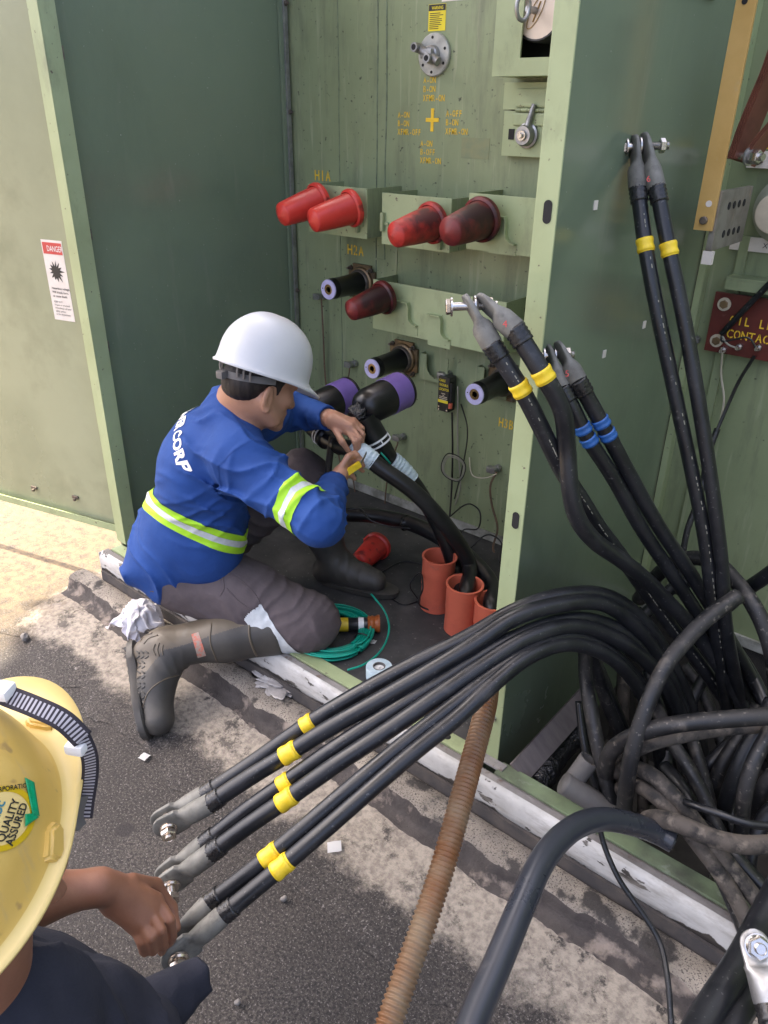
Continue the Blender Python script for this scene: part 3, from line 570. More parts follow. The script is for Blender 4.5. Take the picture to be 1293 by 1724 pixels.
# warning label, faded label, white label at the top edge
c0 = V((-1.7712,2.3400,1.9372)); bm = B(); box(bm, c0+V((0,-0.0014,0)), c0+V((0.068,-0.0003,0.073))); wlab = part('warning_label', bm, G['yellow_label'], tank, smooth=False)
bm = B(); box(bm, c0+V((0.001,-0.0019,0.055)), c0+V((0.067,-0.0015,0.072))); part('header', bm, G['ink'], wlab, smooth=False)
lettering('header_lettering', 'WARNING', c0+V((0.013,-0.0021,0.0585)), Xd, Zd, 0.0125, G['yellow_label'], wlab, lift=0.0003, sx=0.75, bold=0.015)
for k in range(9):
    w_ = 0.058*(0.6+0.4*random.random()); bm = B(); box(bm, c0+V((0.005,-0.0018,0.047-k*0.0052)), c0+V((0.005+w_,-0.0015,0.049-k*0.0052))); part('print_line', bm, G['ink'], wlab, smooth=False)
c1 = V((-1.6166,2.3400,1.5702)); bm = B(); box(bm, c1+V((0,-0.0012,0)), c1+V((0.11,-0.0003,0.062))); part('faded_label', bm, G['label_faded'], tank, smooth=False)
c2 = V((-1.7210,2.3400,2.0149)); bm = B(); box(bm, c2+V((0,-0.0014,0)), c2+V((0.14,-0.0003,0.08))); part('white_label', bm, G['label_white'], tank, smooth=False)
# switch dial
so = V((-1.7385,2.3200,1.8705)); so.y = YT; a = V((0,-1,0))
bm = B(); lathe(bm, so, a, [(0.001,0.062),(0.010,0.062),(0.013,0.059),(0.013,0.03)], 40); sw_ = part('switch_dial', bm, G['dial'])
bm = B(); lathe(bm, so, a, [(0.013,0.028),(0.03,0.026),(0.034,0.022)], 24); cyl(bm, so+V((-0.040,-0.038,0.018)), so+V((0.040,-0.038,-0.022)), 0.014, n=14)
box(bm, so+V((-0.026,-0.05,-0.012)), so+V((0.018,-0.028,0.016)), 0.006); kn = part('switch_knob', bm, G['steel'], sw_)
for dx,dz in ((-0.040,0.018),(0.012,-0.014)):
    bm = B(); cyl(bm, so+V((dx,-0.03,dz)), so+V((dx,-0.066,dz+0.002)), 0.015, 0.0135, n=18); kb = part('knob_lug', bm, G['steel'], sw_)
    bm = B(); cyl(bm, so+V((dx,-0.0655,dz+0.002)), so+V((dx,-0.0668,dz+0.002)), 0.0085, n=16); part('bore', bm, G['void'], sw_)
for q in (20,95,160,215,265,330):
    bm = B(); p_ = so+V((math.cos(math.radians(q))*0.049,0,math.sin(math.radians(q))*0.049)); cyl(bm, p_+a*0.0132, p_+a*0.0145, 0.0045, n=12); part('screw_hole', bm, G['void'], sw_)
# gauge housing box with a window cut in it and a round gauge behind
gx0, gx1, gz0, gy = -1.425, -1.13, 1.80, 2.20
wx0, wz0 = -1.335, 1.845
bm = B(); box(bm, (gx0,gy,gz0), (wx0,gy+0.006,ZTOP), 0.0); gh = part('gauge_housing', bm, G['green_light'], smooth=False)
bm = B(); box(bm, (wx0+0.0002,gy,gz0), (gx1,gy+0.006,wz0)); box(bm, (gx0,gy+0.0062,gz0+0.0005), (gx0+0.006,YT-0.001,ZTOP)); box(bm, (gx0+0.0062,gy+0.0062,gz0+0.0005), (gx1,YT-0.001,gz0+0.006)); part('housing_side', bm, G['green_light'], gh, smooth=False)
bm = B(); box(bm, (gx0+0.007,YT-0.012,gz0+0.007), (gx1,YT-0.002,ZTOP)); part('housing_back', bm, G['void'], gh, smooth=False)
go = V((-1.300,0,1.962)); bm = B(); lathe(bm, (go.x,2.325,go.z), a, [(0,0.078),(0.10,0.080),(0.106,0.076),(0.106,0.072)], 40, cap1=False); gg = part('gauge_rim', bm, G['black'], gh)
bm = B(); lathe(bm, (go.x,2.222,go.z), a, [(0,0.0725),(0.002,0.0715)], 40); part('gauge_face', bm, G['gauge'], gh)
bm = B(); sweep(bm, [V((go.x+0.034*math.cos(q)*0.5-0.006+0.02*math.sin(q), 2.218, go.z-0.006+0.04*math.sin(q))) for q in [2*math.pi*k/28 for k in range(29)]], 0.0013, 6); cyl(bm, (go.x-0.014,2.2185,go.z-0.03), (go.x+0.006,2.2185,go.z+0.018), 0.0022, n=8); part('gauge_pointer', bm, G['brass'], gh)
bm = B(); cyl(bm, (go.x-0.008,2.221,go.z-0.004), (go.x-0.010,2.18,go.z-0.002), 0.009, n=14); rc = V((go.x-0.012,2.158,go.z))
sweep(bm, [rc+V((0.008*math.cos(q),0.020*math.cos(q),0.031*math.sin(q))) for q in [2*math.pi*k/30 for k in range(31)]], 0.0058, 10, caps=False); part('pull_ring', bm, G['steel'], gh)
bm = B(); box(bm, (go.x-0.02,2.21,2.047), (go.x+0.005,2.215,2.07)); part('nameplate', bm, G['steel'], gh)
# hinged hatch plate and drain valve under the gauge
bm = B(); box(bm, (-1.442,2.300,1.715), (-1.13,2.338,1.788), 0.001); hp = part('upper_hatch_plate', bm, G['green_light'], smooth=False)
bm = B(); box(bm, (-1.437,2.303,1.585), (-1.13,2.338,1.711), 0.001); hq = part('lower_hatch_plate', bm, G['green_light'], smooth=False)
bm = B(); box(bm, (-1.395,2.294,1.722), (-1.285,2.3,1.772), 0.004); box(bm, (-1.40,2.294,1.672), (-1.29,2.3,1.706), 0.004); part('hinge_leaf', bm, G['green_light'], hp, smooth=False)
for k in range(5):
    bm = B(); cyl(bm, (-1.392+k*0.0205,2.296,1.714), (-1.392+k*0.0205+0.0195,2.296,1.714), 0.0055, n=12); part('hinge_knuckle', bm, G['green_light' if k % 2 else 'green'], hp)
bm = B(); box(bm, (-1.415,2.3005,1.632), (-1.395,2.3025,1.662)); part('slot', bm, G['void'], hq, smooth=False)
vo_ = V((-1.345,2.303,1.645)); bm = B(); lathe(bm, vo_, a, [(0,0.036),(0.010,0.036),(0.012,0.030),(0.030,0.029),(0.036,0.026)], 28); cyl(bm, vo_+V((0.004,-0.02,0.02)), vo_+V((0.02,-0.016,0.085)), 0.011, 0.007); vv = part('valve_handle', bm, G['steel'], hq)
bm = B(); lathe(bm, vo_+a*0.036, a, [(0,0.016),(0.008,0.014)], 20); hexa(bm, vo_+a*0.044, a, 0.008, 0.008); part('valve_nut', bm, G['bolt'], hq)
bm = B(); lathe(bm, (-1.255,2.303,1.64), a, [(0,0.03),(0.02,0.03),(0.028,0.024)], 24); part('knob', bm, G['green'], hq)
# earthing lugs with rusty drain wires
def ground_lug(px, name='earth_lug'):
    o = V(px); o.y = YT; bm = B(); hexa(bm, o, a, 0.020, 0.015); cyl(bm, o+a*0.02, o+a*0.045, 0.009); box(bm, o+V((-0.03,-0.045,-0.014)), o+V((0.0,-0.022,0.010)), 0.004); return part(name, bm, G['steel'])
for px in ((-2.2601,2.3300,1.0264),(-2.0906,2.3300,0.7733),(-1.8264,2.3300,0.5174),(-1.3654,2.3300,0.5122),(-1.6142,2.3300,0.8267)): ground_lug(px)
def wire(name, pts, r, mat, parent=None, n=6, sub=8): bm = B(); sweep(bm, relax(spline(pts, sub),2), r, n); return part(name, bm, G[mat], parent)
wire('drain_wire', [(-2.2450,2.3000,1.0211),(-2.2492,2.3100,0.8789),(-2.2515,2.3200,0.6696),(-2.2144,2.3200,0.4596),(-2.1293,2.3200,0.1648)], 0.0035, 'rustwire')
wire('drain_wire', [(-2.0811,2.2900,0.7639),(-2.1209,2.3100,0.6478),(-2.1160,2.3200,0.3731),(-2.0822,2.3200,0.1799)], 0.003, 'rustwire')
wire('drain_wire', [(-1.8189,2.2900,0.5053),(-1.8798,2.3100,0.3608),(-1.9080,2.3200,0.1782),(-1.8984,2.3200,0.0178)], 0.0035, 'rustwire')
wire('drain_wire', [(-1.3513,2.3000,0.5094),(-1.3666,2.2900,0.4588),(-1.3596,2.3000,0.3691),(-1.3242,2.3000,0.2779),(-1.3253,2.2800,0.1932),(-1.2475,2.2500,0.1436)], 0.0045, 'rustwire')
# cable trouble locator
lo = V((-1.6232,2.2800,0.6960)); W_, H_ = 0.050, 0.135
bm = B(); box(bm, lo, lo+V((W_,0.045,H_)), 0.003); loc_ = obj('trouble_locator', bm, G['black'], org=lo+V((0.025,0.02,0))); tag(loc_, 'small black cable trouble locator box hanging on the tank wall', 'indicator box')
lettering('lettering', 'CABLE\nTROUBLE\nLOCATOR', lo+V((0.004,-0.0005,H_-0.019)), Xd, Zd, 0.0135, G['yellow_label'], loc_, lift=0.0004, sx=0.72, bold=0.01)
for k,wid in enumerate((0.018,0.008,0.036,0.038,0.030)):
    bm = B(); box(bm, lo+V((0.025-wid/2,-0.0009,H_-0.066-k*0.0062)), lo+V((0.025+wid/2,-0.0003,H_-0.0635-k*0.0062))); part('print_line', bm, G['cream'], loc_, smooth=False)
bm = B(); box(bm, lo+V((0.002,-0.0009,0.034)), lo+V((0.048,-0.0002,0.045))); part('yellow_band', bm, G['yellow_label'], loc_, smooth=False)
lettering('lettering', 'COOPER', lo+V((0.008,-0.0012,0.0365)), Xd, Zd, 0.0085, G['ink'], loc_, lift=0.0004, sx=0.9, bold=0.01) if False else None
for dx,dz in ((0.008,0.018),(0.008,0.006),(0.045,0.008)):
    bm = B(); lathe(bm, lo+V((dx,-0.0005,dz)), a, [(0,0.0042),(0.003,0.003)], 12); part('screw', bm, G['bolt'], loc_)
bm = B(); cyl(bm, lo+V((0.052,0.01,0.016)), lo+V((0.052,0.01,0.036)), 0.009, n=14); part('orange_lens', bm, G['orange'], loc_)
bm = B(); cyl(bm, lo+V((0.052,0.012,0.04)), lo+V((0.052,0.012,0.115)), 0.008, n=14); part('side_tube', bm, G['black'], loc_)
for pts,r,m_ in (([(-1.5677,2.3000,0.6920),(-1.5683,2.3200,0.5267),(-1.5624,2.3200,0.3473),(-1.5508,2.3000,0.2512)],0.004,'black'),
                 ([(-1.5478,2.3000,0.8019),(-1.5433,2.3200,0.5337),(-1.5151,2.3100,0.3923),(-1.5285,2.3000,0.3127)],0.003,'greywire'),
                 ([(-1.5297,2.3000,0.7365),(-1.5002,2.3100,0.6463),(-1.5085,2.3100,0.4966),(-1.5331,2.3000,0.3377)],0.0028,'black'),
                 ([(-1.5508,2.3000,0.2512),(-1.4428,2.2700,0.3579),(-1.3733,2.2400,0.3570),(-1.3754,2.2400,0.2841),(-1.4490,2.2500,0.2482),(-1.4271,2.2000,0.2294)],0.003,'black'),
                 ([(-1.4767,2.3000,0.5340),(-1.4513,2.2900,0.4702),(-1.3974,2.2900,0.4742),(-1.3448,2.2900,0.5074)],0.0022,'creamwire')):
    wire('indicator_wire', pts, r, m_, loc_)
cc = V((-1.5409,2.2900,0.4761)); 
for k in range(3):
    bm = B(); R_ = 0.056-0.005*k; sweep(bm, [cc+V((R_*math.cos(q)+0.003*k,-0.003*k+0.006*math.sin(3*q),R_*1.05*math.sin(q))) for q in [2*math.pi*i/40 for i in range(41)]], 0.0022, 6, caps=False); part('wire_loop', bm, G['greywire' if k else 'black'], loc_)

# ---------------------------------------------------------------- low-voltage terminals at the right edge
bb = V((-0.6391,1.9200,1.4679)); bz = bb.z
bm = B(); box(bm, (bb.x-0.021,bb.y,bz), (bb.x+0.021,bb.y+0.010,ZTOP), 0.0012); bus = part('busbar', bm, G['busbar'], smooth=False)
bm = B(); lathe(bm, (bb.x,bb.y,bz+0.022), a, [(0,0.009),(0.006,0.009),(0.008,0.007)], 18); part('bolt', bm, G['darkbolt'], bus)
bm = B(); lathe(bm, (bb.x+0.004,bb.y,bz+0.058), a, [(0.0005,0.007),(0.0015,0.007)], 18); part('bolt_hole', bm, G['label_white'], bus)
bm = B(); lathe(bm, (-0.6416,1.9200,1.9135), a, [(0.0005,0.006),(0.0015,0.006)], 18); part('bolt_hole', bm, G['void'], bus)
# spade plate with eight holes running back to the bushing
tx = bb.x+0.012
bm = B(); box(bm, (tx,bb.y+0.0105,bz-0.045), (tx+0.014,bb.y+0.235,bz+0.085), 0.002); sp = part('terminal_plate', bm, G['pitted'], smooth=False)
for r_ in (0,1):
    for c_ in range(4):
        bm = B(); cyl(bm, (tx+0.0142,bb.y+0.075+c_*0.036,bz-0.012+r_*0.062), (tx+0.0155,bb.y+0.075+c_*0.036,bz-0.012+r_*0.062), 0.0085, n=14); part('hole', bm, G['void'], sp)
bm = B(); box(bm, (tx-0.004,bb.y+0.0108,bz-0.075), (tx+0.020,bb.y+0.022,bz-0.0452)); part('edge_block', bm, G['label_white'], sp, smooth=False)
bo = V((tx+0.075,2.30,bz+0.025)); bm = B(); lathe(bm, bo, a, [(0,0.085),(0.025,0.085),(0.03,0.068),(0.06,0.066),(0.064,0.05)], 36); lb = part('bushing', bm, G['porcelain']); lb['label'] = 'beige low-voltage bushing behind the terminal plate'
bm = B(); lathe(bm, bo+a*0.064, a, [(0,0.048),(0.07,0.048),(0.072,0.044)], 30); part('terminal_stud', bm, G['cream'], lb)
for z_,h_,nm in ((bz+0.118,0.040,'X'),(bz-0.085,0.036,'Y')):
    bm = B(); box(bm, (XP+0.075,2.286,z_), (XP+0.55,2.2985,z_+h_), 0.001); ip = part('identity_plate', bm, G['steel' if False else 'label_white'], smooth=False)
    if nm == 'X':
        bm = B(); hexa(bm, (XP+0.105,2.286,z_+0.02), a, 0.012, 0.012); cyl(bm, (XP+0.105,2.274,z_+0.02), (XP+0.105,2.262,z_+0.02), 0.006); part('bolt', bm, G['darkbolt'], ip)
    else: lettering('plate_lettering', 'X-104', (XP+0.16,2.2855,z_+0.012), Xd, Zd, 0.018, G['ink'], ip)
# laminated flexible straps on a bolt
fb = V((-0.6296,2.0200,1.6233))
for k in range(4):
    o_ = V((0.004*k,0.002*k,0)); pts = [fb+V((0.0,0,-0.01))+o_, fb+V((0.008,0.01,0.06))+o_, fb+V((0.03,0.015,0.16))+o_, fb+V((0.055,0.02,0.265-0.006*k))+o_, fb+V((0.085,0.02,0.275-0.008*k)), fb+V((0.105-0.003*k,0.02,0.22)), fb+V((0.10-0.003*k,0.02,0.15))]
    bm = B(); sweep(bm, relax(spline(pts,8),2), 0, flat=(0.030,0.0013), hint=(0.3,0.95,0)); part('flexible_strap', bm, G['copper'])
for k in range(3):
    o_ = V((0.003*k,0,-0.003*k)); pts = [fb+V((0.028,0,-0.012))+o_, fb+V((0.045,0.005,0.03))+o_, fb+V((0.085,0.01,0.09))+o_, fb+V((0.14,0.015,0.19))+o_]
    bm = B(); sweep(bm, relax(spline(pts,8),2), 0, flat=(0.026,0.0013), hint=(0.3,0.95,0)); part('flexible_strap', bm, G['copper'])
ax_ = V((0.9,-0.35,0)).normalized(); bm = B(); hexa(bm, fb+ax_*0.045, ax_, 0.02, 0.016); cyl(bm, fb-ax_*0.03, fb+ax_*0.075, 0.008); part('bolt', bm, G['bolt'])
bm = B(); lathe(bm, fb+ax_*0.036, ax_, [(0,0.02),(0.004,0.02),(0.0045,0.016),(0.009,0.015)], 20); part('washer', bm, G['steel'])
lettering('stencil_lettering', 'H0', (-0.6533,2.2900,1.6153), Xd, Zd, 0.055, G['yellow_paint'], lvw, stencil=True, lift=0.0016, sx=0.8)
# angle iron and maroon contact panel
az = V((-0.7197,2.2500,1.3158)).z; bm = B(); box(bm, (XP+0.10,2.235,az-0.002), (XR,2.299,az+0.004)); box(bm, (XP+0.10,2.235,az-0.028), (XR,2.239,az-0.0025)); part('angle_iron', bm, G['green'], smooth=False)
m0 = V((-0.6844,2.2750,1.1074)); m1 = V((-0.6834,2.2750,1.2721)); bm = B(); box(bm, (m0.x,2.265,m0.z), (m0.x+0.30,2.275,m1.z), 0.001); mp_ = part('contact_panel', bm, G['maroon'], smooth=False); mp_['label'] = 'maroon oil level contact panel'
lettering('panel_lettering', 'OIL LEVEL\nCONTACT', (m0.x+0.052,2.2645,m0.z+0.085), Xd, Zd, 0.033, G['yellow_paint'], mp_, stencil=True, lift=0.0012, sx=0.84, line=1.15)
for dx,dz in ((0.030,0.033),(0.030,m1.z-m0.z-0.03)):
    o_ = V((m0.x+dx,2.265,m0.z+dz)); bm = B(); lathe(bm, o_, a, [(0,0.018),(0.004,0.018),(0.004,0.011)], 24); wsh = part('washer', bm, G['cream'], mp_); bm = B(); hexa(bm, o_+a*0.003, a, 0.006, 0.012); part('bolt', bm, G['bronze'], mp_)
for dx,dz in ((0.055,0.012),(0.095,0.028),(0.145,0.035)):
    o_ = V((m0.x+dx,2.265,m0.z+dz)); bm = B(); hexa(bm, o_, a, 0.012, 0.010); cyl(bm, o_+a*0.012, o_+a*0.030, 0.005); part('terminal_stud', bm, G['bolt'], mp_)
o_ = V((m0.x-0.032,2.262,m0.z+0.02)); bm = B(); hexa(bm, o_+V((0,0.03,0)), a, 0.02, 0.012); cyl(bm, o_, o_+a*0.03, 0.005); part('stud', bm, G['steel'])
wire('control_cable', [V((m0.x+0.045,2.245,m0.z+0.058)),V((m0.x+0.09,2.235,m0.z+0.13)),V((m0.x+0.17,2.22,m0.z+0.25)),V((m0.x+0.3,2.2,m0.z+0.42))], 0.0085, 'rubber', mp_, 10)
wire('control_wire', [V((m0.x+0.045,2.245,m0.z+0.058)),V((m0.x+0.05,2.24,m0.z+0.04)),V((m0.x+0.08,2.235,m0.z+0.05)),V((m0.x+0.12,2.235,m0.z+0.062)),V((m0.x+0.145,2.24,m0.z+0.035))], 0.003, 'black', mp_)
wire('control_wire', [V((m0.x+0.045,2.245,m0.z+0.056)),V((m0.x+0.07,2.235,m0.z+0.035)),V((m0.x+0.095,2.24,m0.z+0.028))], 0.003, 'greywire', mp_)
wire('control_wire', [(-0.6286,2.2500,1.1145),(-0.6272,2.2800,1.0441),(-0.6002,2.2700,0.9722),(-0.5930,2.2500,0.8973)], 0.0032, 'creamwire', mp_)
wire('control_wire', [(-0.5428,2.2500,1.1191),(-0.5691,2.2600,1.0435),(-0.5846,2.2500,0.9541),(-0.5907,2.2300,0.8944)], 0.0048, 'black', mp_)
wire('control_cable', [(-0.5928,2.2400,0.8965),(-0.5924,2.2000,0.8288),(-0.5748,2.1500,0.7276),(-0.5754,2.1000,0.6294),(-0.5685,2.0800,0.5602),(-0.5511,2.0500,0.4364)], 0.009, 'rubber_dusty', mp_, 10)

# ---------------------------------------------------------------- red insulating caps parked on the brackets
def cap(tip, base, mat, label, group=None, rb=0.056, rtip=0.039):
    tip, base = V(tip), V(base); ax = (tip-base).normalized(); L_ = (tip-base).length
    t = thing('insulating_cap', label, 'cap', base, group)
    bm = B(); lathe(bm, base, ax, [(0.004,rb*0.96),(L_*0.5,(rb+rtip)/2*1.0),(L_*0.93,rtip*1.03),(L_*0.965,rtip*0.97),(L_*0.97,rtip*0.95),(L_+0.012,0.001)], 36); obj('body', bm, mat, t, smooth=28)
    bm = B(); lathe(bm, base, ax, [(-0.004,rb*0.95),(-0.004,rb*1.10),(0.004,rb*1.14),(0.013,rb*1.12),(0.018,rb*0.98)], 36, cap0=False, cap1=False); obj('rim', bm, mat, t, smooth=28)
    x_, y_, _ = frame(ax); q = base+ax*0.002+V((0,0,1)).cross(ax).normalized()*0
    bm = B(); side = ax.cross(V((0,0,1))).normalized(); c_ = base+side*(rb*1.15); lathe(bm, c_-V((0,0,0.014)), (0,0,1), [(0,0.005),(0.028,0.005)], 10); obj('pull_tab', bm, mat, t)
    return t
cap((-2.0880,1.9500,1.3831),(-2.0612,2.1150,1.4203),G['red'],'clean red cap leftmost on the H1A bracket, partly hidden by its neighbour')
cap((-1.9437,1.9550,1.3755),(-1.9021,2.1150,1.4092),G['red'],'red cap with scuffs at the right end of the H1A bracket')
cap((-1.5772,1.9450,1.3658),(-1.5564,2.1150,1.3903),G['red_dirty'],'red cap with a dark dirty side on the middle top bracket', rb=0.058)
cap((-1.3762,1.9500,1.3928),(-1.3700,2.1150,1.4161),G['red_dark'],'blackened red cap on the right bracket of the top row', rb=0.060, rtip=0.042)
cap((-1.8244,2.0100,1.0845),(-1.7970,2.1680,1.1126),G['red_dark'],'dark maroon sooty cap on the long lower bracket', rb=0.054, rtip=0.036)
cap((-1.6075,1.8021,0.2320),(-1.6376,1.9519,0.2360),G['red'],'red cap lying on the compartment floor behind the boot', rb=0.050, rtip=0.036)
# orange conduit stubs
def conduit(pos, h, r, label):
    o = V(pos); t = thing('conduit_stub', label, 'conduit', o)
    bm = B(); lathe(bm, o, (0.02,0.02,1), [(0,r*0.97),(h*0.45,r*0.965),(h*0.47,r*1.0),(h*0.93,r*1.02),(h*0.96,r*1.07),(h,r*1.08),(h,r*0.95),(h*0.9,r*0.90),(h*0.1,r*0.88)], 36, cap0=False); obj('pipe', bm, G['orange'], t, smooth=40)
    bm = B(); lathe(bm, o+V((0,0,0.01)), (0.02,0.02,1), [(0,r*0.86),(h*0.35,r*0.86)], 24); obj('plug', bm, G['void'], t)
    return t
C1 = V((-1.2673,1.8238,0.1900)); C2 = V((-1.1265,1.7720,0.1900)); C3 = V((-1.0174,1.7725,0.1900))
conduit(C1, 0.20, 0.055, 'orange conduit stub farthest from the partition, empty'); conduit(C2, 0.175, 0.057, 'middle orange conduit stub with two black cables entering'); conduit(C3, 0.16, 0.056, 'orange conduit stub next to the partition flange')

# ---------------------------------------------------------------- high-voltage cables with elbow connectors
def taper_tube(bm, pts, r, n=20, sub=8): sweep(bm, relax(spline(pts,sub),2), r, n)
def elbow(label, barrel_c, baxis, half, legpts, cabpts, tape, ring_t, hr=0.026, name='cable_elbow', wrapped=True):
    o = V(cabpts[-1]); t = thing(name, label, 'cable elbow', o); c = V(barrel_c); ax = V(baxis).normalized(); R = 0.060
    bm = B(); lathe(bm, c-ax*half, ax, [(0,R*0.35),(0.006,R*0.62),(0.02,R*0.86),(0.045,R*0.98),(half*1.45,R),(half*1.45+0.001,R*0.99)], 40); body = obj('elbow_body', bm, G['epdm'], t, smooth=30)
    bm = B(); lathe(bm, c-ax*half, ax, [(half*1.45,R*1.005),(half*1.46,R*1.03),(half*1.46+0.07,R*1.03)], 40, cap0=False, cap1=False); obj('purple_band', bm, G['purple'], t, smooth=30)
    e = c-ax*half+ax*(half*1.46+0.07); bm = B(); lathe(bm, e, ax, [(0,R*1.03),(0.004,R*1.06),(0.010,R*1.05),(0.010,R*0.8),(-0.03,R*0.7)], 40, cap0=False); obj('mouth_lip', bm, G['epdm'], t, smooth=30)
    bm = B(); lp = relax(spline(legpts,10),2); sweep(bm, lp, lambda s: 0.041-0.004*s if s < 0.62 else (0.040 if s < 0.70 else 0.033-0.004*(s-0.7)/0.3), 28); leg = obj('elbow_leg', bm, G['epdm'], t, smooth=30)
    k = int(ring_t*(len(lp)-1)); rp = lp[k]; ra = (lp[k+1]-lp[k-1]).normalized()
    for dz in (-0.012,0.004):
        bm = B(); lathe(bm, rp+ra*dz, ra, [(0,0.0405),(0.0,0.0415),(0.006,0.0412),(0.006,0.0405)], 32, cap0=False, cap1=False); obj('white_band', bm, G['white'], t, smooth=30)
    for q in range(6):
        x_, y_, _ = frame(ra); d_ = x_*math.cos(q*1.05)+y_*math.sin(q*1.05); bm = B(); p_ = rp+d_*0.0412; sweep(bm, [p_-ra*0.008,p_+ra*0.006], 0.002, 6); obj('white_tick', bm, G['white'], t)
    if wrapped:
        bm = B(); r = bmesh.ops.create_icosphere(bm, subdivisions=4, radius=0.036, matrix=Matrix.Translation(c-ax*(half-0.012)+V((0.0,-0.005,-0.012))))
        for v in r['verts']:
            n_ = mnoise.noise(v.co*55)+0.6*mnoise.noise(v.co*120); v.co += (v.co-(c-ax*half)).normalized()*n_*0.012
        obj('plastic_wrap', bm, G['wrap'], t, smooth=True)
    bm = B(); taper_tube(bm, cabpts, hr, 20, 10); obj('cable', bm, G['hv'], t, smooth=True)
    tp = relax(spline(tape,10),1); bm = B(); sweep(bm, tp, lambda s: hr+0.004+0.0012*math.sin(s*38)+0.003*(1-s), 24); obj('tape_wrap', bm, G['lbtape'], t, smooth=30)
    return t
yv = V((0.05,0.97,0.10))
e1 = elbow('black elbow with purple band, its leg ringed white and taped, beside the worker', (-1.5117,1.7948,0.8813), yv, 0.085,
  [(-1.5080,1.7213,0.8543),(-1.4905,1.7357,0.8108),(-1.4644,1.7523,0.7600),(-1.4429,1.7691,0.7153)],
  [(-1.4471,1.7680,0.7186),(-1.3918,1.8190,0.6398),(-1.3278,1.8546,0.5273),(-1.2734,1.8801,0.4116),(-1.2338,1.8812,0.3213),V((C2.x-0.012,C2.y+0.012,0.30)),V((C2.x-0.012,C2.y+0.012,0.22))],
  [(-1.4350,1.7749,0.7032),(-1.4144,1.7961,0.6770),(-1.3870,1.8195,0.6347)], 0.62)
bm = B(); sweep(bm, spline([(-1.4312,1.7160,0.7521),(-1.4126,1.7203,0.7357),(-1.4096,1.7377,0.7145)],6), 0.003, 8); obj('green_lead', bm, G['greenwire'], e1)
bm = B(); taper_tube(bm, [(-1.6144,1.6905,0.7651),(-1.6185,1.6822,0.7143),(-1.6199,1.6699,0.6326)], 0.012); 
obj('test_lead', bm, G['black'], e1)
e2 = elbow('black elbow with purple band partly hidden behind the white hard hat brim', (-1.7696,1.8206,0.8016), yv, 0.085,
  [(-1.7687,1.7427,0.7713),(-1.7238,1.7363,0.7503),(-1.6634,1.7189,0.7372),(-1.5837,1.6965,0.7363)],
  [(-1.5908,1.6928,0.7396),(-1.4468,1.6515,0.7622),(-1.3950,1.6705,0.7269),(-1.3160,1.7215,0.6623),(-1.2477,1.7758,0.5725),(-1.1995,1.8321,0.4668),(-1.1740,1.8740,0.3675),V((C2.x+0.018,C2.y-0.010,0.33)),V((C2.x+0.014,C2.y-0.010,0.22))],
  [(-1.4828,1.6533,0.7655),(-1.4468,1.6515,0.7622),(-1.4142,1.6644,0.7414)], 0.55)
# third high-voltage cable arching along the floor into the conduit by the partition
o_ = V((C3.x,C3.y,0.2)); t = thing('power_cable', 'thick black cable arching low behind the worker into the conduit nearest the partition', 'cable', o_)
bm = B(); taper_tube(bm, [(-1.7853,1.7976,0.3738),(-1.7268,1.8607,0.3741),(-1.6185,1.9241,0.3791),(-1.4803,1.9536,0.3838),(-1.3425,1.9469,0.3785),(-1.2116,1.9264,0.3614),(-1.0928,1.8842,0.3265),V((C3.x,C3.y,0.32)),V((C3.x,C3.y,0.21))], 0.028, 20, 10); obj('jacket', bm, G['hv'], t, smooth=True)
for k,px in enumerate(((-1.5024,1.9504,0.3845),(-1.3283,1.9449,0.3799))):
    bm = B(); q = V(px); sweep(bm, [q-V((0.012,-0.003,-0.002)),q+V((0.012,-0.003,-0.008))], 0.0288, 20); obj('tape_band', bm, G['ktape'], t, smooth=True)
bm = B(); sweep(bm, relax(spline([(-1.6739,1.8228,0.4266),(-1.6406,1.8532,0.4310),(-1.5903,1.8477,0.4046),(-1.5380,1.8786,0.3864),(-1.4481,1.9016,0.3972)],8),2), 0.003, 6); obj('tie_wire', bm, G['black'], t, smooth=True)
# loose wires scattered on the compartment floor
for k,(pts,lab) in enumerate(((( (-1.5486,1.8611,0.1900),(-1.5352,1.9853,0.1900),(-1.4540,2.0273,0.1900),(-1.4377,2.1589,0.1900)),'thin black wire lying on the floor behind the red cap'),
    (((-1.3331,1.8151,0.1900),(-1.3594,1.7954,0.2500),(-1.3358,1.8125,0.3000),(-1.2413,1.7103,0.3300),(-1.2817,1.7532,0.2200),(-1.2286,1.7950,0.1930)),'thin black wire looping round the empty conduit stub'),
    (((-1.4235,1.7613,0.1900),(-1.3550,1.7592,0.1890),(-1.3286,1.8092,0.1900)),'short wire on the floor in front of the far boot'),
    (((-1.3706,2.1794,0.2200),(-1.3274,2.2293,0.2800),(-1.2478,2.2081,0.2800),(-1.2201,2.1497,0.2400),(-1.1923,2.1772,0.2000)),'tangled black wire under the earthing lug by the partition'))):
    bm = B(); sweep(bm, relax(spline(pts,10),3), 0.0032, 6); o_ = obj('loose_wire', bm, G['black'], org=pts[0], smooth=True); tag(o_, lab, 'wire', 'loose wires in the compartment')

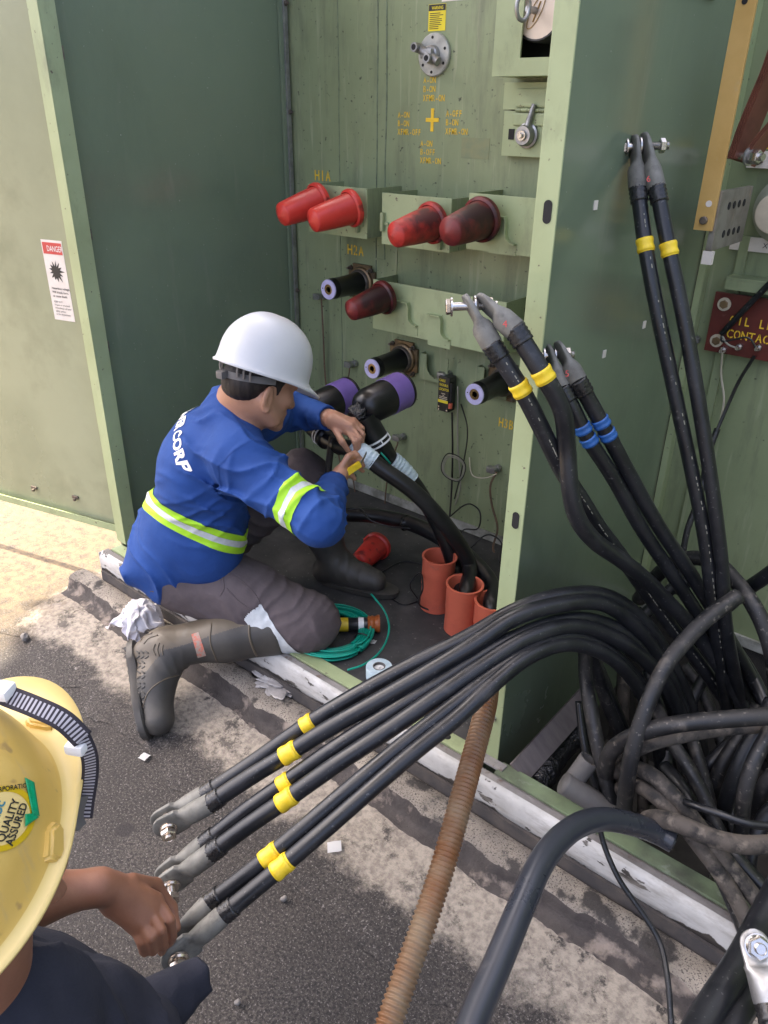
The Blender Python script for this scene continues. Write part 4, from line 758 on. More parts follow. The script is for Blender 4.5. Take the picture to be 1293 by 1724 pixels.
# ---------------------------------------------------------------- low-voltage cables
def lug_mesh(bm, p0, eye, nrm, r, hw=0.0235):
    """compression lug: round barrel at p0 flattening into a drilled tongue around eye"""
    p0, eye = V(p0), V(eye); a_ = (eye-p0); L_ = a_.length; a_.normalize(); n_ = V(nrm); n_ = (n_-a_*n_.dot(a_)).normalized(); w_ = a_.cross(n_)
    secs = [(0,r*1.16,r*1.16),(0.004,r*1.2,r*1.2),(L_*0.42,r*1.2,r*1.2),(L_*0.52,r*1.22,r*1.02),(L_*0.62,r*1.28,r*0.55),(L_*0.68,hw*0.97,0.0075),(L_,hw,0.0065)]
    for k in range(1,7): q = math.pi/2*k/6; secs.append((L_+hw*math.sin(q), max(hw*math.cos(q),0.001), 0.0055 if k < 6 else 0.004))
    rings = []
    for t_, w0, h0 in secs:
        e_ = 2.0 if h0 > r*0.6 else 3.4; ring = []
        for k in range(20):
            q = 2*math.pi*k/20; c_, s_ = math.cos(q), math.sin(q)
            ring.append(bm.verts.new(p0+a_*t_+w_*(w0*math.copysign(abs(c_)**(2/e_),c_))+n_*(h0*math.copysign(abs(s_)**(2/e_),s_))))
        rings.append(ring)
    for a0, b0 in zip(rings, rings[1:]):
        for k in range(20): bm.faces.new((a0[k],a0[(k+1)%20],b0[(k+1)%20],b0[k]))
    bm.faces.new(rings[0][::-1]); bm.faces.new(rings[-1])
def hexbolt(parent, c, nrm, front, back, mat='bolt', r=0.0145):
    """bolt through a lug: nut in front, washer, shank, head at the back"""
    c, n_ = V(c), V(nrm).normalized()
    bm = B(); cyl(bm, c-n_*back, c+n_*(front+0.004), 0.0078, n=12)
    for k in range(int((front+0.002)/0.0022)): lathe(bm, c+n_*(0.006+k*0.0022), n_, [(0,0.0078),(0.0011,0.0086),(0.0022,0.0078)], 12, cap0=False, cap1=False)
    obj('bolt_shank', bm, G[mat], parent)
    bm = B(); hexa(bm, c+n_*(front-0.012), n_, 0.0125, r); obj('nut', bm, G[mat], parent, smooth=20)
    bm = B(); hexa(bm, c-n_*back, -n_, 0.009, r); obj('bolt_head', bm, G[mat], parent, smooth=20)
    bm = B(); lathe(bm, c+n_*0.007, n_, [(0,0.0195),(0.003,0.0195),(0.0034,0.0175),(0.007,0.015)], 22); lathe(bm, c-n_*back, n_, [(0.0,0.0175),(0.003,0.0175)], 22); obj('washer', bm, G[mat], parent)
def cable(label, pts, r, mat='rubber', lug=None, nrm=None, tapes=(), group=None, name='power_cable', collar=True, bolt=None, shift=0.0, stripe=False, lugcol='lug', cut=False, relaxn=3):
    t = thing(name, label, 'cable', V(pts[-1]), group)
    path = relax(spline(pts,10),relaxn)
    bm = B(); sweep(bm, path, r, 14); obj('jacket', bm, G[mat], t, smooth=True)
    if cut:
        bm = B(); d_ = (path[0]-path[1]).normalized(); lathe(bm, path[0], d_, [(0.0005,r*0.72),(0.003,r*0.7)], 14); obj('cut_end', bm, G['ktape'], t)
    if lug is not None:
        n_ = V(nrm).normalized(); eye = V(lug)+n_*shift
        bm = B(); lug_mesh(bm, path[0], eye, n_, r, 0.033 if group == GF else 0.0235); obj('lug', bm, G[lugcol], t, smooth=40)
        bm = B(); d_ = (path[2]-path[0]).normalized(); bw = r*1.12
        sweep(bm, [path[0]-d_*0.006+d_*0.034*k/8 for k in range(9)], lambda s: bw+0.0011*math.sin(s*22)+0.0006, 16); obj('tape_collar', bm, G['ktape'], t, smooth=True)
        if bolt: hexbolt(t, eye, n_, *bolt)
    for px, mn, ln in tapes:
        i = min(range(len(path)), key=lambda k: (path[k]-V(px)).length); i = max(1,min(i,len(path)-2)); d_ = (path[i+1]-path[i-1]).normalized()
        bm = B(); sweep(bm, [path[i]+d_*(ln*(k/6-0.5)) for k in range(7)], lambda s: r*1.045+0.0012+0.0008*math.sin(s*9), 18); tpb = obj('tape_band', bm, G[mn], t, smooth=True)
        bm = B(); sweep(bm, [path[i]+d_*(ln*(0.50+0.10*k)) for k in range(2)], r*1.03+0.0006, 18); obj('tape_edge', bm, G[mn], t, smooth=True)
        bm = B(); x_, y_, _ = frame(d_); q = path[i]+x_*(r*1.04+0.003); box(bm, q-V((0.001,0.001,0.001)), q+V((0.001,0.001,0.001))); bm.free()
    if stripe:
        seg = [p for p in path]; bm = B(); rs = random.Random(len(label))
        side = V((0.62,-0.70,0.35)).normalized()
        for i in range(4,len(seg)-4):
            if rs.random() < 0.35: continue
            d_ = (seg[i+1]-seg[i-1]).normalized(); s_ = (side-d_*side.dot(d_)).normalized(); ps = [seg[i]+s_*r*1.0, seg[i]+s_*r*1.0+d_*(0.003+0.007*rs.random())]
            sweep(bm, ps, 0, flat=(0.0009,0.0005), hint=s_.cross(d_))
        tag(obj('jacket_print', bm, G['greywire'], t), kind='stuff')
    return t
RIGHT = V((0.77,0.64,0.05)); TOCAM = V((0.79,-0.52,0.02)); GF = 'lugged cables reaching out over the asphalt'
# pair standing against the partition
cable('upright cable with yellow tape, left of the tall pair bolted at the top', [(-0.7022,1.6673,1.5669),(-0.6559,1.6371,1.4651),(-0.5978,1.6236,1.3303),(-0.5286,1.6262,1.1624),(-0.4673,1.6328,1.0100),(-0.4169,1.6419,0.8748),(-0.3700,1.6581,0.7109),(-0.3325,1.7107,0.5259),(-0.2925,1.8061,0.2930)], 0.0158, 'rubber', (-0.7288,1.6977,1.6448), RIGHT, [((-0.6559,1.6371,1.4651),'ytape',0.026)], shift=-0.006, bolt=(0.062,0.02), stripe=True, group='upright cable pair')
LA = cable('upright cable with yellow tape, right of the tall pair bolted at the top', [(-0.6655,1.6768,1.5686),(-0.6115,1.6553,1.4595),(-0.5484,1.6444,1.3222),(-0.4727,1.6375,1.1323),(-0.4041,1.6383,0.9407),(-0.3626,1.6501,0.7986),(-0.3269,1.6738,0.6379),(-0.2837,1.7586,0.4287),(-0.2265,1.8529,0.1730)], 0.0158, 'rubber', (-0.7204,1.7004,1.6494), RIGHT, [((-0.6115,1.6553,1.4595),'ytape',0.026)], shift=0.006, group='upright cable pair')
# pair crossing in front of the partition flange
cable('yellow-taped cable leaning over the partition flange, left of its bolted pair', [(-0.7415,1.2073,1.3216),(-0.6879,1.2305,1.2468),(-0.6452,1.2635,1.1566),(-0.6151,1.2951,1.0799),(-0.5917,1.3510,1.0039),(-0.5689,1.4234,0.9100),(-0.5419,1.5012,0.8188),(-0.5142,1.5763,0.7227),(-0.4842,1.6161,0.6583),(-0.4300,1.6786,0.5544),(-0.3724,1.7427,0.4487),(-0.2856,1.8247,0.2905),(-0.1794,1.9206,0.0855)], 0.0172, 'rubber', (-0.7907,1.2103,1.3863), RIGHT, [((-0.6879,1.2305,1.2468),'ytape',0.024)], shift=-0.006, bolt=(0.042,0.036), stripe=True, group='cable pair leaning over the flange')
LB = cable('yellow-taped cable bulging in front of its pair at the partition flange', [(-0.7072,1.2271,1.3524),(-0.6479,1.2400,1.2771),(-0.6156,1.2662,1.2112),(-0.6042,1.2827,1.1349),(-0.5884,1.2797,1.0676),(-0.5685,1.2907,0.9943),(-0.5461,1.3379,0.9284),(-0.5143,1.4291,0.8514),(-0.4780,1.5200,0.7683),(-0.4419,1.5863,0.6923),(-0.3958,1.6547,0.6072),(-0.3451,1.7166,0.5068),(-0.2597,1.7937,0.3429),(-0.1495,1.8880,0.1308)], 0.0180, 'rubber', (-0.7764,1.2177,1.3906), RIGHT, [((-0.6479,1.2400,1.2771),'ytape',0.024)], shift=0.006, group='cable pair leaning over the flange')
# blue taped pair
cable('blue-taped cable nearer the partition flange, left of the blue pair', [(-0.6866,1.4056,1.2016),(-0.6609,1.4138,1.1606),(-0.6330,1.4298,1.1067),(-0.5843,1.4798,1.0127),(-0.5242,1.5523,0.8731),(-0.4743,1.6126,0.7712),(-0.4198,1.6734,0.6645),(-0.3688,1.7324,0.5593),(-0.2415,1.8435,0.3077),(-0.1524,1.9240,0.1009)], 0.0165, 'rubber', (-0.7328,1.4343,1.2576), RIGHT, [((-0.6389,1.4209,1.1224),'btape',0.018),((-0.6239,1.4307,1.0969),'btape',0.018)], shift=-0.006, bolt=(0.042,0.015), group='blue-taped cable pair')
LC = cable('blue-taped cable farther from the partition flange, right of the blue pair', [(-0.6625,1.4220,1.2181),(-0.6356,1.4408,1.1698),(-0.6076,1.4592,1.1193),(-0.5581,1.5135,1.0091),(-0.4969,1.5882,0.8712),(-0.4426,1.6502,0.7666),(-0.3888,1.7101,0.6594),(-0.3324,1.7583,0.5533),(-0.2258,1.8505,0.3424),(-0.1358,1.9383,0.1453)], 0.0168, 'rubber', (-0.7197,1.4305,1.2684), RIGHT, [((-0.6136,1.4501,1.1349),'btape',0.018),((-0.5971,1.4605,1.1084),'btape',0.018)], shift=0.006, group='blue-taped cable pair')
for t_, p_, c_ in ((LA,(-0.6739,1.6362,1.5836),'6'),(LB,(-0.7178,1.1981,1.3613),'4'),(LC,(-0.6784,1.3899,1.2335),'5')): lettering('number_mark', c_, p_, rt2, up2, 0.018, G['redink'], t_, lift=0.0)
# three foreground pairs held out over the asphalt
cable('back cable of the top foreground pair, yellow tape farthest up', [(-1.0742,0.6946,0.3580),(-1.0112,0.7920,0.4259),(-0.9407,0.8898,0.5066),(-0.8738,0.9739,0.5714),(-0.7907,1.0749,0.6415),(-0.7146,1.1619,0.6994),(-0.6589,1.2530,0.7450),(-0.5969,1.3585,0.7606),(-0.5406,1.4577,0.7306),(-0.4826,1.5488,0.6429),(-0.4246,1.6267,0.5139)]+[(-0.3565,1.7027,0.3261),(-0.2940,1.7577,0.1140)], 0.0185, 'rubber', (-1.1227,0.6186,0.3045), TOCAM, [((-0.9407,0.8898,0.5066),'ytape',0.026)], shift=-0.008, group=GF)
cable('front cable of the top foreground pair with a nut facing the camera', [(-1.0367,0.6823,0.3699),(-0.9864,0.7527,0.4238),(-0.9308,0.8210,0.4789),(-0.8715,0.8950,0.5381),(-0.8061,0.9737,0.5967),(-0.7271,1.0730,0.6694),(-0.6836,1.1372,0.7114),(-0.6428,1.2257,0.7498),(-0.5839,1.3358,0.7544),(-0.5392,1.4282,0.7285),(-0.4882,1.5168,0.6457),(-0.4305,1.5949,0.5172),(-0.3686,1.6625,0.3465),(-0.3097,1.7255,0.1288)], 0.0188, 'rubber', (-1.1036,0.6124,0.3153), TOCAM, [((-0.9308,0.8210,0.4789),'ytape',0.036)], shift=0.005, bolt=(0.030,0.016,'bolt_warm',0.0175), group=GF)
cable('back cable of the middle foreground pair with narrow yellow tape', [(-0.9986,0.6303,0.3217),(-0.9557,0.7054,0.3808),(-0.9077,0.7824,0.4366),(-0.8460,0.8672,0.5089),(-0.7817,0.9645,0.5747),(-0.7165,1.0609,0.6383),(-0.6554,1.1645,0.6957),(-0.6110,1.2576,0.7148),(-0.5657,1.3630,0.7074),(-0.5104,1.4801,0.6400),(-0.4427,1.5802,0.5105),(-0.3776,1.6559,0.3258),(-0.3281,1.7100,0.1285)], 0.0180, 'rubber', (-1.0336,0.5595,0.2593), TOCAM, [((-0.9077,0.7824,0.4366),'ytape',0.026)], shift=-0.008, group=GF)
cable('front cable of the middle foreground pair with its bolt sticking out', [(-0.9608,0.6186,0.3339),(-0.9186,0.6818,0.3871),(-0.8704,0.7505,0.4411),(-0.8144,0.8336,0.5069),(-0.7520,0.9289,0.5722),(-0.6907,1.0254,0.6407),(-0.6538,1.0966,0.6796),(-0.6006,1.2261,0.7202),(-0.5533,1.3424,0.7051),(-0.4922,1.4576,0.6277),(-0.4282,1.5631,0.5105),(-0.3684,1.6382,0.3534),(-0.3103,1.7058,0.1438)], 0.0182, 'rubber', (-1.0179,0.5492,0.2682), TOCAM, [((-0.8704,0.7505,0.4411),'ytape',0.036)], shift=0.005, bolt=(0.045,0.016,'bolt_warm',0.0175), group=GF)
cable('back cable of the bottom foreground pair beside the gripping hand', [(-0.8772,0.5447,0.3279),(-0.8476,0.5952,0.3666),(-0.8147,0.6525,0.4116),(-0.7805,0.7284,0.4609),(-0.7378,0.8210,0.5247),(-0.6984,0.9200,0.5801),(-0.6561,1.0195,0.6330),(-0.6182,1.1093,0.6767),(-0.5874,1.2077,0.6985),(-0.5531,1.3164,0.6878),(-0.5086,1.4219,0.6164),(-0.4624,1.5259,0.4971),(-0.4190,1.6104,0.3525),(-0.3651,1.6792,0.1279)], 0.0168, 'rubber', (-0.8875,0.4622,0.2829), TOCAM, [((-0.8147,0.6525,0.4116),'ytape',0.036)], shift=-0.008, group=GF)
cable('front cable of the bottom foreground pair, lug half under the navy sleeve', [(-0.8299,0.5408,0.3401),(-0.8033,0.5952,0.3775),(-0.7779,0.6480,0.4141),(-0.7441,0.7243,0.4644),(-0.7051,0.8191,0.5250),(-0.6670,0.9182,0.5824),(-0.6321,1.0067,0.6278),(-0.6053,1.0894,0.6747),(-0.5852,1.1798,0.6975),(-0.5505,1.2897,0.6883),(-0.5055,1.3898,0.6300),(-0.4660,1.4851,0.5278),(-0.4241,1.5762,0.3729),(-0.3799,1.6477,0.1427)], 0.0170, 'rubber', (-0.8645,0.4570,0.2904), TOCAM, [((-0.7779,0.6480,0.4141),'ytape',0.036)], shift=0.005, bolt=(0.03,0.016,'bolt_warm',0.0175), group=GF)
# bottom right pair
cable('black cable entering at the bottom right corner in front of the sill', [(-0.0260,1.2408,0.4933),(-0.0341,1.1240,0.4598),(-0.0402,0.9804,0.4709),(-0.0518,0.8583,0.4772),(-0.0577,0.7464,0.4917)], 0.024, 'rubber', group='bottom right corner cables')
cable('black cable with a silver bolted lug at the bottom right corner', [(0.0165,0.9108,0.5150),(0.0449,0.8673,0.5023),(0.0712,0.8146,0.4785)], 0.0195, 'rubber', (-0.0276,0.9594,0.5544), V((0.35,-0.62,0.7)), (), shift=0.0, bolt=(0.022,0.014,'bolt',0.0175), lugcol='steel', group='bottom right corner cables')
cable('black cable along the lower right picture corner beneath the silver lug', [(-0.0028,1.0909,0.4372),(-0.0058,0.9850,0.4571),(-0.0165,0.8802,0.4663),(-0.0251,0.7737,0.4922)], 0.020, 'rubber', group='bottom right corner cables')
# the thick smooth cable hooped over the sill
cable('thick smooth blue-black cable hooped over the white sill, cut end by the pit', [(-0.2361,1.2603,0.3457),(-0.2657,1.2544,0.3515),(-0.3150,1.1994,0.3953),(-0.3559,1.1338,0.4346),(-0.3789,1.0477,0.4651),(-0.3814,0.9413,0.4837),(-0.3620,0.8247,0.4818),(-0.3414,0.7208,0.4758),(-0.3245,0.6305,0.4728),(-0.3070,0.5579,0.4734)], 0.0240, 'hoop', cut=True)
cable('thin black wire trailing from the pit down over the concrete', [(-0.3920,1.2456,0.2978),(-0.3698,1.2363,0.2566),(-0.3154,1.2165,0.2039),(-0.2522,1.2091,0.1588),(-0.2002,1.1972,0.1207),(-0.1620,1.1549,0.0979),(-0.1204,1.0964,0.0466),(-0.0895,1.0521,0.0079)], 0.0062, 'rubber', name='loose_wire')
# tangle in the pit
TG = 'cables tangled in the pit'
def tangle(label, pts, r, mat, **k): return cable(label, pts, r*0.87, mat, group=TG, relaxn=2, **k)
tangle('grey cable crossing the tangle diagonally, cut end pointing up right', [(-0.3065,1.6213,0.7520),(-0.3395,1.5427,0.7191),(-0.3593,1.4873,0.6826),(-0.3719,1.4382,0.6467),(-0.3787,1.4006,0.5991),(-0.3793,1.3620,0.5423),(-0.3766,1.3288,0.4680),(-0.3703,1.3155,0.3752),(-0.3676,1.3433,0.2394)], 0.0205, 'rubber_dusty', cut=True)
tangle('cable arching over the tangle down to the right picture edge', [(-0.5936,1.8438,0.5013),(-0.5451,1.8182,0.6209),(-0.4853,1.7893,0.7000),(-0.4421,1.7823,0.7236),(-0.3920,1.7689,0.7290),(-0.3441,1.7421,0.7173),(-0.2945,1.7111,0.6972),(-0.2543,1.6916,0.6623),(-0.2166,1.6819,0.6016),(-0.1708,1.7078,0.4317)], 0.0220, 'rubber_dusty')
tangle('cable entering from the right edge behind the arched cable', [(-0.2474,1.7544,0.8125),(-0.2853,1.7776,0.7415),(-0.3265,1.8107,0.6674),(-0.3769,1.8431,0.5602),(-0.4346,1.8444,0.4157)], 0.0205, 'rubber')
tangle('cable lying across the tangle from the right edge to the flange side', [(-0.1292,1.5102,0.5864),(-0.1636,1.4792,0.5825),(-0.2351,1.4257,0.5688),(-0.3112,1.3759,0.5447),(-0.3587,1.3582,0.5114),(-0.3983,1.3534,0.4660),(-0.4318,1.3556,0.4017),(-0.4386,1.3803,0.2947),(-0.4374,1.4406,0.1440)], 0.0215, 'rubber_dusty')
tangle('muddy cable just beneath the one lying across the tangle', [(-0.1295,1.5947,0.4952),(-0.2412,1.4966,0.4863),(-0.3057,1.4331,0.4711),(-0.3559,1.4012,0.4416),(-0.3980,1.3886,0.3876),(-0.4134,1.4003,0.3154),(-0.4113,1.4435,0.1814)], 0.0165, 'rubber_muddy')
tangle('glossy worn cable standing at the left edge of the tangle', [(-0.6035,1.5411,0.4975),(-0.5669,1.4797,0.4697),(-0.5244,1.4310,0.4320),(-0.4906,1.4008,0.3890),(-0.4513,1.3772,0.3274),(-0.4105,1.3697,0.2445),(-0.3903,1.3984,0.1321)], 0.0200, 'rubber_dusty')
tangle('cable slanting down behind the glossy worn one', [(-0.6010,1.5251,0.5357),(-0.5743,1.5649,0.4318),(-0.5336,1.5841,0.3235),(-0.4810,1.6110,0.2121),(-0.4433,1.6329,0.1116)], 0.0195, 'rubber_dusty')
tangle('thin dark cable at the far left of the tangle', [(-0.5763,1.4872,0.3837),(-0.5352,1.4476,0.3179),(-0.4881,1.4143,0.2539),(-0.4441,1.3975,0.1967),(-0.4180,1.4207,0.0905)], 0.0120, 'rubber')
tangle('mud-caked cable curving right from the tangle centre', [(-0.4344,1.4019,0.3000),(-0.3786,1.3684,0.3771),(-0.3234,1.3452,0.4053),(-0.2649,1.3355,0.3841),(-0.2041,1.3225,0.3555),(-0.1448,1.3156,0.3159),(-0.0807,1.3106,0.2733),(-0.0125,1.3065,0.2269)], 0.0205, 'rubber_muddy')
tangle('second mud-caked cable just below the first', [(-0.4082,1.3887,0.2699),(-0.3604,1.3505,0.3499),(-0.3089,1.3228,0.3759),(-0.2512,1.3137,0.3567),(-0.1903,1.3001,0.3269),(-0.1195,1.2856,0.2837),(-0.0571,1.2609,0.2355),(-0.0053,1.2373,0.1802)], 0.0190, 'rubber_muddy')
tangle('cable with peeling jacket running level to the lower right edge', [(-0.3146,1.3023,0.2872),(-0.2945,1.2775,0.3560),(-0.2391,1.2628,0.3965),(-0.1782,1.2703,0.3981),(-0.1243,1.2878,0.4016),(-0.0775,1.3172,0.4096),(-0.0361,1.3547,0.4146)], 0.0220, 'rubber_muddy')
tangle('thin grey lead crossing above the peeling cable', [(-0.2704,1.3603,0.3628),(-0.2303,1.3210,0.4071),(-0.1843,1.3220,0.4172),(-0.1275,1.3377,0.4146),(-0.0845,1.3700,0.4098),(-0.0481,1.4026,0.4137)], 0.0095, 'rubber')
tangle('dusty cable falling from the right edge into the tangle', [(-0.1588,1.5913,0.5697),(-0.1564,1.5326,0.5228),(-0.1622,1.4707,0.4595),(-0.1577,1.4436,0.3919),(-0.1413,1.4430,0.2840),(-0.1226,1.4813,0.1441)], 0.0190, 'rubber_dusty')
tangle('patchy cable dropping through the middle of the tangle', [(-0.4318,1.6078,0.3860),(-0.3458,1.5115,0.3761),(-0.2933,1.4821,0.3548),(-0.2430,1.4661,0.3128),(-0.1936,1.4438,0.2624),(-0.1165,1.4336,0.1960),(-0.0217,1.4314,0.1200)], 0.0195, 'rubber_dusty')
tangle('cable behind the patchy one on its right', [(-0.3705,1.6710,0.3396),(-0.3031,1.5750,0.3313),(-0.2615,1.5472,0.2824),(-0.2188,1.5312,0.2062),(-0.1725,1.5361,0.1131)], 0.0180, 'rubber_dusty')
tangle('dark cable leaning left in the right half of the tangle', [(-0.2169,1.7079,0.4234),(-0.2199,1.6543,0.3908),(-0.2369,1.5910,0.3174),(-0.2388,1.5634,0.2352),(-0.2342,1.5833,0.1069)], 0.0195, 'rubber_dusty')
tangle('dark cable leaning left beside the right picture edge', [(-0.1873,1.6808,0.4771),(-0.1889,1.6243,0.4383),(-0.1987,1.5744,0.3762),(-0.2010,1.5429,0.2887),(-0.1967,1.5602,0.1352)], 0.0205, 'rubber')
tangle('smooth cable running down to the lower right sill', [(-0.2622,1.4213,0.2696),(-0.1889,1.3475,0.2872),(-0.1255,1.3153,0.2483),(-0.0677,1.2771,0.2074),(-0.0069,1.1819,0.2085)], 0.0200, 'rubber')
tangle('smooth cable above the lower right sill corner', [(-0.2197,1.4220,0.2620),(-0.1414,1.3779,0.2740),(-0.0763,1.3688,0.2459),(-0.0013,1.3642,0.2121)], 0.0205, 'rubber')
tangle('short dark cable end deep in the tangle centre', [(-0.2389,1.6853,0.3298),(-0.2534,1.6316,0.3111),(-0.2704,1.5953,0.2781),(-0.2984,1.6119,0.1633)], 0.0180, 'rubber')
tangle('cable at the right edge below the dusty falling one', [(-0.1011,1.5995,0.4241),(-0.1340,1.5572,0.3580),(-0.1360,1.5534,0.2680),(-0.1168,1.5826,0.1140)], 0.0185, 'rubber_dusty')
tangle('dark cable low behind the tangle along the tank foot', [(-0.6285,1.9246,0.3385),(-0.5955,1.9948,0.4024),(-0.5550,2.0439,0.4693),(-0.4997,2.0676,0.5018)], 0.0205, 'rubber')
tangle('deep cable climbing between the crossing pairs', [(-0.3857,1.7394,0.1993),(-0.3841,1.7990,0.2862),(-0.3799,1.8817,0.3606),(-0.3900,1.9641,0.4305)], 0.0185, 'rubber')
tangle('deep cable below the crossing pairs, leaning right', [(-0.2384,1.7564,0.1525),(-0.3117,1.8009,0.2434),(-0.3789,1.8433,0.3021),(-0.4426,1.8604,0.3407)], 0.0185, 'rubber_dusty')
tangle('deep brown cable seen through the arch of the foreground pairs', [(-0.5833,1.7948,0.3070),(-0.5323,1.7059,0.2207),(-0.4781,1.6136,0.1255),(-0.4265,1.5498,-0.0329)], 0.0210, 'rubber_muddy')
tangle('second deep brown cable behind the arch of the foreground pairs', [(-0.5313,1.8076,0.2623),(-0.4792,1.7204,0.1989),(-0.4284,1.6454,0.1118),(-0.3767,1.5913,-0.0321)], 0.0190, 'rubber_muddy')
tangle('black cable deep at the left of the tangle behind the glossy one', [(-0.6274,1.6848,0.3712),(-0.5521,1.6587,0.2835),(-0.4684,1.6314,0.1836),(-0.3777,1.6205,0.0560)], 0.0200, 'rubber')
tangle('black cable standing deep under the foreground arch', [(-0.5091,1.7846,0.3311),(-0.4361,1.7162,0.2701),(-0.3736,1.6335,0.2008),(-0.3361,1.5623,0.0921)], 0.0200, 'rubber')
tangle('black cable deep below the arched cable by the right edge', [(-0.3482,1.8841,0.4556),(-0.2743,1.8361,0.4240),(-0.2066,1.7768,0.3830),(-0.1495,1.7616,0.2903)], 0.0200, 'rubber')
tangle('black cable between the mud-caked pair and the patchy cable', [(-0.3515,1.5276,0.2767),(-0.2926,1.4895,0.2781),(-0.2353,1.4580,0.2478),(-0.1749,1.4364,0.1851),(-0.1035,1.4131,0.1062)], 0.0190, 'rubber')
tangle('black cable in the lower right of the tangle above the peeling cable', [(-0.2720,1.6515,0.2333),(-0.2077,1.5807,0.2227),(-0.1556,1.5315,0.1725),(-0.1145,1.5062,0.0844)], 0.0190, 'rubber')
tangle('black cable lowest at the right edge of the pit', [(-0.0819,1.5404,0.3561),(-0.1111,1.5090,0.3017),(-0.1122,1.4532,0.2201),(-0.0817,1.4143,0.1246)], 0.0200, 'rubber')
# grey pipe with an open end, and a plank leaning in the pit
t = thing('pipe', 'grey plastic pipe with an open end at the pit corner', 'pipe', (-0.4456,1.3497,0.2360))
bm = B(); path = spline([(-0.5137,1.3108,0.2834),(-0.4706,1.3306,0.2600),(-0.4027,1.3609,0.2218)],8); sweep(bm, path, 0.027, 20); obj('pipe_wall', bm, G['greypipe'], t, smooth=True)
bm = B(); p_ = V((-0.5037,1.3423,0.2963)); lathe(bm, p_-V((0.0,0.0,0.03)), V((0.25,0.4,0.8)), [(0,0.024),(0.075,0.025),(0.075,0.021),(0.01,0.020)], 20); obj('pipe_socket', bm, G['greypipe'], t, smooth=40)
pl = [V((-0.6494,1.3445,0.1959)),V((-0.6116,1.6371,0.2808))]
bm = B(); sweep(bm, [pl[0].lerp(pl[1],k/6) for k in range(7)], 0, flat=(0.03,0.006), hint=(0.76,0.23,-0.6)); o_ = obj('plank', bm, G['wood'], org=pl[0]); tag(o_, 'dusty flat plank leaning in the pit behind the partition flange', 'plank')
bm = B(); path = relax(spline([(-0.6084,1.3811,0.1566),(-0.6071,1.4531,0.1752),(-0.6048,1.5467,0.1813),(-0.6047,1.6255,0.2116)],8),2); sweep(bm, path, lambda s: 0.03+0.004*math.sin(9*s), 14)
for v in bm.verts: v.co += V((1,1,1))*mnoise.noise(v.co*60)*0.006
o_ = obj('plastic_sheet', bm, G['wrap'], org=path[0], smooth=True); tag(o_, 'crumpled dark plastic sheet under the leaning plank', 'plastic sheet')
# ---------------------------------------------------------------- ribbed brown hose
pts = [(-0.7301,1.2954,0.4825),(-0.6875,1.2144,0.4835),(-0.6468,1.1129,0.4563),(-0.5969,0.9833,0.4194),(-0.5566,0.8724,0.3788),(-0.5254,0.7698,0.3398),(-0.5043,0.6874,0.2999),(-0.4864,0.6240,0.2706),(-0.4682,0.5625,0.2436)]
path = relax(spline(pts,12),4)
acc = [0]; 
for p_,q_ in zip(path,path[1:]): acc.append(acc[-1]+(q_-p_).length)
dense = []; L_ = acc[-1]; n_ = int(L_/0.0016); j = 0
for k in range(n_+1):
    s_ = L_*k/n_
    while j < len(acc)-2 and acc[j+1] < s_: j += 1
    dense.append(path[j].lerp(path[j+1], (s_-acc[j])/max(acc[j+1]-acc[j],1e-9)))
bm = B(); cnt = [0]
sweep(bm, dense, lambda t_: 0.0235+0.0021*math.cos(t_*L_*2*math.pi/0.0098), 22)
o_ = obj('ribbed_hose', bm, G['hose'], org=path[-1], smooth=True); tag(o_, 'brown ribbed flexible hose rising from the concrete to the partition flange', 'hose')

# ---------------------------------------------------------------- small things on the floor and ground
# coil of green wire
t = thing('wire_coil', 'coil of thin green wire on the compartment floor by the knee', 'wire coil', (-1.4265,1.5039,0.1900))
cc = V((-1.4245,1.4623,0.1950)); bm = B(); pts = []
turns = 30
for k in range(turns*40):
    q = 2*math.pi*k/40; tn = k/40; lay = int(tn)
    R_ = 0.098+0.044*((lay*0.618)%1.0)+0.004*math.sin(q*0.31+lay); z_ = 0.004+0.026*((lay*0.37)%1.0)*(1-abs(((lay*0.618)%1.0)-0.5))+0.003*math.sin(q+lay)
    pts.append(cc+V((R_*math.cos(q)+0.006*math.sin(lay*1.7), R_*0.98*math.sin(q)+0.006*math.cos(lay*2.1), z_)))
sweep(bm, pts, 0.0031, 6); obj('coiled_wire', bm, G['greenwire'], t, smooth=True)
bm = B(); sweep(bm, relax(spline([(-1.2567,1.3609,0.2000),(-1.2376,1.4073,0.2000),(-1.2396,1.4944,0.2000),(-1.2835,1.5912,0.2100),(-1.3445,1.6430,0.2250),(-1.4242,1.6656,0.2500)],12),2), 0.0033, 8); obj('loose_end', bm, G['greenwire'], t, smooth=True)
for q in (0.35,2.4):
    c_ = cc+V((0.113*math.cos(q),0.113*math.sin(q),0.014)); r_ = V((math.cos(q),math.sin(q),0)); bm = B(); sweep(bm, [c_+r_*0.026*math.cos(w)+V((0,0,0.018*math.sin(w))) for w in [2*math.pi*i/20 for i in range(21)]], 0.0022, 6, caps=False); obj('tie', bm, G['black'], t, smooth=True)
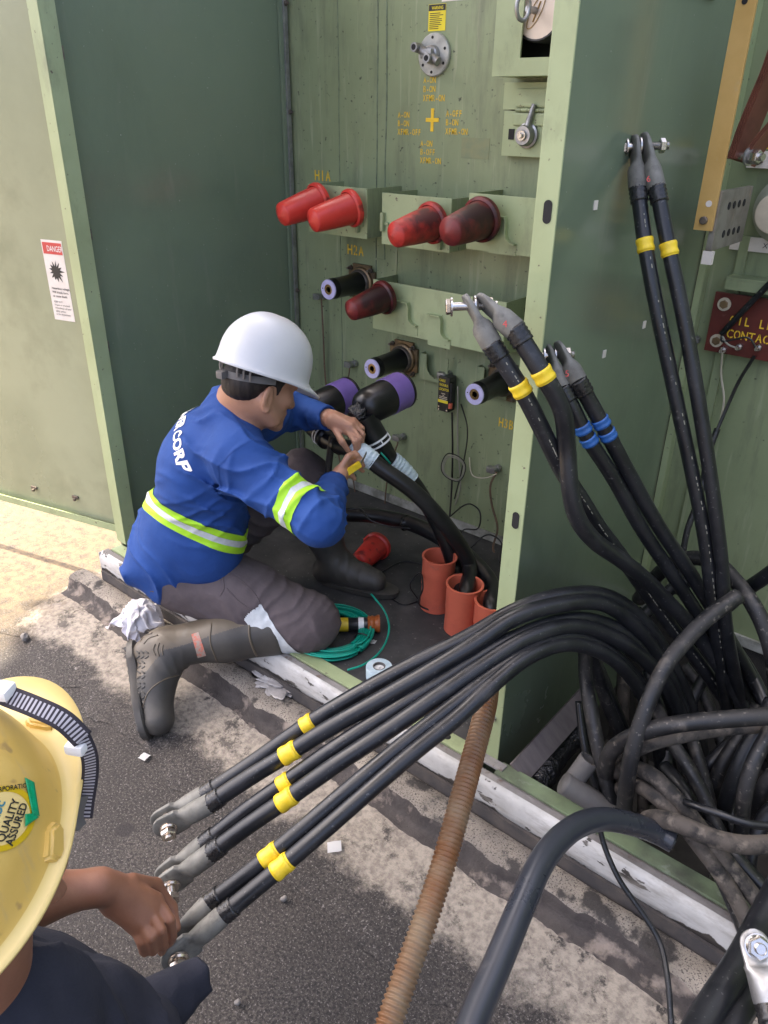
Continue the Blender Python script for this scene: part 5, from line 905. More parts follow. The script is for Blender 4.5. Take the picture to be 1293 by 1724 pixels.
# torch lying behind the coil
t = thing('torch', 'black torch with amber head and yellow sticker behind the green coil', 'torch', (-1.4079,1.5861,0.1900))
p0, p1 = V((-1.4382,1.4829,0.2150)), V((-1.3221,1.5920,0.2150)); ax = (p1-p0).normalized(); L_ = (p1-p0).length
bm = B(); lathe(bm, p0, ax, [(0,0.02),(0.004,0.022),(L_*0.72,0.022),(L_*0.74,0.024)], 24); obj('body', bm, G['torch'], t)
bm = B(); lathe(bm, p0+ax*L_*0.74, ax, [(0,0.024),(0.004,0.027),(0.010,0.025),(0.016,0.028),(0.024,0.025),(0.034,0.030),(0.040,0.029),(0.040,0.02)], 24); obj('amber_head', bm, G['amber'], t)
bm = B(); lathe(bm, p0+ax*0.02, ax, [(0,0.0222),(0.0,0.0228),(0.035,0.0228),(0.035,0.0222)], 24, cap0=False, cap1=False); obj('yellow_sticker', bm, G['ytape'], t)
bm = B(); lathe(bm, p0+ax*L_*0.55, ax, [(0,0.0222),(0.0,0.0227),(0.018,0.0227),(0.018,0.0222)], 24, cap0=False, cap1=False); obj('white_sticker', bm, G['white'], t)
# roll of tape
c_ = V((-1.1707,1.4072,0.1900)); t = thing('tape_roll', 'pale blue roll of electrical tape standing on the compartment floor edge', 'tape roll', c_)
bm = B(); lathe(bm, c_, (0,0,1), [(0.0005,0.018),(0.0005,0.038),(0.002,0.0395),(0.040,0.0395),(0.0415,0.038),(0.0415,0.019)], 40, cap0=False, cap1=False); obj('tape_body', bm, G['lbtape'], t, smooth=30)
bm = B(); lathe(bm, c_, (0,0,1), [(0.001,0.019),(0.0425,0.019),(0.0425,0.0165),(0.001,0.0165)], 30, cap0=False, cap1=False); obj('tape_core', bm, G['greypipe'], t, smooth=30)
bm = B(); lathe(bm, c_, (0,0,1), [(0.002,0.016),(0.034,0.016),(0.0345,0.004),(0.04,0.003)], 24); obj('core_filling', bm, G['white'], t, smooth=30)
# crumpled white rag
def crumple(name, centre, size, mat, label, cat, seed, amp=0.35, flat=0.6):
    bm = B(); r = bmesh.ops.create_icosphere(bm, subdivisions=5, radius=1.0); off_ = V((seed*3.1,seed*1.7,seed))
    for v in r['verts']:
        d = v.co.copy(); n_ = mnoise.turbulence(d*1.3+off_, 5, True, noise_basis='PERLIN_ORIGINAL'); n2 = 2.4*abs(mnoise.noise(d*1.5+off_))+0.7*abs(mnoise.noise(d*3.3+off_))-0.6
        rr = 1+amp*(n_-0.8)*0.3+amp*n2*0.9
        v.co = V((d.x*size[0]*rr, d.y*size[1]*rr, max(d.z*size[2]*rr*flat, -size[2]*0.3)))
    for v in bm.verts: v.co += V(centre)+V((0,0,size[2]*0.3))
    o_ = obj(name, bm, mat, org=centre, smooth=True); return tag(o_, label, cat)
def rag(centre, label):
    n = 70; u, v = np.meshgrid(np.linspace(-1,1,n), np.linspace(-1,1,n), indexing='ij'); r2 = np.clip(u*u*0.6+v*v*0.6,0,1.3)
    Q = np.stack([u*2.1,v*2.1,np.zeros_like(u)],-1)
    rid = lambda s_, o: 1-2*np.abs(vnoise(Q*s_+o,1))
    P = np.stack([u*0.085*(1-0.15*v*v), v*0.075*(1-0.15*u*u), 0.105*np.clip(1-r2,0,1)**0.8],-1)
    for k in range(3): P[...,k] += 0.022*vnoise(Q*1.0+k*9.1,2)+0.010*(rid(1.5,k*5.3)-0.4)+0.0028*(rid(3.6,k*3.1)-0.4)
    P[...,2] = np.maximum(P[...,2],0.002); P += np.array(centre)
    me = grid_mesh('rag', P); o_ = finish('rag', me, G['rag'], org=centre); md = o_.modifiers.new('thickness','SOLIDIFY'); md.thickness = 0.0015
    return tag(o_, label, 'rag')
rag((-2.0382,1.1472,0.0900), 'crumpled white rag on the pad by the boot heel')
crumple('plastic_wrapper', (-1.4725,1.2691,0.0900), (0.075,0.05,0.02), G['clear_plastic'], 'crumpled translucent plastic wrapper on the ledge by the sill', 'wrapper', 7, 0.7)
for px,sz,lab,rot in (((-1.6050,0.8511,0.0040),0.014,'square white paper scrap on the asphalt below the boot',0.2),((-0.9542,0.9757,0.0200),0.018,'folded white paper scrap beside the bottom foreground pair',0.8),((-1.2989,1.5264,0.1870),0.012,'tiny white paper scrap on the compartment floor by the conduits',0.3)):
    bm = B(); c_ = V(px); n_ = 4; vs = [[bm.verts.new(c_+Matrix.Rotation(rot,3,'Z')@V(((i/n_-0.5)*2*sz,(j/n_-0.5)*2*sz*0.9,0.002+0.004*mnoise.noise(V((i*0.7,j*0.7,rot*9)))+0.003*i/n_))) for j in range(n_+1)] for i in range(n_+1)]
    for i in range(n_):
        for j in range(n_): bm.faces.new((vs[i][j],vs[i+1][j],vs[i+1][j+1],vs[i][j+1]))
    bmesh.ops.solidify(bm, geom=bm.faces[:], thickness=0.0006); o_ = obj('paper_scrap', bm, G['paper'], org=c_); tag(o_, lab, 'paper scrap', 'paper scraps')
for px,sz,lab in (((-2.4121,0.9107,0.0080),0.016,'small grey stone at the edge of the shade on the left'),((-2.1165,0.9380,0.0050),0.008,'tiny stone on the asphalt left of the boot'),((-0.9534,0.7960,0.0050),0.008,'pale pebble on the asphalt below the bottom foreground pair'),((-0.8508,0.5626,0.0040),0.007,'pale pebble near the bottom picture edge')):
    bm = B(); r = bmesh.ops.create_icosphere(bm, subdivisions=3, radius=sz)
    for v in bm.verts: v.co = V(px)+V((0,0,sz*0.5))+v.co*(1+0.5*mnoise.noise(v.co*90+V(px)))*0.9
    o_ = obj('stone', bm, G['stone'], org=px); tag(o_, lab, 'stone', 'loose stones')

# ---------------------------------------------------------------- smooth bodies from blended capsules and ellipsoids
from mathutils.bvhtree import BVHTree
def A_(p): return np.array(p, np.float64)
def cap_(p0, p1, r0, r1=None, k=0.02): return ('c', A_(p0), A_(p1), r0, r0 if r1 is None else r1, k)
def ell_(c, fr, radii, k=0.02): return ('e', A_(c), np.array([list(v) for v in fr], np.float64), A_(radii), k)
def carve(p): return ('-',)+tuple(p)
def prim_eval(p, P):
    if p[0] == 'c':
        a, b, r0, r1 = p[1:5]; ba = b-a; pa = P-a; h = np.clip((pa@ba)/max(ba@ba,1e-12),0,1)
        return np.sqrt(((pa-h[...,None]*ba)**2).sum(-1))-(r0+(r1-r0)*h)
    c, F, R = p[1:4]; q = (P-c)@F.T; k0 = np.sqrt(((q/R)**2).sum(-1)); k1 = np.sqrt(((q/(R*R))**2).sum(-1)); return k0*(k0-1)/np.maximum(k1,1e-9)
def prim_bounds(p):
    if p[0] == 'c': m = max(p[3],p[4]); return np.minimum(p[1],p[2])-m, np.maximum(p[1],p[2])+m
    m = p[3].max(); return p[1]-m, p[1]+m
def sdf_mesh(name, prims, vox, disp=None):
    pos = [p for p in prims if p[0] != '-']; bs = [prim_bounds(p) for p in pos]
    lo = np.min([b[0] for b in bs],0)-0.03; hi = np.max([b[1] for b in bs],0)+0.03
    n = np.ceil((hi-lo)/vox).astype(int)+1; F = np.full(n, 0.2, np.float32)
    axs = [lo[i]+vox*np.arange(n[i]) for i in range(3)]
    for p in prims:
        neg = p[0] == '-'; q = p[1:] if neg else p; k = q[-1]; b0, b1 = prim_bounds(q); mg = k+5*vox
        i0 = np.clip(((b0-mg-lo)/vox).astype(int),0,n-1); i1 = np.clip(((b1+mg-lo)/vox).astype(int)+2,1,n)
        sl = tuple(slice(i0[i],i1[i]) for i in range(3))
        P = np.stack(np.meshgrid(*[axs[i][sl[i]] for i in range(3)], indexing='ij'),-1); d = prim_eval(q,P).astype(np.float32); f = F[sl]
        if neg:
            d = -d; h = np.clip(0.5-0.5*(f-d)/k,0,1); F[sl] = f*(1-h)+d*h+k*h*(1-h)
        else:
            h = np.clip(0.5+0.5*(f-d)/k,0,1); F[sl] = f*(1-h)+d*h-k*h*(1-h)
    if disp is not None:
        near = np.abs(F) < 0.05; idx = np.argwhere(near); F[near] += disp(lo+idx*vox).astype(np.float32)
    s = F < 0; c = np.zeros(np.array(F.shape)-1, np.int8)
    for dx in (0,1):
        for dy in (0,1):
            for dz in (0,1): c += s[dx:dx+c.shape[0],dy:dy+c.shape[1],dz:dz+c.shape[2]]
    act = np.argwhere((c > 0)&(c < 8)); vid = np.full(c.shape,-1,np.int64); vid[tuple(act.T)] = np.arange(len(act))
    acc = np.zeros((len(act),3)); cnt = np.zeros(len(act))
    cor = [(0,0,0),(1,0,0),(0,1,0),(1,1,0),(0,0,1),(1,0,1),(0,1,1),(1,1,1)]
    for i,j in ((0,1),(2,3),(4,5),(6,7),(0,2),(1,3),(4,6),(5,7),(0,4),(1,5),(2,6),(3,7)):
        a, b = np.array(cor[i]), np.array(cor[j]); fa = F[tuple((act+a).T)]; fb = F[tuple((act+b).T)]; m = (fa < 0) != (fb < 0)
        t = np.where(m, fa/np.where(m, fa-fb, 1), 0); acc += np.where(m[:,None], a+(b-a)*t[:,None], 0); cnt += m
    verts = lo+vox*(act+acc/cnt[:,None]); faces = []
    for ax in range(3):
        u, v = [(1,2),(2,0),(0,1)][ax]; sh = np.array(F.shape); sl0 = [slice(None)]*3; sl1 = [slice(None)]*3; sl0[ax] = slice(0,-1); sl1[ax] = slice(1,None)
        e = np.argwhere(s[tuple(sl0)] != s[tuple(sl1)]); e = e[(e[:,u] > 0)&(e[:,v] > 0)&(e[:,u] < sh[u]-1)&(e[:,v] < sh[v]-1)]
        du = np.eye(3,dtype=int)[u]; dv = np.eye(3,dtype=int)[v]; q = np.stack([vid[tuple((e-du-dv).T)],vid[tuple((e-dv).T)],vid[tuple(e.T)],vid[tuple((e-du).T)]],1)
        ins = s[tuple(e.T)]; q[~ins] = q[~ins][:,::-1]; faces.append(q)
    f = np.concatenate(faces); f = f[(f >= 0).all(1)]
    # one light smoothing pass along quad edges
    for _ in range(2):
        S_ = np.zeros_like(verts); C_ = np.zeros(len(verts))
        for a, b in ((0,1),(1,2),(2,3),(3,0)): np.add.at(S_, f[:,a], verts[f[:,b]]); np.add.at(C_, f[:,a], 1)
        verts = verts*0.5+0.5*S_/np.maximum(C_,1)[:,None]
    me = bpy.data.meshes.new(name); me.from_pydata(verts.tolist(), [], f.tolist()); me.update(); me.shade_smooth(); return me
def slab(me, co, no, half, keep, lift, name, mat, parent):
    """band cut from a garment between two parallel planes and lifted off it"""
    bm = B(); bm.from_mesh(me); co, no = V(co), V(no).normalized()
    for s_ in (-1,1):
        bmesh.ops.bisect_plane(bm, geom=bm.verts[:]+bm.edges[:]+bm.faces[:], plane_co=co+no*half*s_, plane_no=no*s_, clear_outer=True)
    bmesh.ops.delete(bm, geom=[f for f in bm.faces if not keep(f.calc_center_median())], context='FACES')
    bm.normal_update()
    nn = {v: v.normal.copy() for v in bm.verts}
    for v in bm.verts: v.co += nn[v]*lift
    m2 = bpy.data.meshes.new(name); bm.to_mesh(m2); bm.free(); m2.shade_smooth(); return finish(name, m2, mat, parent)
def print_on(me, txt, o, xd, yd, ray, size, mat, parent, name, lift=0.002, sx=1.0, bold=0.02, spacing=1.0):
    bvh = BVHTree.FromPolygons([v.co.copy() for v in me.vertices], [tuple(p.vertices) for p in me.polygons])
    bm = text_mesh(txt, size, bold, spacing); bmesh.ops.triangulate(bm, faces=bm.faces[:])
    for _ in range(3):
        lg = [e for e in bm.edges if e.calc_length() > size*0.2]
        if lg: bmesh.ops.subdivide_edges(bm, edges=lg, cuts=1); bmesh.ops.triangulate(bm, faces=bm.faces[:])
    dead = []
    for v in bm.verts:
        q = V(o)+V(xd)*v.co.x*sx+V(yd)*v.co.y; h = bvh.ray_cast(q-V(ray)*0.35, V(ray))
        if h[0] is None: dead.append(v)
        else: v.co = h[0]-V(ray)*lift*0.3+h[1]*lift*(1 if h[1].dot(V(ray)) < 0 else -1)
    bmesh.ops.delete(bm, geom=dead, context='VERTS'); m2 = bpy.data.meshes.new(name); bm.to_mesh(m2); bm.free(); return finish(name, m2, mat, parent)
def nrmz(v): v = np.asarray(v,float); return v/np.linalg.norm(v)
def head_prims(Hc, f, u, l, sc=1.0, ear=True):
    at = lambda a, b, c: Hc+(f*a+l*b+u*c)*sc
    fr = (f,l,u); E = lambda c, r, k=0.02: ell_(at(*c), fr, A_(r)*sc, k)
    Q = [E((-0.005,0,0.035),(0.098,0.077,0.098)), E((0.030,0,-0.03),(0.068,0.062,0.085),0.03), E((0.042,0,-0.082),(0.050,0.050,0.036),0.025),
         cap_(at(0.082,-0.012,-0.108),at(0.082,0.012,-0.108),0.017*sc,k=0.02), cap_(at(0.093,0,0.0),at(0.116,0,-0.040),0.009*sc,0.014*sc,0.012),
         cap_(at(0.107,-0.013,-0.044),at(0.107,0.013,-0.044),0.0085*sc,k=0.008), cap_(at(0.082,-0.04,0.016),at(0.082,0.04,0.016),0.014*sc,k=0.015),
         cap_(at(0.090,-0.018,-0.068),at(0.090,0.018,-0.068),0.0095*sc,k=0.006), cap_(at(0.087,-0.016,-0.082),at(0.087,0.016,-0.082),0.009*sc,k=0.006)]
    for s_ in (-1,1):
        Q += [E((0.062,s_*0.045,-0.028),(0.026,0.022,0.020),0.02), cap_(at(-0.012,s_*0.060,-0.045),at(0.04,s_*0.048,-0.092),0.022*sc,0.02*sc,0.02)]
        if ear:
            Q += [ell_(at(-0.016,s_*0.080,-0.034), (nrmz(f*0.9-l*s_*0.35),nrmz(l*s_*0.9+f*0.35),u), A_((0.021,0.009,0.034))*sc, 0.005), cap_(at(-0.008,s_*0.0785,-0.064),at(-0.010,s_*0.080,-0.066),0.0095*sc,k=0.006),
                  carve(ell_(at(-0.011,s_*0.0895,-0.034), (f,l,u), A_((0.0095,0.006,0.019))*sc, 0.004)), carve(ell_(at(0.088,s_*0.032,-0.004), (f,l,u), A_((0.012,0.013,0.007))*sc, 0.008))]
    return Q
def finger(pts, r0=0.0088, r1=0.0068, k=0.005):
    n = len(pts)-1; return [cap_(pts[i],pts[i+1],r0+(r1-r0)*i/n,r0+(r1-r0)*(i+1)/n,k) for i in range(n)]
def helmet_mesh(name, c, f, u, l, a=0.142, b=0.112, h=0.148, brim=0.05, ridge=0.006, side=0.012, drop=0.02, n=96):
    rows = []; c = A_(c)
    def ring(phi, out, dz, brimk=0.0, th=0.0):
        R = []
        for i in range(n):
            q = 2*math.pi*i/n; cq, sq = math.cos(q), math.sin(q)
            e = 0.92; s_ = math.sin(phi)**e; z = h*max(math.cos(phi),0)**0.92
            x, y = a*cq*s_, b*sq*s_
            rz = ridge*math.exp(-(y/0.017)**2)*(0.25+0.75*(math.sin(phi)**0.5 if phi < 1.3 else max(0,(1.57-phi)/0.27)))
            fr_ = max(0,cq)**2.2
            o = out+brimk*(side+brim*fr_); x += o*cq; y += o*sq*(1-0.25*fr_*brimk)
            zz = z+rz-dz-brimk*drop*fr_-th
            R.append(c+f*x+l*y+u*zz)
        rows.append(R)
    for k in range(1,20): ring(math.pi/2*k/19*0.995, 0, 0)
    ring(math.pi/2,0.001,0.012); ring(math.pi/2,0.002,0.022); ring(math.pi/2,0.002,0.028,0.25); ring(math.pi/2,0.002,0.030,0.6); ring(math.pi/2,0.002,0.032,1.0); ring(math.pi/2,0.0,0.036,1.03); ring(math.pi/2,0.0,0.036,0.95,0.002); ring(math.pi/2,0.0,0.033,0.3,0.003); ring(math.pi/2,-0.006,0.03); ring(math.pi/2,-0.008,-0.02)
    vs = [c+u*(h+ridge*0.25)]; 
    for R in rows: vs += R
    fs = [(0,1+(i+1)%n,1+i) for i in range(n)]
    for r in range(len(rows)-1):
        o0, o1 = 1+r*n, 1+(r+1)*n
        for i in range(n): fs.append((o0+i,o0+(i+1)%n,o1+(i+1)%n,o1+i))
    me = bpy.data.meshes.new(name); me.from_pydata([tuple(v) for v in vs],[],fs); me.update()
    bm = B(); bm.from_mesh(me); bmesh.ops.recalc_face_normals(bm, faces=bm.faces); bm.to_mesh(me); bm.free(); me.shade_smooth(); return me

# ---------------------------------------------------------------- the kneeling worker
J = {k: A_(v) for k, v in dict(rtoe=(-1.6556,0.9348,0.0601),rheel=(-1.8149,1.0257,0.1954),rank=(-1.7658,1.0690,0.1995),rknee=(-1.4397,1.3884,0.2749),rhip=(-1.8235,1.2274,0.3758),
 lhip=(-1.9508,1.3638,0.3439),lknee=(-1.7308,1.6566,0.5968),lank=(-1.6301,1.7122,0.2518),ltoe=(-1.4681,1.7652,0.2187),pel=(-1.8945,1.2700,0.3959),chest=(-1.7736,1.2926,0.7158),neck=(-1.6459,1.3453,0.9419),head=(-1.5815,1.3715,1.0322),
 rsh=(-1.5491,1.2468,0.8502),relb=(-1.2686,1.2698,0.7358),rwr=(-1.3904,1.4519,0.7435),lsh=(-1.7111,1.4777,0.8713),lelb=(-1.7845,1.6771,0.8235),lwr=(-1.5938,1.6463,0.8479)).items()}
sp_u = nrmz(J['neck']-J['pel']); sh_l = nrmz(J['lsh']-J['rsh']); sh_l = nrmz(sh_l-sp_u*(sh_l@sp_u)); sh_f = np.cross(sh_l,sp_u)
BF = (sh_f,sh_l,sp_u)
hf0 = nrmz(np.array([0.22,0.97,0.0])); hp = math.radians(24)
hF = hf0*math.cos(hp)-np.array([0,0,1])*math.sin(hp); hL0 = np.cross([0,0,1],hf0); hU = np.cross(hF,hL0)
tl = math.radians(-4); hL = hL0*math.cos(tl)+hU*math.sin(tl); hU = np.cross(hF,hL)
W1 = thing('person', 'worker in blue long-sleeved shirt and white hard hat kneeling at the open cabinet', 'person', (-1.6693,1.0285,0.0644))
Hc = J['head']
RH = dict(w=(-1.3904,1.4519,0.7435), k=(-1.4142,1.5449,0.7807))
body = head_prims(Hc,hF,hU,hL)
nk = J['neck']
body += [cap_(Hc-hU*0.06-hF*0.015, nk+sp_u*0.01-sh_f*0.01, 0.054,0.062,0.03), cap_(Hc-hU*0.03-hF*0.05, nk-sh_f*0.03, 0.045,0.055,0.03), cap_(nk,J['rsh'],0.055,0.05,0.03), cap_(nk,J['lsh'],0.055,0.05,0.03),
  ell_(J['chest']+sp_u*0.04-sh_f*0.01,BF,(0.075,0.13,0.15),0.04), ell_(J['pel']-sh_f*0.02,BF,(0.07,0.10,0.09),0.04), cap_(J['chest']-sh_f*0.015,J['pel']-sh_f*0.02,0.075,0.075,0.04),
  cap_(J['rsh'],J['relb'],0.042,0.036), cap_(J['relb'],J['rwr'],0.036,0.026), cap_(J['lsh'],J['lelb'],0.042,0.036), cap_(J['lelb'],J['lwr'],0.036,0.026),
  cap_(J['rhip'],J['rknee'],0.065,0.05,0.03), cap_(J['rknee'],J['rank'],0.045,0.032), cap_(J['lhip'],J['lknee'],0.065,0.05,0.03), cap_(J['lknee'],J['lank'],0.045,0.032), cap_(J['lank'],J['lank']+(J['ltoe']-J['lank'])*0.5,0.03,0.026), cap_(J['rank'],J['rheel']+(J['rtoe']-J['rheel'])*0.6,0.028,0.024)]
# right hand closing on the knife
body += [cap_(J['rwr'],(-1.4016,1.4997,0.7632),0.0255,0.023,0.012), cap_((-1.4069,1.4901,0.7554),(-1.4104,1.5382,0.7878),0.019,0.0135,0.012), cap_((-1.4044,1.4999,0.7451),(-1.4088,1.5388,0.7651),0.018,0.0135,0.012), cap_((-1.4060,1.4964,0.7420),(-1.4205,1.5357,0.7530),0.017,0.013,0.012)]
for pts in ([(-1.4023,1.5372,0.7981),(-1.3880,1.5553,0.8077),(-1.3852,1.5733,0.7875)],[(-1.4093,1.5500,0.7824),(-1.3859,1.5607,0.7914),(-1.3819,1.5774,0.7678)],[(-1.4153,1.5485,0.7657),(-1.3902,1.5575,0.7701),(-1.3905,1.5845,0.7454)],[(-1.4191,1.5368,0.7530),(-1.3901,1.5310,0.7522),(-1.3844,1.5402,0.7372)],): body += finger([A_(p) for p in pts])
body += finger([A_((-1.4006,1.4991,0.7828)),A_((-1.3941,1.5231,0.8107)),A_((-1.3955,1.5533,0.8138))],0.0105,0.0082)
# left hand pinching the tape end
body += [cap_(J['lwr'],(-1.5553,1.6460,0.8437),0.0265,0.025,0.012), cap_((-1.5683,1.6440,0.8568),(-1.5017,1.6640,0.8483),0.022,0.0145,0.012), cap_((-1.5562,1.6308,0.8439),(-1.5003,1.6376,0.8289),0.022,0.0145,0.012), cap_((-1.5502,1.6302,0.8573),(-1.4914,1.6416,0.8456),0.021,0.0145,0.012)]
for pts in ([(-1.4920,1.6312,0.8310),(-1.4548,1.6195,0.8113),(-1.4545,1.6243,0.7746)],[(-1.4875,1.6427,0.8424),(-1.4456,1.6337,0.8211),(-1.4502,1.6333,0.7828)],[(-1.4921,1.6588,0.8503),(-1.4548,1.6579,0.8251),(-1.4594,1.6575,0.7866)],[(-1.5100,1.6760,0.8545),(-1.4742,1.6772,0.8339),(-1.4756,1.6815,0.7987)]): body += finger([A_(p) for p in pts])
body += finger([A_((-1.5385,1.6223,0.8313)),A_((-1.4839,1.5952,0.8108)),A_((-1.4704,1.6121,0.7760))],0.0115,0.0085)
me = sdf_mesh('body', body, 0.0040); finish('body', me, G['skin'], W1)
# eyes and brows (barely seen from behind the cheek)
for s_ in (-1,1):
    bm = B(); bmesh.ops.create_icosphere(bm, subdivisions=2, radius=0.0105, matrix=Matrix.Translation(V(Hc+hF*0.078+hL*s_*0.032-hU*0.006))); obj('eye', bm, G['white'], W1, smooth=True)
    bm = B(); sweep(bm, [V(Hc+hF*(0.096-0.012*abs(k-1))+hL*s_*(0.016+0.016*k)+hU*(0.019+0.002*k)) for k in range(3)], 0.0035, 6); obj('eyebrow', bm, G['hair'], W1, smooth=True)
# hair
def hd(a,b,c): return Hc+hF*a+hL*b+hU*c
hair = [ell_(hd(-0.010,0,0.030),(hF,hL,hU),(0.0985,0.0805,0.092),0.01), ell_(hd(-0.052,0,-0.022),(hF,hL,hU),(0.056,0.064,0.050),0.03)]
for s_ in (-1,1): hair += [cap_(hd(0.020,s_*0.071,0.02),hd(0.016,s_*0.0705,-0.022),0.008,0.004,0.008)]
hair += [carve(ell_(hd(0.075,0,-0.02),(hF,hL,hU),(0.062,0.12,0.055),0.01)), carve(ell_(hd(-0.008,0,-0.035),(hF,hL,hU),(0.022,0.12,0.040),0.012))]
me = sdf_mesh('hair', hair, 0.004, lambda P: 0.0025*vnoise(P*np.array([180,180,40]),2)); finish('hair', me, G['hair'], W1)
# hard hat with ratchet band
hc = Hc+hU*0.058-hF*0.002; pu = hU*math.cos(0.02)+hF*math.sin(0.02); pf = np.cross(hL,pu)
me = helmet_mesh('hard_hat', hc, pf, pu, hL, a=0.137, b=0.111, h=0.128, brim=0.046, side=0.007, drop=0.022, )
hat = finish('hard_hat', me, G['helmet_white'], W1)
bm = B(); sweep(bm, [V(hc+pf*(-0.108*math.cos(q))+hL*0.088*math.sin(q)-pu*(0.042+0.022*math.cos(q))) for q in np.linspace(-1.5,1.5,24)], 0, flat=(0.009,0.002), hint=V(pu)); obj('head_band', bm, G['greypipe'], hat, smooth=40)
bm = B(); box(bm, V(hc-pf*0.118-pu*0.068)-V((0.013,0.013,0.011)), V(hc-pf*0.118-pu*0.068)+V((0.013,0.013,0.011)), 0.006); obj('ratchet_knob', bm, G['greypipe'], hat)
for s_ in (-1,1):
    for k in range(3): bm = B(); sweep(bm, spline([V(hc-pf*(0.098-0.012*k)+hL*s_*(0.045+0.014*k)-pu*0.02),V(hc-pf*(0.107-0.012*k)+hL*s_*(0.048+0.014*k)-pu*0.04),V(hc-pf*(0.10-0.012*k)+hL*s_*(0.046+0.014*k)-pu*0.062)],5), 0, flat=(0.004,0.0012), hint=V(hL)); obj('suspension_strap', bm, G['greypipe'], hat, smooth=40)
# shirt
def ridge(x, p=2.5): return (1-np.abs(np.sin(x)))**p
def fold(P):
    w1 = vnoise(P*5,2); w2 = np.clip(vnoise(P*5+9,2)*1.6+0.25,0,1)
    d = 0.0035*vnoise(P*np.array([12,12,16]),2)-0.010*w2*ridge(42*(P@(sp_u*0.8+sh_l*0.6))+3.5*w1)-0.008*np.clip(-vnoise(P*6+4,2)*2,0,1)*ridge(46*(P@(sp_u*0.5-sh_f*0.8))+3*w1+1)
    def along(P, a, b, freq, amp, ph):
        ba = b-a; L_ = np.linalg.norm(ba); ba = ba/L_; s_ = (P-a)@ba; rad = np.linalg.norm((P-a)-s_[:,None]*ba,axis=1); m = np.clip((s_+0.03)/0.08,0,1)*np.clip((L_+0.06-s_)/0.08,0,1)*np.clip((0.13-rad)/0.03,0,1)
        return -amp*m*np.clip(0.45+vnoise(P*9+ph,1),0,1)*ridge(0.42*s_*freq+ph+2.4*vnoise(P*10,1),2)
    d += along(P,J['rsh'],J['relb'],120,0.013,0)+along(P,J['relb'],J['rwr'],170,0.015,1)+along(P,J['lelb'],J['lwr'],160,0.010,2)+along(P,J['lsh'],J['lelb'],120,0.009,2)
    q = (P-J['rsh']); m = np.exp(-((np.linalg.norm(q,axis=1)-0.12)/0.08)**2); d += -0.013*m*ridge(30*(P@sp_u)+26*(P@sh_l)+2.5*vnoise(P*8,1))
    w = np.exp(-(((P-J['pel'])@sp_u-0.0)/0.10)**2); d += -0.015*w*ridge(26*(P@sp_u)+14*(P@sh_f)+3.0*vnoise(P*7,1))
    return d
pe, ch = J['pel'], J['chest']
shirt = [ell_(ch+sp_u*0.04-sh_f*0.008,BF,(0.138,0.190,0.19),0.06), ell_(pe+sp_u*0.14-sh_f*0.008,BF,(0.168,0.198,0.17),0.06), ell_(pe-sh_f*0.022+sp_u*0.03,BF,(0.160,0.192,0.115),0.05), cap_(pe+sp_u*0.12+sh_f*0.09-sh_l*0.10,ch+sh_f*0.06-sh_l*0.08,0.085,0.09,0.06),
  cap_(pe-sh_f*0.095-sh_l*0.10-sp_u*0.03,pe-sh_f*0.10+sh_l*0.10-sp_u*0.03,0.062,k=0.05), cap_(pe-sh_f*0.02-sh_l*0.13-sp_u*0.04,pe+sh_f*0.06-sh_l*0.12+sp_u*0.0,0.050,0.045,0.04),
  cap_(nk-sp_u*0.02-sh_f*0.02,J['rsh']-sp_u*0.005,0.070,0.074,0.05), cap_(nk-sp_u*0.02-sh_f*0.02,J['lsh'],0.070,0.070,0.05), cap_(nk-sp_u*0.035-sh_f*0.015,nk-sp_u*0.0-sh_f*0.01,0.074,0.064,0.02),
  cap_(J['rsh'],J['relb'],0.078,0.058,0.04), cap_(J['relb'],J['rwr'],0.057,0.042,0.03), cap_(J['lsh'],J['lelb'],0.070,0.058,0.04), cap_(J['lelb'],J['lwr'],0.055,0.038,0.03)]
wd = nrmz(J['rwr']-J['relb']); wl_ = nrmz(J['lwr']-J['lelb'])
shirt += [carve(cap_(J['rwr']+wd*0.034,J['rwr']+wd*0.10,0.046,k=0.004)), carve(cap_(J['lwr']+wl_*0.034,J['lwr']+wl_*0.10,0.046,k=0.004)), carve(cap_(nk+sp_u*0.030+sh_f*0.022,nk+sp_u*0.10+sh_f*0.05,0.062,0.075,0.006))]
me = sdf_mesh('shirt', shirt, 0.0046, fold); sme = me.copy(); shirt_o = finish('shirt', me, G['blue'], W1)
# reflective stripes: neon, silver, neon
bvs = BVHTree.FromPolygons([v.co.copy() for v in sme.vertices], [tuple(p.vertices) for p in sme.polygons])
def on_shirt(p): p = V(p); d = (p-V((0,0,1.7))).normalized(); h = bvs.ray_cast(V((0,0,1.7)), d); return A_(h[0]) if h[0] is not None else A_(p)
q0, q1, q2 = on_shirt((-1.8512,1.1378,0.6675)), on_shirt((-1.6159,1.1565,0.6239)), on_shirt((-1.5294,1.2124,0.6010))
st_c = q1; st_n = nrmz(np.cross(q2-q0,q1-q0)); st_n = st_n if st_n@sp_u > 0 else -st_n
if st_n@sp_u < 0.75: st_n = nrmz(st_n+sp_u*0.9)
def torso_only(c):
    q = A_(c); ok = True
    for a, b in (('rsh','relb'),('relb','rwr'),('lsh','lelb'),('lelb','lwr')):
        ba = J[b]-J[a]; h = np.clip((q-J[a])@ba/(ba@ba),0.25 if a.endswith('sh') else 0,1)
        if np.linalg.norm(q-J[a]-ba*h) < 0.088 and (q-pe)@sh_f > -0.02: ok = False
    return ok
for off_,hf_,mt,nm,lf in ((-0.0205,0.0105,'neon','neon_stripe',0.0022),(0,0.010,'silver','silver_stripe',0.0026),(0.0205,0.0105,'neon','neon_stripe',0.0022)):
    slab(sme, st_c+st_n*off_, st_n, hf_, torso_only, lf, nm, G[mt], shirt_o)
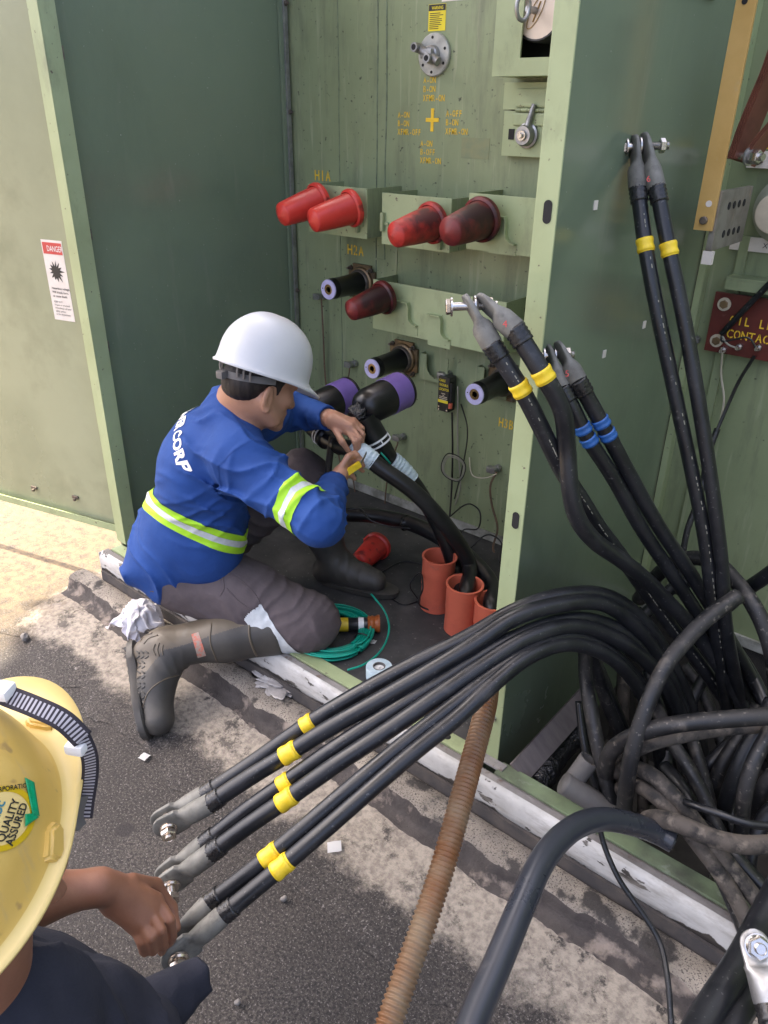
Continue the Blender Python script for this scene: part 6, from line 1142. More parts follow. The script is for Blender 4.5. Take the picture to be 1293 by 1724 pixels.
ua = nrmz(J['relb']-J['rsh']); an = nrmz(ua+0.25*np.array([0.0,0.0,1.0])); sc_ = J['rsh']+(J['relb']-J['rsh'])*0.76
def arm_only(c):
    q = A_(c); ba = J['relb']-J['rsh']; h = (q-J['rsh'])@ba/(ba@ba); bf = J['rwr']-J['relb']; h2_ = (q-J['relb'])@bf/(bf@bf)
    if h2_ > 0.38: return False
    return 0.45 < h < 1.15 and np.linalg.norm(q-J['rsh']-ba*h) < 0.10
for off_,hf_,mt,nm,lf in ((-0.019,0.010,'neon','neon_stripe',0.0022),(0,0.009,'silver','silver_stripe',0.0026),(0.019,0.010,'neon','neon_stripe',0.0022)):
    slab(sme, sc_+an*off_, an, hf_, arm_only, lf, nm, G[mt], shirt_o)
def shoulder_ring(c):
    q = A_(c)-J['rsh']; return np.linalg.norm(q) < 0.17
slab(sme, J['rsh']+ua*0.035, nrmz(ua+sh_l*-0.35), 0.0014, shoulder_ring, 0.0016, 'armhole_seam', G['blue'], shirt_o)
for w_, e_ in ((J['rwr'],wd),(J['lwr'],wl_)): slab(sme, w_+e_*0.012, e_, 0.010, lambda c, w_=w_: np.linalg.norm(A_(c)-w_) < 0.075, 0.0015, 'cuff', G['blue'], shirt_o)
# collar rib and printed name across the shoulders
rib = []
for q in np.linspace(0,2*math.pi,41): rib.append(V(nk+sp_u*0.026+sh_f*(0.012+0.058*math.cos(q))+sh_l*0.062*math.sin(q)+sp_u*(-0.016*math.cos(q))))
bm = B(); sweep(bm, rib, 0.0075, 8, caps=False); obj('collar', bm, G['blue'], shirt_o, smooth=True)
print_on(sme, 'NELPOWER CORP', ch+sp_u*0.150+sh_l*0.150-sh_f*0.12, -sh_l, sp_u, V(nrmz(sh_f*0.85-sp_u*0.5)), 0.052, G['whiteink'], shirt_o, 'back_lettering', sx=0.76, bold=0.04)
# trousers
def tfold(P):
    d = 0.006*vnoise(P*np.array([14,14,14]),3)
    for a, b, ph in (('rhip','rknee',0),('lhip','lknee',1.0),('lknee','lank',2)):
        ba = J[b]-J[a]; L_ = np.linalg.norm(ba); ba = ba/L_; s_ = (P-J[a])@ba; rad = np.linalg.norm((P-J[a])-s_[:,None]*ba,axis=1); m = np.clip((0.14-rad)/0.04,0,1)
        d += -0.019*m*(0.55*ridge(s_*40+ph+2.6*vnoise(P*7,2)+34*(P[:,2]-J[a][2]),2)*np.clip(0.4+1.4*vnoise(P*6+3,1),0,1)+0.45*ridge(s_*62+ph*2-40*(P[:,2]-J[a][2])+3*vnoise(P*9+5,1),2)*np.clip(0.3-1.5*vnoise(P*6+3,1),0,1))
    return d
kd = nrmz(J['rank']-J['rknee']); tr_end = J['rknee']+kd*0.16
trs = [ell_(pe-sp_u*0.01-sh_f*0.02,BF,(0.135,0.165,0.12),0.05), cap_(J['rhip']+sh_l*0.0,J['rknee']-kd*0.0,0.115,0.090,0.05), cap_(J['rhip'],J['rhip']*0.5+J['rknee']*0.5,0.120,0.108,0.04), cap_(J['rknee'],tr_end,0.077,0.066,0.04),
  cap_(J['lhip'],J['lknee'],0.098,0.084,0.05), cap_(J['lknee'],J['lknee']*0.45+J['lank']*0.55,0.080,0.062,0.04)]
me = sdf_mesh('trousers', trs, 0.0055, tfold); tme = me.copy(); tro = finish('trousers', me, G['trousers'], W1)
cn = nrmz(kd-0.55*np.array([0,0,1.0])); slab(tme, J['rknee']+kd*0.108, cn, 0.034, lambda c: np.linalg.norm(A_(c)-(J['rknee']+kd*0.105)) < 0.125, 0.003, 'reflective_cuff', G['silver'], tro)
# pocket flap seam on the thigh
thd = nrmz(J['rknee']-J['rhip']); bvt = BVHTree.FromPolygons([v.co.copy() for v in tme.vertices], [tuple(p.vertices) for p in tme.polygons])
for offs in (((0.10,0.05),(0.16,0.06),(0.23,0.02),(0.25,-0.04)),((0.13,0.0),(0.17,-0.03),(0.24,-0.05)),((0.05,0.03),(0.11,0.055),(0.12,0.0),(0.10,-0.04))):
    bm = B(); pth = []
    camd = nrmz(J['rhip']-np.array([0,0,1.7])); upd = nrmz(np.cross(np.cross(thd,camd),thd))
    for s_, w_ in offs: pth.append(V(J['rhip']+thd*s_-np.array([0,0,1])*(-w_)))
    pth = spline(pth,6); res = []
    for q in pth:
        h = bvt.ray_cast(q-V(camd)*0.4, V(camd))
        if h[0] is not None: res.append(h[0])
    if len(res) > 3: sweep(bm, res, 0.0022, 6); obj('pocket_seam', bm, G['trousers'], tro, smooth=True)
    else: bm.free()
# boots
def ribs(P): return 0.0*P[:,0]
kn2 = J['rknee']+kd*0.115; tip = J['rtoe']; heel = J['rheel']; fd = nrmz(tip-heel); an_ = J['rank']
sole_n = nrmz(np.cross(fd,np.cross(kd,fd)))       # away from the shin: the sole side
def bfold(P):
    m = np.exp(-((np.linalg.norm(P-(an_+fd*0.05-sole_n*0.02),axis=1))/0.06)**2); return -0.007*m*ridge(95*(P@kd)+50*(P@fd)+2.5*vnoise(P*12,1),2)
rb = [cap_(kn2,J['rknee']+kd*0.27,0.084,0.073,0.02), cap_(J['rknee']+kd*0.25,an_,0.073,0.062,0.03), cap_(an_,heel+fd*0.02-sole_n*0.01,0.058,0.050,0.03), cap_(an_+fd*0.02-sole_n*0.012,heel+fd*0.13-sole_n*0.018,0.060,0.054,0.03), cap_(heel+fd*0.10-sole_n*0.012,tip-sole_n*0.008,0.055,0.049,0.03), carve(ell_(kn2-kd*0.075,(kd,nrmz(np.cross(kd,[0,0,1.0])),nrmz(np.cross(kd,np.cross(kd,[0,0,1.0])))),(0.062,0.2,0.2),0.004)), carve(cap_(kn2-kd*0.06,kn2-kd*0.03,0.072,0.070,0.004))]
wfr = nrmz(np.cross(fd,sole_n))
me = sdf_mesh('boot', rb, 0.0042, bfold); bt = finish('boot', me, [G['boot'],G['boot_dark']], W1); bt['label'] = 'near rubber boot with its toe on the ground'; bme = me.copy(); bme.transform(Matrix.Translation(ORG[bt.name]))
me.polygons.foreach_set('material_index', np.array([1 if ((A_(p.center)+A_(ORG[bt.name])-heel)@fd) > 0.10-0.75*max(0,(A_(p.center)+A_(ORG[bt.name])-heel)@(-sole_n)) and ((A_(p.center)+A_(ORG[bt.name])-heel)@fd) > 0.045 else 0 for p in me.polygons],np.int32))
bm = B(); N_ = 40; rings = []
for dz, sc in ((0.020,0.97),(0.026,1.06),(0.044,1.06),(0.047,0.97)):
    R_ = []
    for i in range(N_):
        q = 2*math.pi*i/N_; cq, sq = math.cos(q), math.sin(q); L2 = 0.148; wd_ = (0.052+0.006*cq-0.012*max(0,-cq)*0)*sc; mid = heel*0.47+tip*0.53
        x = L2*math.copysign(abs(cq)**0.75,cq)*sc; y = wd_*math.copysign(abs(sq)**0.8,sq)*(0.86 if -0.35 < cq < 0.15 else 1.0)
        R_.append(bm.verts.new(V(mid+fd*x+wfr*y+sole_n*dz)))
    rings.append(R_)
for a0,b0 in zip(rings,rings[1:]):
    for i in range(N_): bm.faces.new((a0[i],a0[(i+1)%N_],b0[(i+1)%N_],b0[i]))
bm.faces.new(rings[0][::-1]); bm.faces.new(rings[-1]); sole = obj('sole', bm, G['boot_dark'], bt, smooth=40)
for k in range(11):
    q = heel*0.47+tip*0.53+fd*(-0.125+0.025*k)+sole_n*0.0475; bm = B(); sweep(bm, [V(q-wfr*0.036),V(q+wfr*0.036)], 0, flat=(0.006,0.0028), hint=V(fd)); obj('tread', bm, G['boot_dark'], sole)
bvb = BVHTree.FromPolygons([v.co.copy() for v in bme.vertices], [tuple(p.vertices) for p in bme.polygons])
camp = V((0,0,1.7))
def on_boot(p, lift=0.001):
    d = (V(p)-camp).normalized(); h = bvb.ray_cast(camp,d); return h[0]-d*lift if h[0] is not None else None
# rows of small raised herringbone cleats on the heel side, ribbed patches, sticker, raised bands
def boot_line(pts, r, nm, mat='boot'):
    res = [on_boot(q,0.0003) for q in spline(pts,6)]; res = [q for q in res if q is not None]
    if len(res) > 2: bm = B(); sweep(bm, res, r, 6); obj(nm, bm, G[mat], bt, smooth=True)
for pts in ([(-1.6931,0.9897,0.2531),(-1.7028,0.9901,0.2656),(-1.7047,1.0003,0.2830)],[(-1.6838,0.9953,0.2501),(-1.6938,0.9987,0.2674),(-1.6962,1.0095,0.2863)],[(-1.6767,1.0034,0.2534),(-1.6829,1.0078,0.2675),(-1.6859,1.0139,0.2802)],[(-1.7409,0.9743,0.2888),(-1.7362,0.9878,0.3031),(-1.7212,1.0057,0.3113)],[(-1.7306,0.9787,0.2826),(-1.7245,0.9933,0.2970),(-1.7059,1.0152,0.3068)]): boot_line(pts, 0.0025, 'grip_rib')
boot_line([(-1.5935,1.1293,0.3387),(-1.5801,1.1086,0.2914),(-1.5557,1.1024,0.2521),(-1.5318,1.1021,0.2224)], 0.0028, 'raised_band'); boot_line([(-1.5124,1.2119,0.3622),(-1.4955,1.1899,0.3086),(-1.4657,1.1828,0.2615),(-1.4299,1.1851,0.2209)], 0.004, 'top_lip')
boot_line([(-1.6762,0.9112,0.1154),(-1.6760,0.9380,0.1551),(-1.6527,0.9787,0.1872),(-1.6229,1.0121,0.2003),(-1.5806,1.0581,0.2169)], 0.0022, 'vamp_seam')
for pa_, pb_ in (((-1.7411,0.9570,0.2634),(-1.7315,0.9608,0.2572)),((-1.7309,0.9656,0.2636),(-1.7213,0.9694,0.2574)),((-1.7207,0.9741,0.2638),(-1.7110,0.9779,0.2576)),((-1.7344,0.9494,0.2437),(-1.7291,0.9581,0.2501)),((-1.7242,0.9579,0.2439),(-1.7188,0.9666,0.2503)),((-1.7139,0.9664,0.2440),(-1.7086,0.9752,0.2505)),((-1.7401,0.9398,0.2365),(-1.7305,0.9436,0.2303)),((-1.7299,0.9483,0.2367),(-1.7203,0.9521,0.2305)),((-1.7197,0.9568,0.2368),(-1.7100,0.9606,0.2306)),((-1.7334,0.9321,0.2168),(-1.7281,0.9408,0.2232)),((-1.7232,0.9406,0.2169),(-1.7178,0.9493,0.2234)),((-1.7130,0.9492,0.2171),(-1.7076,0.9579,0.2235)),((-1.7310,0.9293,0.2097),(-1.7213,0.9331,0.2035)),((-1.7208,0.9379,0.2098),(-1.7111,0.9417,0.2037)),((-1.7105,0.9464,0.2100),(-1.7009,0.9502,0.2038)),((-1.7242,0.9216,0.1900),(-1.7189,0.9303,0.1964)),((-1.7140,0.9302,0.1901),(-1.7087,0.9389,0.1966)),((-1.7038,0.9387,0.1903),(-1.6985,0.9474,0.1967)),((-1.7218,0.9189,0.1829),(-1.7122,0.9227,0.1767)),((-1.7116,0.9274,0.1830),(-1.7019,0.9312,0.1769)),((-1.7014,0.9359,0.1832),(-1.6917,0.9397,0.1770)),((-1.7151,0.9112,0.1632),(-1.7097,0.9199,0.1696)),((-1.7049,0.9197,0.1633),(-1.6995,0.9284,0.1698)),((-1.6946,0.9283,0.1635),(-1.6893,0.9370,0.1699)),((-1.7127,0.9084,0.1561),(-1.7030,0.9122,0.1499)),((-1.7024,0.9169,0.1562),(-1.6928,0.9207,0.1501)),((-1.6922,0.9255,0.1564),(-1.6826,0.9293,0.1502)),((-1.7059,0.9007,0.1364),(-1.7006,0.9094,0.1428)),((-1.6957,0.9093,0.1365),(-1.6904,0.9180,0.1430)),((-1.6855,0.9178,0.1367),(-1.6801,0.9265,0.1431)),((-1.7035,0.8980,0.1293),(-1.6938,0.9018,0.1231)),((-1.6933,0.9065,0.1294),(-1.6836,0.9103,0.1233)),((-1.6831,0.9150,0.1296),(-1.6734,0.9188,0.1234)),((-1.6968,0.8903,0.1096),(-1.6914,0.8990,0.1160)),((-1.6865,0.8988,0.1097),(-1.6812,0.9075,0.1162)),((-1.6763,0.9073,0.1099),(-1.6710,0.9161,0.1163))):
    boot_line([pa_,pb_], 0.0024, 'cleat', 'boot_dark')
stk = [on_boot(q,0.0012) for q in ((-1.6301,1.0796,0.3096),(-1.6159,1.0957,0.3162),(-1.5767,1.0859,0.2534),(-1.5936,1.0675,0.2468))]
if all(q is not None for q in stk):
    bm = B(); grid = [[stk[0].lerp(stk[1],i/4).lerp(stk[3].lerp(stk[2],i/4),j/10) for i in range(5)] for j in range(11)]
    gv = [[bm.verts.new((on_boot(q,0.0012) or q)) for q in row] for row in grid]
    for j in range(10):
        for i in range(4): bm.faces.new((gv[j][i],gv[j][i+1],gv[j+1][i+1],gv[j+1][i]))
    obj('boot_sticker', bm, M('worn_red_sticker', (0.5,0.13,0.08), (0.3,0.24,0.2), 60, 0.45, 0.55, rough=0.5), bt, smooth=True)
# far boot planted on the compartment floor
la, lt, lk = J['lank'], J['ltoe'], J['lknee']; kd2 = nrmz(la-lk); fd2 = nrmz((lt-la)*np.array([1,1,0])); base_z = 0.188
la = np.array([la[0],la[1],base_z+0.075]); hl = np.array([la[0],la[1],base_z])-fd2*0.04; tp2 = np.array([la[0],la[1],base_z])+fd2*0.19
def bfold2(P):
    m = np.exp(-((np.linalg.norm(P-(la+fd2*0.06),axis=1))/0.07)**2); return -0.007*m*ridge(85*(P@fd2)+30*P[:,2]+2.5*vnoise(P*12,1),2)
lb2 = [cap_(lk+kd2*0.12,lk+kd2*0.22,0.072,0.064,0.02), cap_(lk+kd2*0.2,la,0.064,0.052,0.03), cap_(hl+np.array([0,0,0.04]),la,0.044,0.05,0.03), cap_(hl+np.array([0,0,0.046]),tp2+np.array([0,0,0.042])-fd2*0.04,0.043,0.041,0.03), cap_(la,tp2+np.array([0,0,0.05])-fd2*0.09,0.048,0.044,0.03)]
me = sdf_mesh('boot', lb2, 0.0045, bfold2); bt2 = finish('boot', me, G['boot_dark'], W1); bt2['label'] = 'far rubber boot planted on the compartment floor'
bm = B(); wf2 = np.cross([0,0,1],fd2); rings = []
for dz, sc in ((0.001,0.97),(0.003,1.02),(0.020,1.03),(0.022,0.96)):
    R_ = []
    for i in range(36):
        q = 2*math.pi*i/36; cq, sq = math.cos(q), math.sin(q); R_.append(bm.verts.new(V(hl*0.46+tp2*0.54+fd2*0.150*math.copysign(abs(cq)**0.8,cq)*sc+wf2*0.05*math.copysign(abs(sq)**0.8,sq)*sc+np.array([0,0,dz]))))
    rings.append(R_)
for a0,b0 in zip(rings,rings[1:]):
    for i in range(36): bm.faces.new((a0[i],a0[(i+1)%36],b0[(i+1)%36],b0[i]))
bm.faces.new(rings[0][::-1]); bm.faces.new(rings[-1]); obj('sole', bm, G['boot_dark'], bt2, smooth=40)
# knife in the right hand and the tape tail
t = thing('knife', 'yellow-handled cutter knife in the kneeling worker\'s right hand', 'knife', (-1.3849,1.5490,0.7726))
bm = B(); sweep(bm, spline([(-1.3947,1.5024,0.7587),(-1.3791,1.5268,0.7760),(-1.3734,1.5519,0.7846)],6), 0, flat=(0.009,0.005), hint=(0,0,1)); obj('handle', bm, G['ytape'], t)
bm = B(); sweep(bm, spline([(-1.3734,1.5519,0.7846),(-1.3820,1.5802,0.7938),(-1.3930,1.6035,0.7986)],4), 0, flat=(0.005,0.0006), hint=(0,0,1)); obj('blade', bm, G['steel'], t)

# ---------------------------------------------------------------- the second worker, seen from above at the left edge
W2 = thing('person', 'second worker in yellow hard hat and navy shirt crouching with back to camera', 'person', (-1.0355,0.2113,0.2431))
h2 = A_((-0.6642,0.1135,1.0630))
f2h = nrmz(np.array([math.cos(math.radians(138.1)),math.sin(math.radians(138.1)),0.0])); p2 = math.radians(-11.8); F2 = f2h*math.cos(p2)-np.array([0,0,1])*math.sin(p2); L20 = np.cross([0,0,1],f2h); U2 = np.cross(F2,L20); rl2 = math.radians(-13.5); L20, U2 = L20*math.cos(rl2)+U2*math.sin(rl2), -L20*math.sin(rl2)+U2*math.cos(rl2)
b2 = head_prims(h2-U2*0.05,F2,U2,L20)
nk2 = h2-U2*0.195-F2*0.045+L20*0.055
b2 += [cap_(h2-U2*0.10-F2*0.02,nk2,0.056,0.064,0.03), cap_(h2-U2*0.08-F2*0.05,nk2-F2*0.02,0.045,0.055,0.03)]
SH = {k: A_(v) for k, v in dict(rs=(-0.6126,0.2251,0.5705),ls=(-1.0031,0.0782,0.5484),re=(-0.9878,0.2169,0.5188),rw=(-0.9513,0.3819,0.4806),ch=(-0.7619,0.1328,0.4424)).items()}
b2 += [cap_(nk2-U2*0.11,SH['rs'],0.045,0.045,0.03), cap_(nk2-U2*0.08,SH['ls'],0.05,0.05,0.03), cap_(nk2-U2*0.06,SH['ch'],0.055,0.09,0.03), cap_(SH['ls'],SH['re'],0.042,0.040,0.03), cap_(SH['re'],A_((-0.9884,0.2967,0.5080)),0.040,0.041,0.03), cap_((-0.9884,0.2967,0.5080),SH['rw'],0.041,0.030,0.02)]
# right hand seen from its back, fingers closing on the lug
b2 += [cap_((-0.9512,0.3764,0.4831),(-0.9401,0.4008,0.4516),0.029,0.027,0.015), cap_((-0.9442,0.4038,0.4611),(-0.9015,0.4511,0.4138),0.025,0.0155,0.012), cap_((-0.9395,0.4001,0.4498),(-0.8942,0.4327,0.4101),0.026,0.0155,0.012), cap_((-0.9382,0.3922,0.4365),(-0.8935,0.4133,0.4021),0.025,0.0155,0.012), cap_((-0.9417,0.3939,0.4477),(-0.9007,0.4021,0.3944),0.022,0.0145,0.012)]
for pts,r0 in (([(-0.8998,0.4525,0.4138),(-0.8647,0.4525,0.3925),(-0.8643,0.4512,0.3467),(-0.8762,0.4471,0.3117)],0.0122),([(-0.8931,0.4330,0.4092),(-0.8587,0.4292,0.3940),(-0.8593,0.4284,0.3502),(-0.8708,0.4287,0.3211)],0.0122),([(-0.8923,0.4136,0.4012),(-0.8618,0.4094,0.3901),(-0.8640,0.4100,0.3500)],0.0116),([(-0.9004,0.4017,0.3934),(-0.8761,0.3978,0.3794),(-0.8757,0.3989,0.3479)],0.0108)): b2 += finger([A_(p) for p in pts], r0*0.92, 0.0088, 0.002)
b2 += finger([A_((-0.9394,0.4329,0.4550)),A_((-0.9359,0.4740,0.4032)),A_((-0.9130,0.4845,0.3473)),A_((-0.8883,0.4737,0.3226))],0.0135,0.0105,0.008)
me = sdf_mesh('body', b2, 0.0042); finish('body', me, G['skin_dark'], W2)
hair2 = [ell_(h2-U2*0.02-F2*0.02,(F2,L20,U2),(0.095,0.084,0.085),0.01), cap_(h2-F2*0.085-U2*0.06-L20*0.03,h2-F2*0.085-U2*0.06+L20*0.03,0.02,k=0.02)]
me = sdf_mesh('hair', hair2, 0.005); finish('hair', me, G['hair'], W2)
hat2c = h2; me = helmet_mesh('hard_hat', hat2c, F2, U2, L20, a=0.146, b=0.122, h=0.135, brim=0.079, side=0.011, drop=0.012, ridge=0.004); hme = me.copy()
hat2 = finish('hard_hat', me, [G['helmet_yellow'],G['helmet_pale']], W2)
me.polygons.foreach_set('material_index', np.array([1 if k >= 96*21 else 0 for k in range(len(me.polygons))],np.int32))
def on_hat(x, y): # point on the shell from plan position
    s_ = min(math.sqrt((x/0.146)**2+(y/0.122)**2),0.999); ph = math.asin(s_**(1/0.92)); return hat2c+F2*x+L20*y+U2*(0.135*max(math.cos(ph),0)**0.92+0.004*math.exp(-(y/0.017)**2))
# moulded bosses, sticker and tape laid on the shell
bvh2 = BVHTree.FromPolygons([v.co.copy() for v in hme.vertices], [tuple(p.vertices) for p in hme.polygons])
def laid(o, d, u_, v_, xd, yd, lift=0.0):
    h = bvh2.ray_cast(V(o)+V(xd)*u_+V(yd)*v_, V(d)); 
    if h[0] is None: return None
    n_ = h[1] if h[1].dot(V(d)) < 0 else -h[1]
    return h[0]+n_*lift
def patch_frame(p): d = (V(p)-V((0,0,1.7))).normalized(); x_ = (up2*0.93+rt2*0.36); x_ = (x_-d*x_.dot(d)).normalized(); y_ = x_.cross(d)*-1; return V(p), d, x_, d.cross(x_)*-1
def boss(p, w_, h_, ang):
    o, d, x_, y_ = patch_frame(p); h = bvh2.ray_cast(o,d); n_ = h[1] if h[1].dot(d) < 0 else -h[1]; c_ = h[0]
    t1 = (x_-n_*x_.dot(n_)).normalized(); t2 = n_.cross(t1); bm = B(); R0 = []; R1 = []
    for u_,v_ in ((-1,-0.5),(-0.55,-1),(0.7,-0.9),(1.1,-0.2),(0.8,0.9),(-0.7,1.0)):
        U_, V__ = u_*math.cos(ang)-v_*math.sin(ang), u_*math.sin(ang)+v_*math.cos(ang)
        R0.append(bm.verts.new(c_+t1*U_*w_*1.15+t2*V__*h_*1.15-n_*0.012)); R1.append(bm.verts.new(c_+t1*U_*w_*0.85+t2*V__*h_*0.85+n_*0.007))
    for i in range(6): bm.faces.new((R0[i],R0[(i+1)%6],R1[(i+1)%6],R1[i]))
    bm.faces.new(R1); bmesh.ops.bevel(bm, geom=[e for e in bm.edges if not e.is_boundary], offset=0.003, segments=3, affect='EDGES'); obj('strap_boss', bm, G['helmet_yellow'], hat2, smooth=60)
boss((-0.3442,0.1168,1.3184), 0.020, 0.013, 0.2); boss((-0.3710,0.1357,1.3794), 0.007, 0.019, 0.5)
SO, SD, SX, SY = patch_frame((-0.3711,0.1031,1.3310))
def ring_patch(nm, mat, r0, r1, lift):
    bm = B(); rr = []
    for i in range(41):
        q = 2*math.pi*i/40; row = [laid(SO,SD,r*math.cos(q),r*math.sin(q),SX,SY,lift) for r in (r0,(r0+r1)/2,r1)]
        rr.append([bm.verts.new(q_) for q_ in row])
    for a_0,b_0 in zip(rr,rr[1:]):
        for k in range(2): bm.faces.new((a_0[k],a_0[k+1],b_0[k+1],b_0[k]))
    return obj(nm, bm, mat, hat2, smooth=True)
ring_patch('round_sticker', G['sticker_yellow'], 0.0225,0.0275,0.0012); ring_patch('sticker_face', G['helmet_pale'], 0.0003,0.0225,0.0010)
def hat_text(txt, o, ang, size, mat, sx=1.0):
    bm = text_mesh(txt, size, 0.02); bmesh.ops.triangulate(bm, faces=bm.faces[:]); ca, sa = math.cos(ang), math.sin(ang); dead = []
    for v in bm.verts:
        x_, y_ = v.co.x*sx, v.co.y; q = laid(SO,SD,o[0]+x_*ca-y_*sa,o[1]+x_*sa+y_*ca,SX,SY,0.0018)
        if q is None: dead.append(v)
        else: v.co = q
    bmesh.ops.delete(bm, geom=dead, context='VERTS'); m2 = bpy.data.meshes.new('sticker_lettering'); bm.to_mesh(m2); bm.free(); finish('sticker_lettering', m2, mat, hat2)
hat_text('QUALITY', (-0.019,-0.0075), 0.0, 0.0095, G['ink'], 0.92); hat_text('ASSURED', (-0.0205,-0.0155), 0.0, 0.0095, G['ink'], 0.92); hat_text('nbc', (-0.004,0.0035), 0.0, 0.012, G['sticker_teal'], 1.0); hat_text('CORPORATION', (0.0165,0.019), -1.15, 0.0058, G['ink'], 0.85)
bm = B()
for quad_ in (((0.0365,-0.004),(0.0345,-0.0135),(0.0075,-0.0285),(0.0075,-0.022)),((0.0085,-0.0215),(0.0065,-0.0285),(-0.0035,-0.0195),(0.0065,-0.0155))):
    P4 = [laid(SO,SD,a_,b_,SX,SY,0.0026) for a_,b_ in quad_]
    if all(q is not None for q in P4): bm.faces.new([bm.verts.new(q) for q in P4])
bmesh.ops.subdivide_edges(bm, edges=bm.edges[:], cuts=3, use_grid_fill=True); bmesh.ops.solidify(bm, geom=bm.faces[:], thickness=0.0006); obj('green_tape', bm, G['sticker_green'], hat2, smooth=True)
# woven chin strap lying over the brim and hanging at the side
def strap_material():
    m = M('woven_strap', (0.035,0.03,0.04), rough=0.8); N, L = m.node_tree.nodes, m.node_tree.links; b = N['Principled BSDF']; tc = N.new('ShaderNodeTexCoord')
    sx_ = N.new('ShaderNodeUVMap'); w = N.new('ShaderNodeTexWave'); w.bands_direction = 'X'; w.inputs['Scale'].default_value = 1.0; w.inputs['Distortion'].default_value = 0.3
    L.new(sx_.outputs[0], w.inputs[0]); se = N.new('ShaderNodeSeparateXYZ'); L.new(sx_.outputs[0], se.inputs[0])
    mg = N.new('ShaderNodeMath'); mg.operation = 'COMPARE'; mg.inputs[1].default_value = 0.5; mg.inputs[2].default_value = 0.32; L.new(se.outputs[1], mg.inputs[0])
    mm = N.new('ShaderNodeMapRange'); mm.inputs[1].default_value = 0.42; mm.inputs[2].default_value = 0.55; L.new(w.outputs[0], mm.inputs[0]); mu = N.new('ShaderNodeMath'); mu.operation = 'MULTIPLY'; L.new(mm.outputs[0], mu.inputs[0]); L.new(mg.outputs[0], mu.inputs[1])
    mx = N.new('ShaderNodeMix'); mx.data_type = 'RGBA'; mx.inputs[6].default_value = (0.03,0.026,0.035,1); mx.inputs[7].default_value = (0.42,0.40,0.43,1); L.new(mu.outputs[0], mx.inputs[0]); L.new(mx.outputs[2], b.inputs['Base Color']); return m
def strap(nm, pts, normals, wd_, mat):
    pth = relax(spline(pts,10),2); nv = relax(spline(normals,10),2); N_ = len(pth); vs = []; uv = []; s_ = 0
    for i in range(N_):
        t_ = (pth[min(i+1,N_-1)]-pth[max(i-1,0)]).normalized(); n_ = nv[i].normalized(); sd = t_.cross(n_).normalized(); s_ += (pth[i]-pth[i-1]).length if i else 0
        for j in range(5): vs.append(tuple(pth[i]+sd*wd_*(j/4-0.5)*2)); uv.append((s_/0.0045/ (2*math.pi)*1.9, j/4))
    fs = [(i*5+j,i*5+j+1,(i+1)*5+j+1,(i+1)*5+j) for i in range(N_-1) for j in range(4)]
    m2 = bpy.data.meshes.new(nm); m2.from_pydata(vs,[],fs); ul = m2.uv_layers.new()
    for lp in m2.loops: ul.data[lp.index].uv = uv[lp.vertex_index]
    m2.shade_smooth(); o_ = finish(nm, m2, mat, W2 if False else hat2); md = o_.modifiers.new('thick','SOLIDIFY'); md.thickness = 0.0015; return o_
SM = strap_material(); tc_ = V((0.3,-0.45,0.84))
strap('chin_strap', [(-0.7251,0.2168,1.1741),(-0.6767,0.2214,1.1760),(-0.6417,0.2334,1.1727),(-0.6148,0.2475,1.1604),(-0.6007,0.2573,1.1361)], [tc_]*5, 0.0105, SM)
strap('chin_strap', [(-0.6030,0.2572,1.1387),(-0.6030,0.2609,1.1117),(-0.6107,0.2607,1.0774),(-0.6172,0.2543,1.0432),(-0.6165,0.2469,1.0204)], [V((0.75,-0.35,0.5)),V((0.8,-0.3,0.4)),V((0.8,-0.3,0.35)),V((0.7,-0.4,0.5)),V((0.7,-0.4,0.5))], 0.0085, SM)
bm = B(); sweep(bm, relax(spline([(-0.6174,0.2514,1.0500),(-0.6168,0.2450,1.0398),(-0.6178,0.2404,1.0233),(-0.6167,0.2413,1.0124)],6),1), 0, flat=(0.006,0.002), hint=(0,0,1)); obj('strap_buckle', bm, G['greypipe'], hat2)
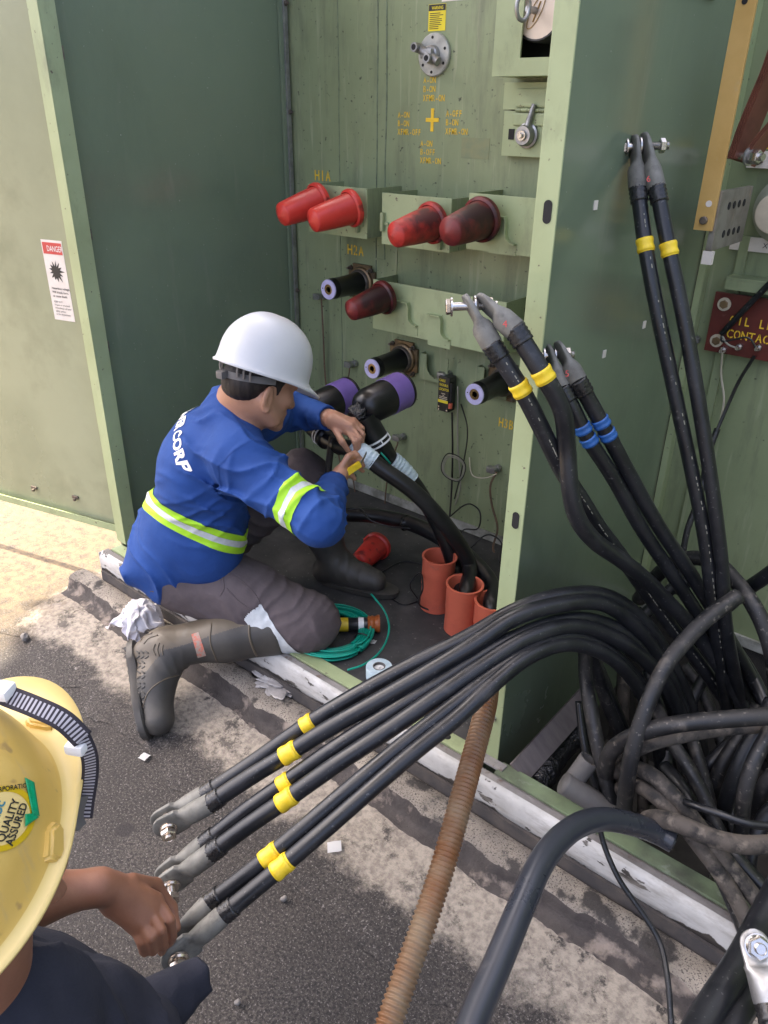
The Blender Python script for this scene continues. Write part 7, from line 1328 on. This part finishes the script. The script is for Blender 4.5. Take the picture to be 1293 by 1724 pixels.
for px in ((-0.6737,0.2207,1.1820),(-0.6108,0.2550,1.1234)):
    bm = B(); q = V(px); box(bm, q-V((0.010,0.010,0.006)), q+V((0.010,0.010,0.006)), 0.004, Matrix.Rotation(0.5,3,'Z')); obj('strap_clip', bm, G['white'], hat2)
# navy shirt: shoulders, collar roll and a loose sleeve end
def nfold(P): return 0.006*vnoise(P*np.array([13,13,16]),2)-0.012*ridge(22*(P[:,0]*0.6+P[:,1]*0.5)+15*P[:,2]+3*vnoise(P*7,1))
sh2 = [cap_(nk2-U2*0.035-F2*0.03,nk2-U2*0.10-F2*0.03,0.070,0.085,0.04), cap_(nk2-U2*0.10-F2*0.03,SH['rs'],0.072,0.07,0.05), cap_(nk2-U2*0.08-F2*0.03,SH['ls'],0.085,0.08,0.05), ell_(SH['ch'],(np.array([1,0,0.]),np.array([0,1.,0]),np.array([0,0,1.])),(0.2,0.18,0.26),0.08), cap_(SH['rs'],A_((-0.6712,0.2941,0.5277)),0.072,0.042,0.03), cap_(A_((-0.6842,0.1819,0.6808)),A_((-0.6661,0.2324,0.6470)),0.05,0.05,0.04)]
sh2 += [carve(cap_(nk2+U2*0.005+F2*0.01,nk2+U2*0.12+F2*0.03,0.060,0.07,0.006))]
me = sdf_mesh('shirt', sh2, 0.006, nfold); s2 = finish('shirt', me, G['navy'], W2)
slp = relax(spline([(-0.6762,0.2605,0.5272),(-0.6718,0.2947,0.5293),(-0.6717,0.3358,0.5252),(-0.6664,0.3821,0.5225)],10),2); bm = B(); sweep(bm, slp, lambda t_: 0.062-0.034*t_, 28, caps=False)
for v in bm.verts: v.co += V((0.6,0.5,0.6))*(0.010*mnoise.noise(v.co*22)+0.006*mnoise.noise(v.co*50))
o_ = obj('sleeve', bm, G['navy'], s2, smooth=True); md = o_.modifiers.new('thickness','SOLIDIFY'); md.thickness = 0.002
bm = B(); sweep(bm, relax(spline([(-0.7763,0.1992,0.6893),(-0.7616,0.1995,0.6716),(-0.7494,0.1977,0.6539)],6),1), 0, flat=(0.016,0.002), hint=(0,0,1)); obj('neck_towel', bm, G['paleblue'], s2)
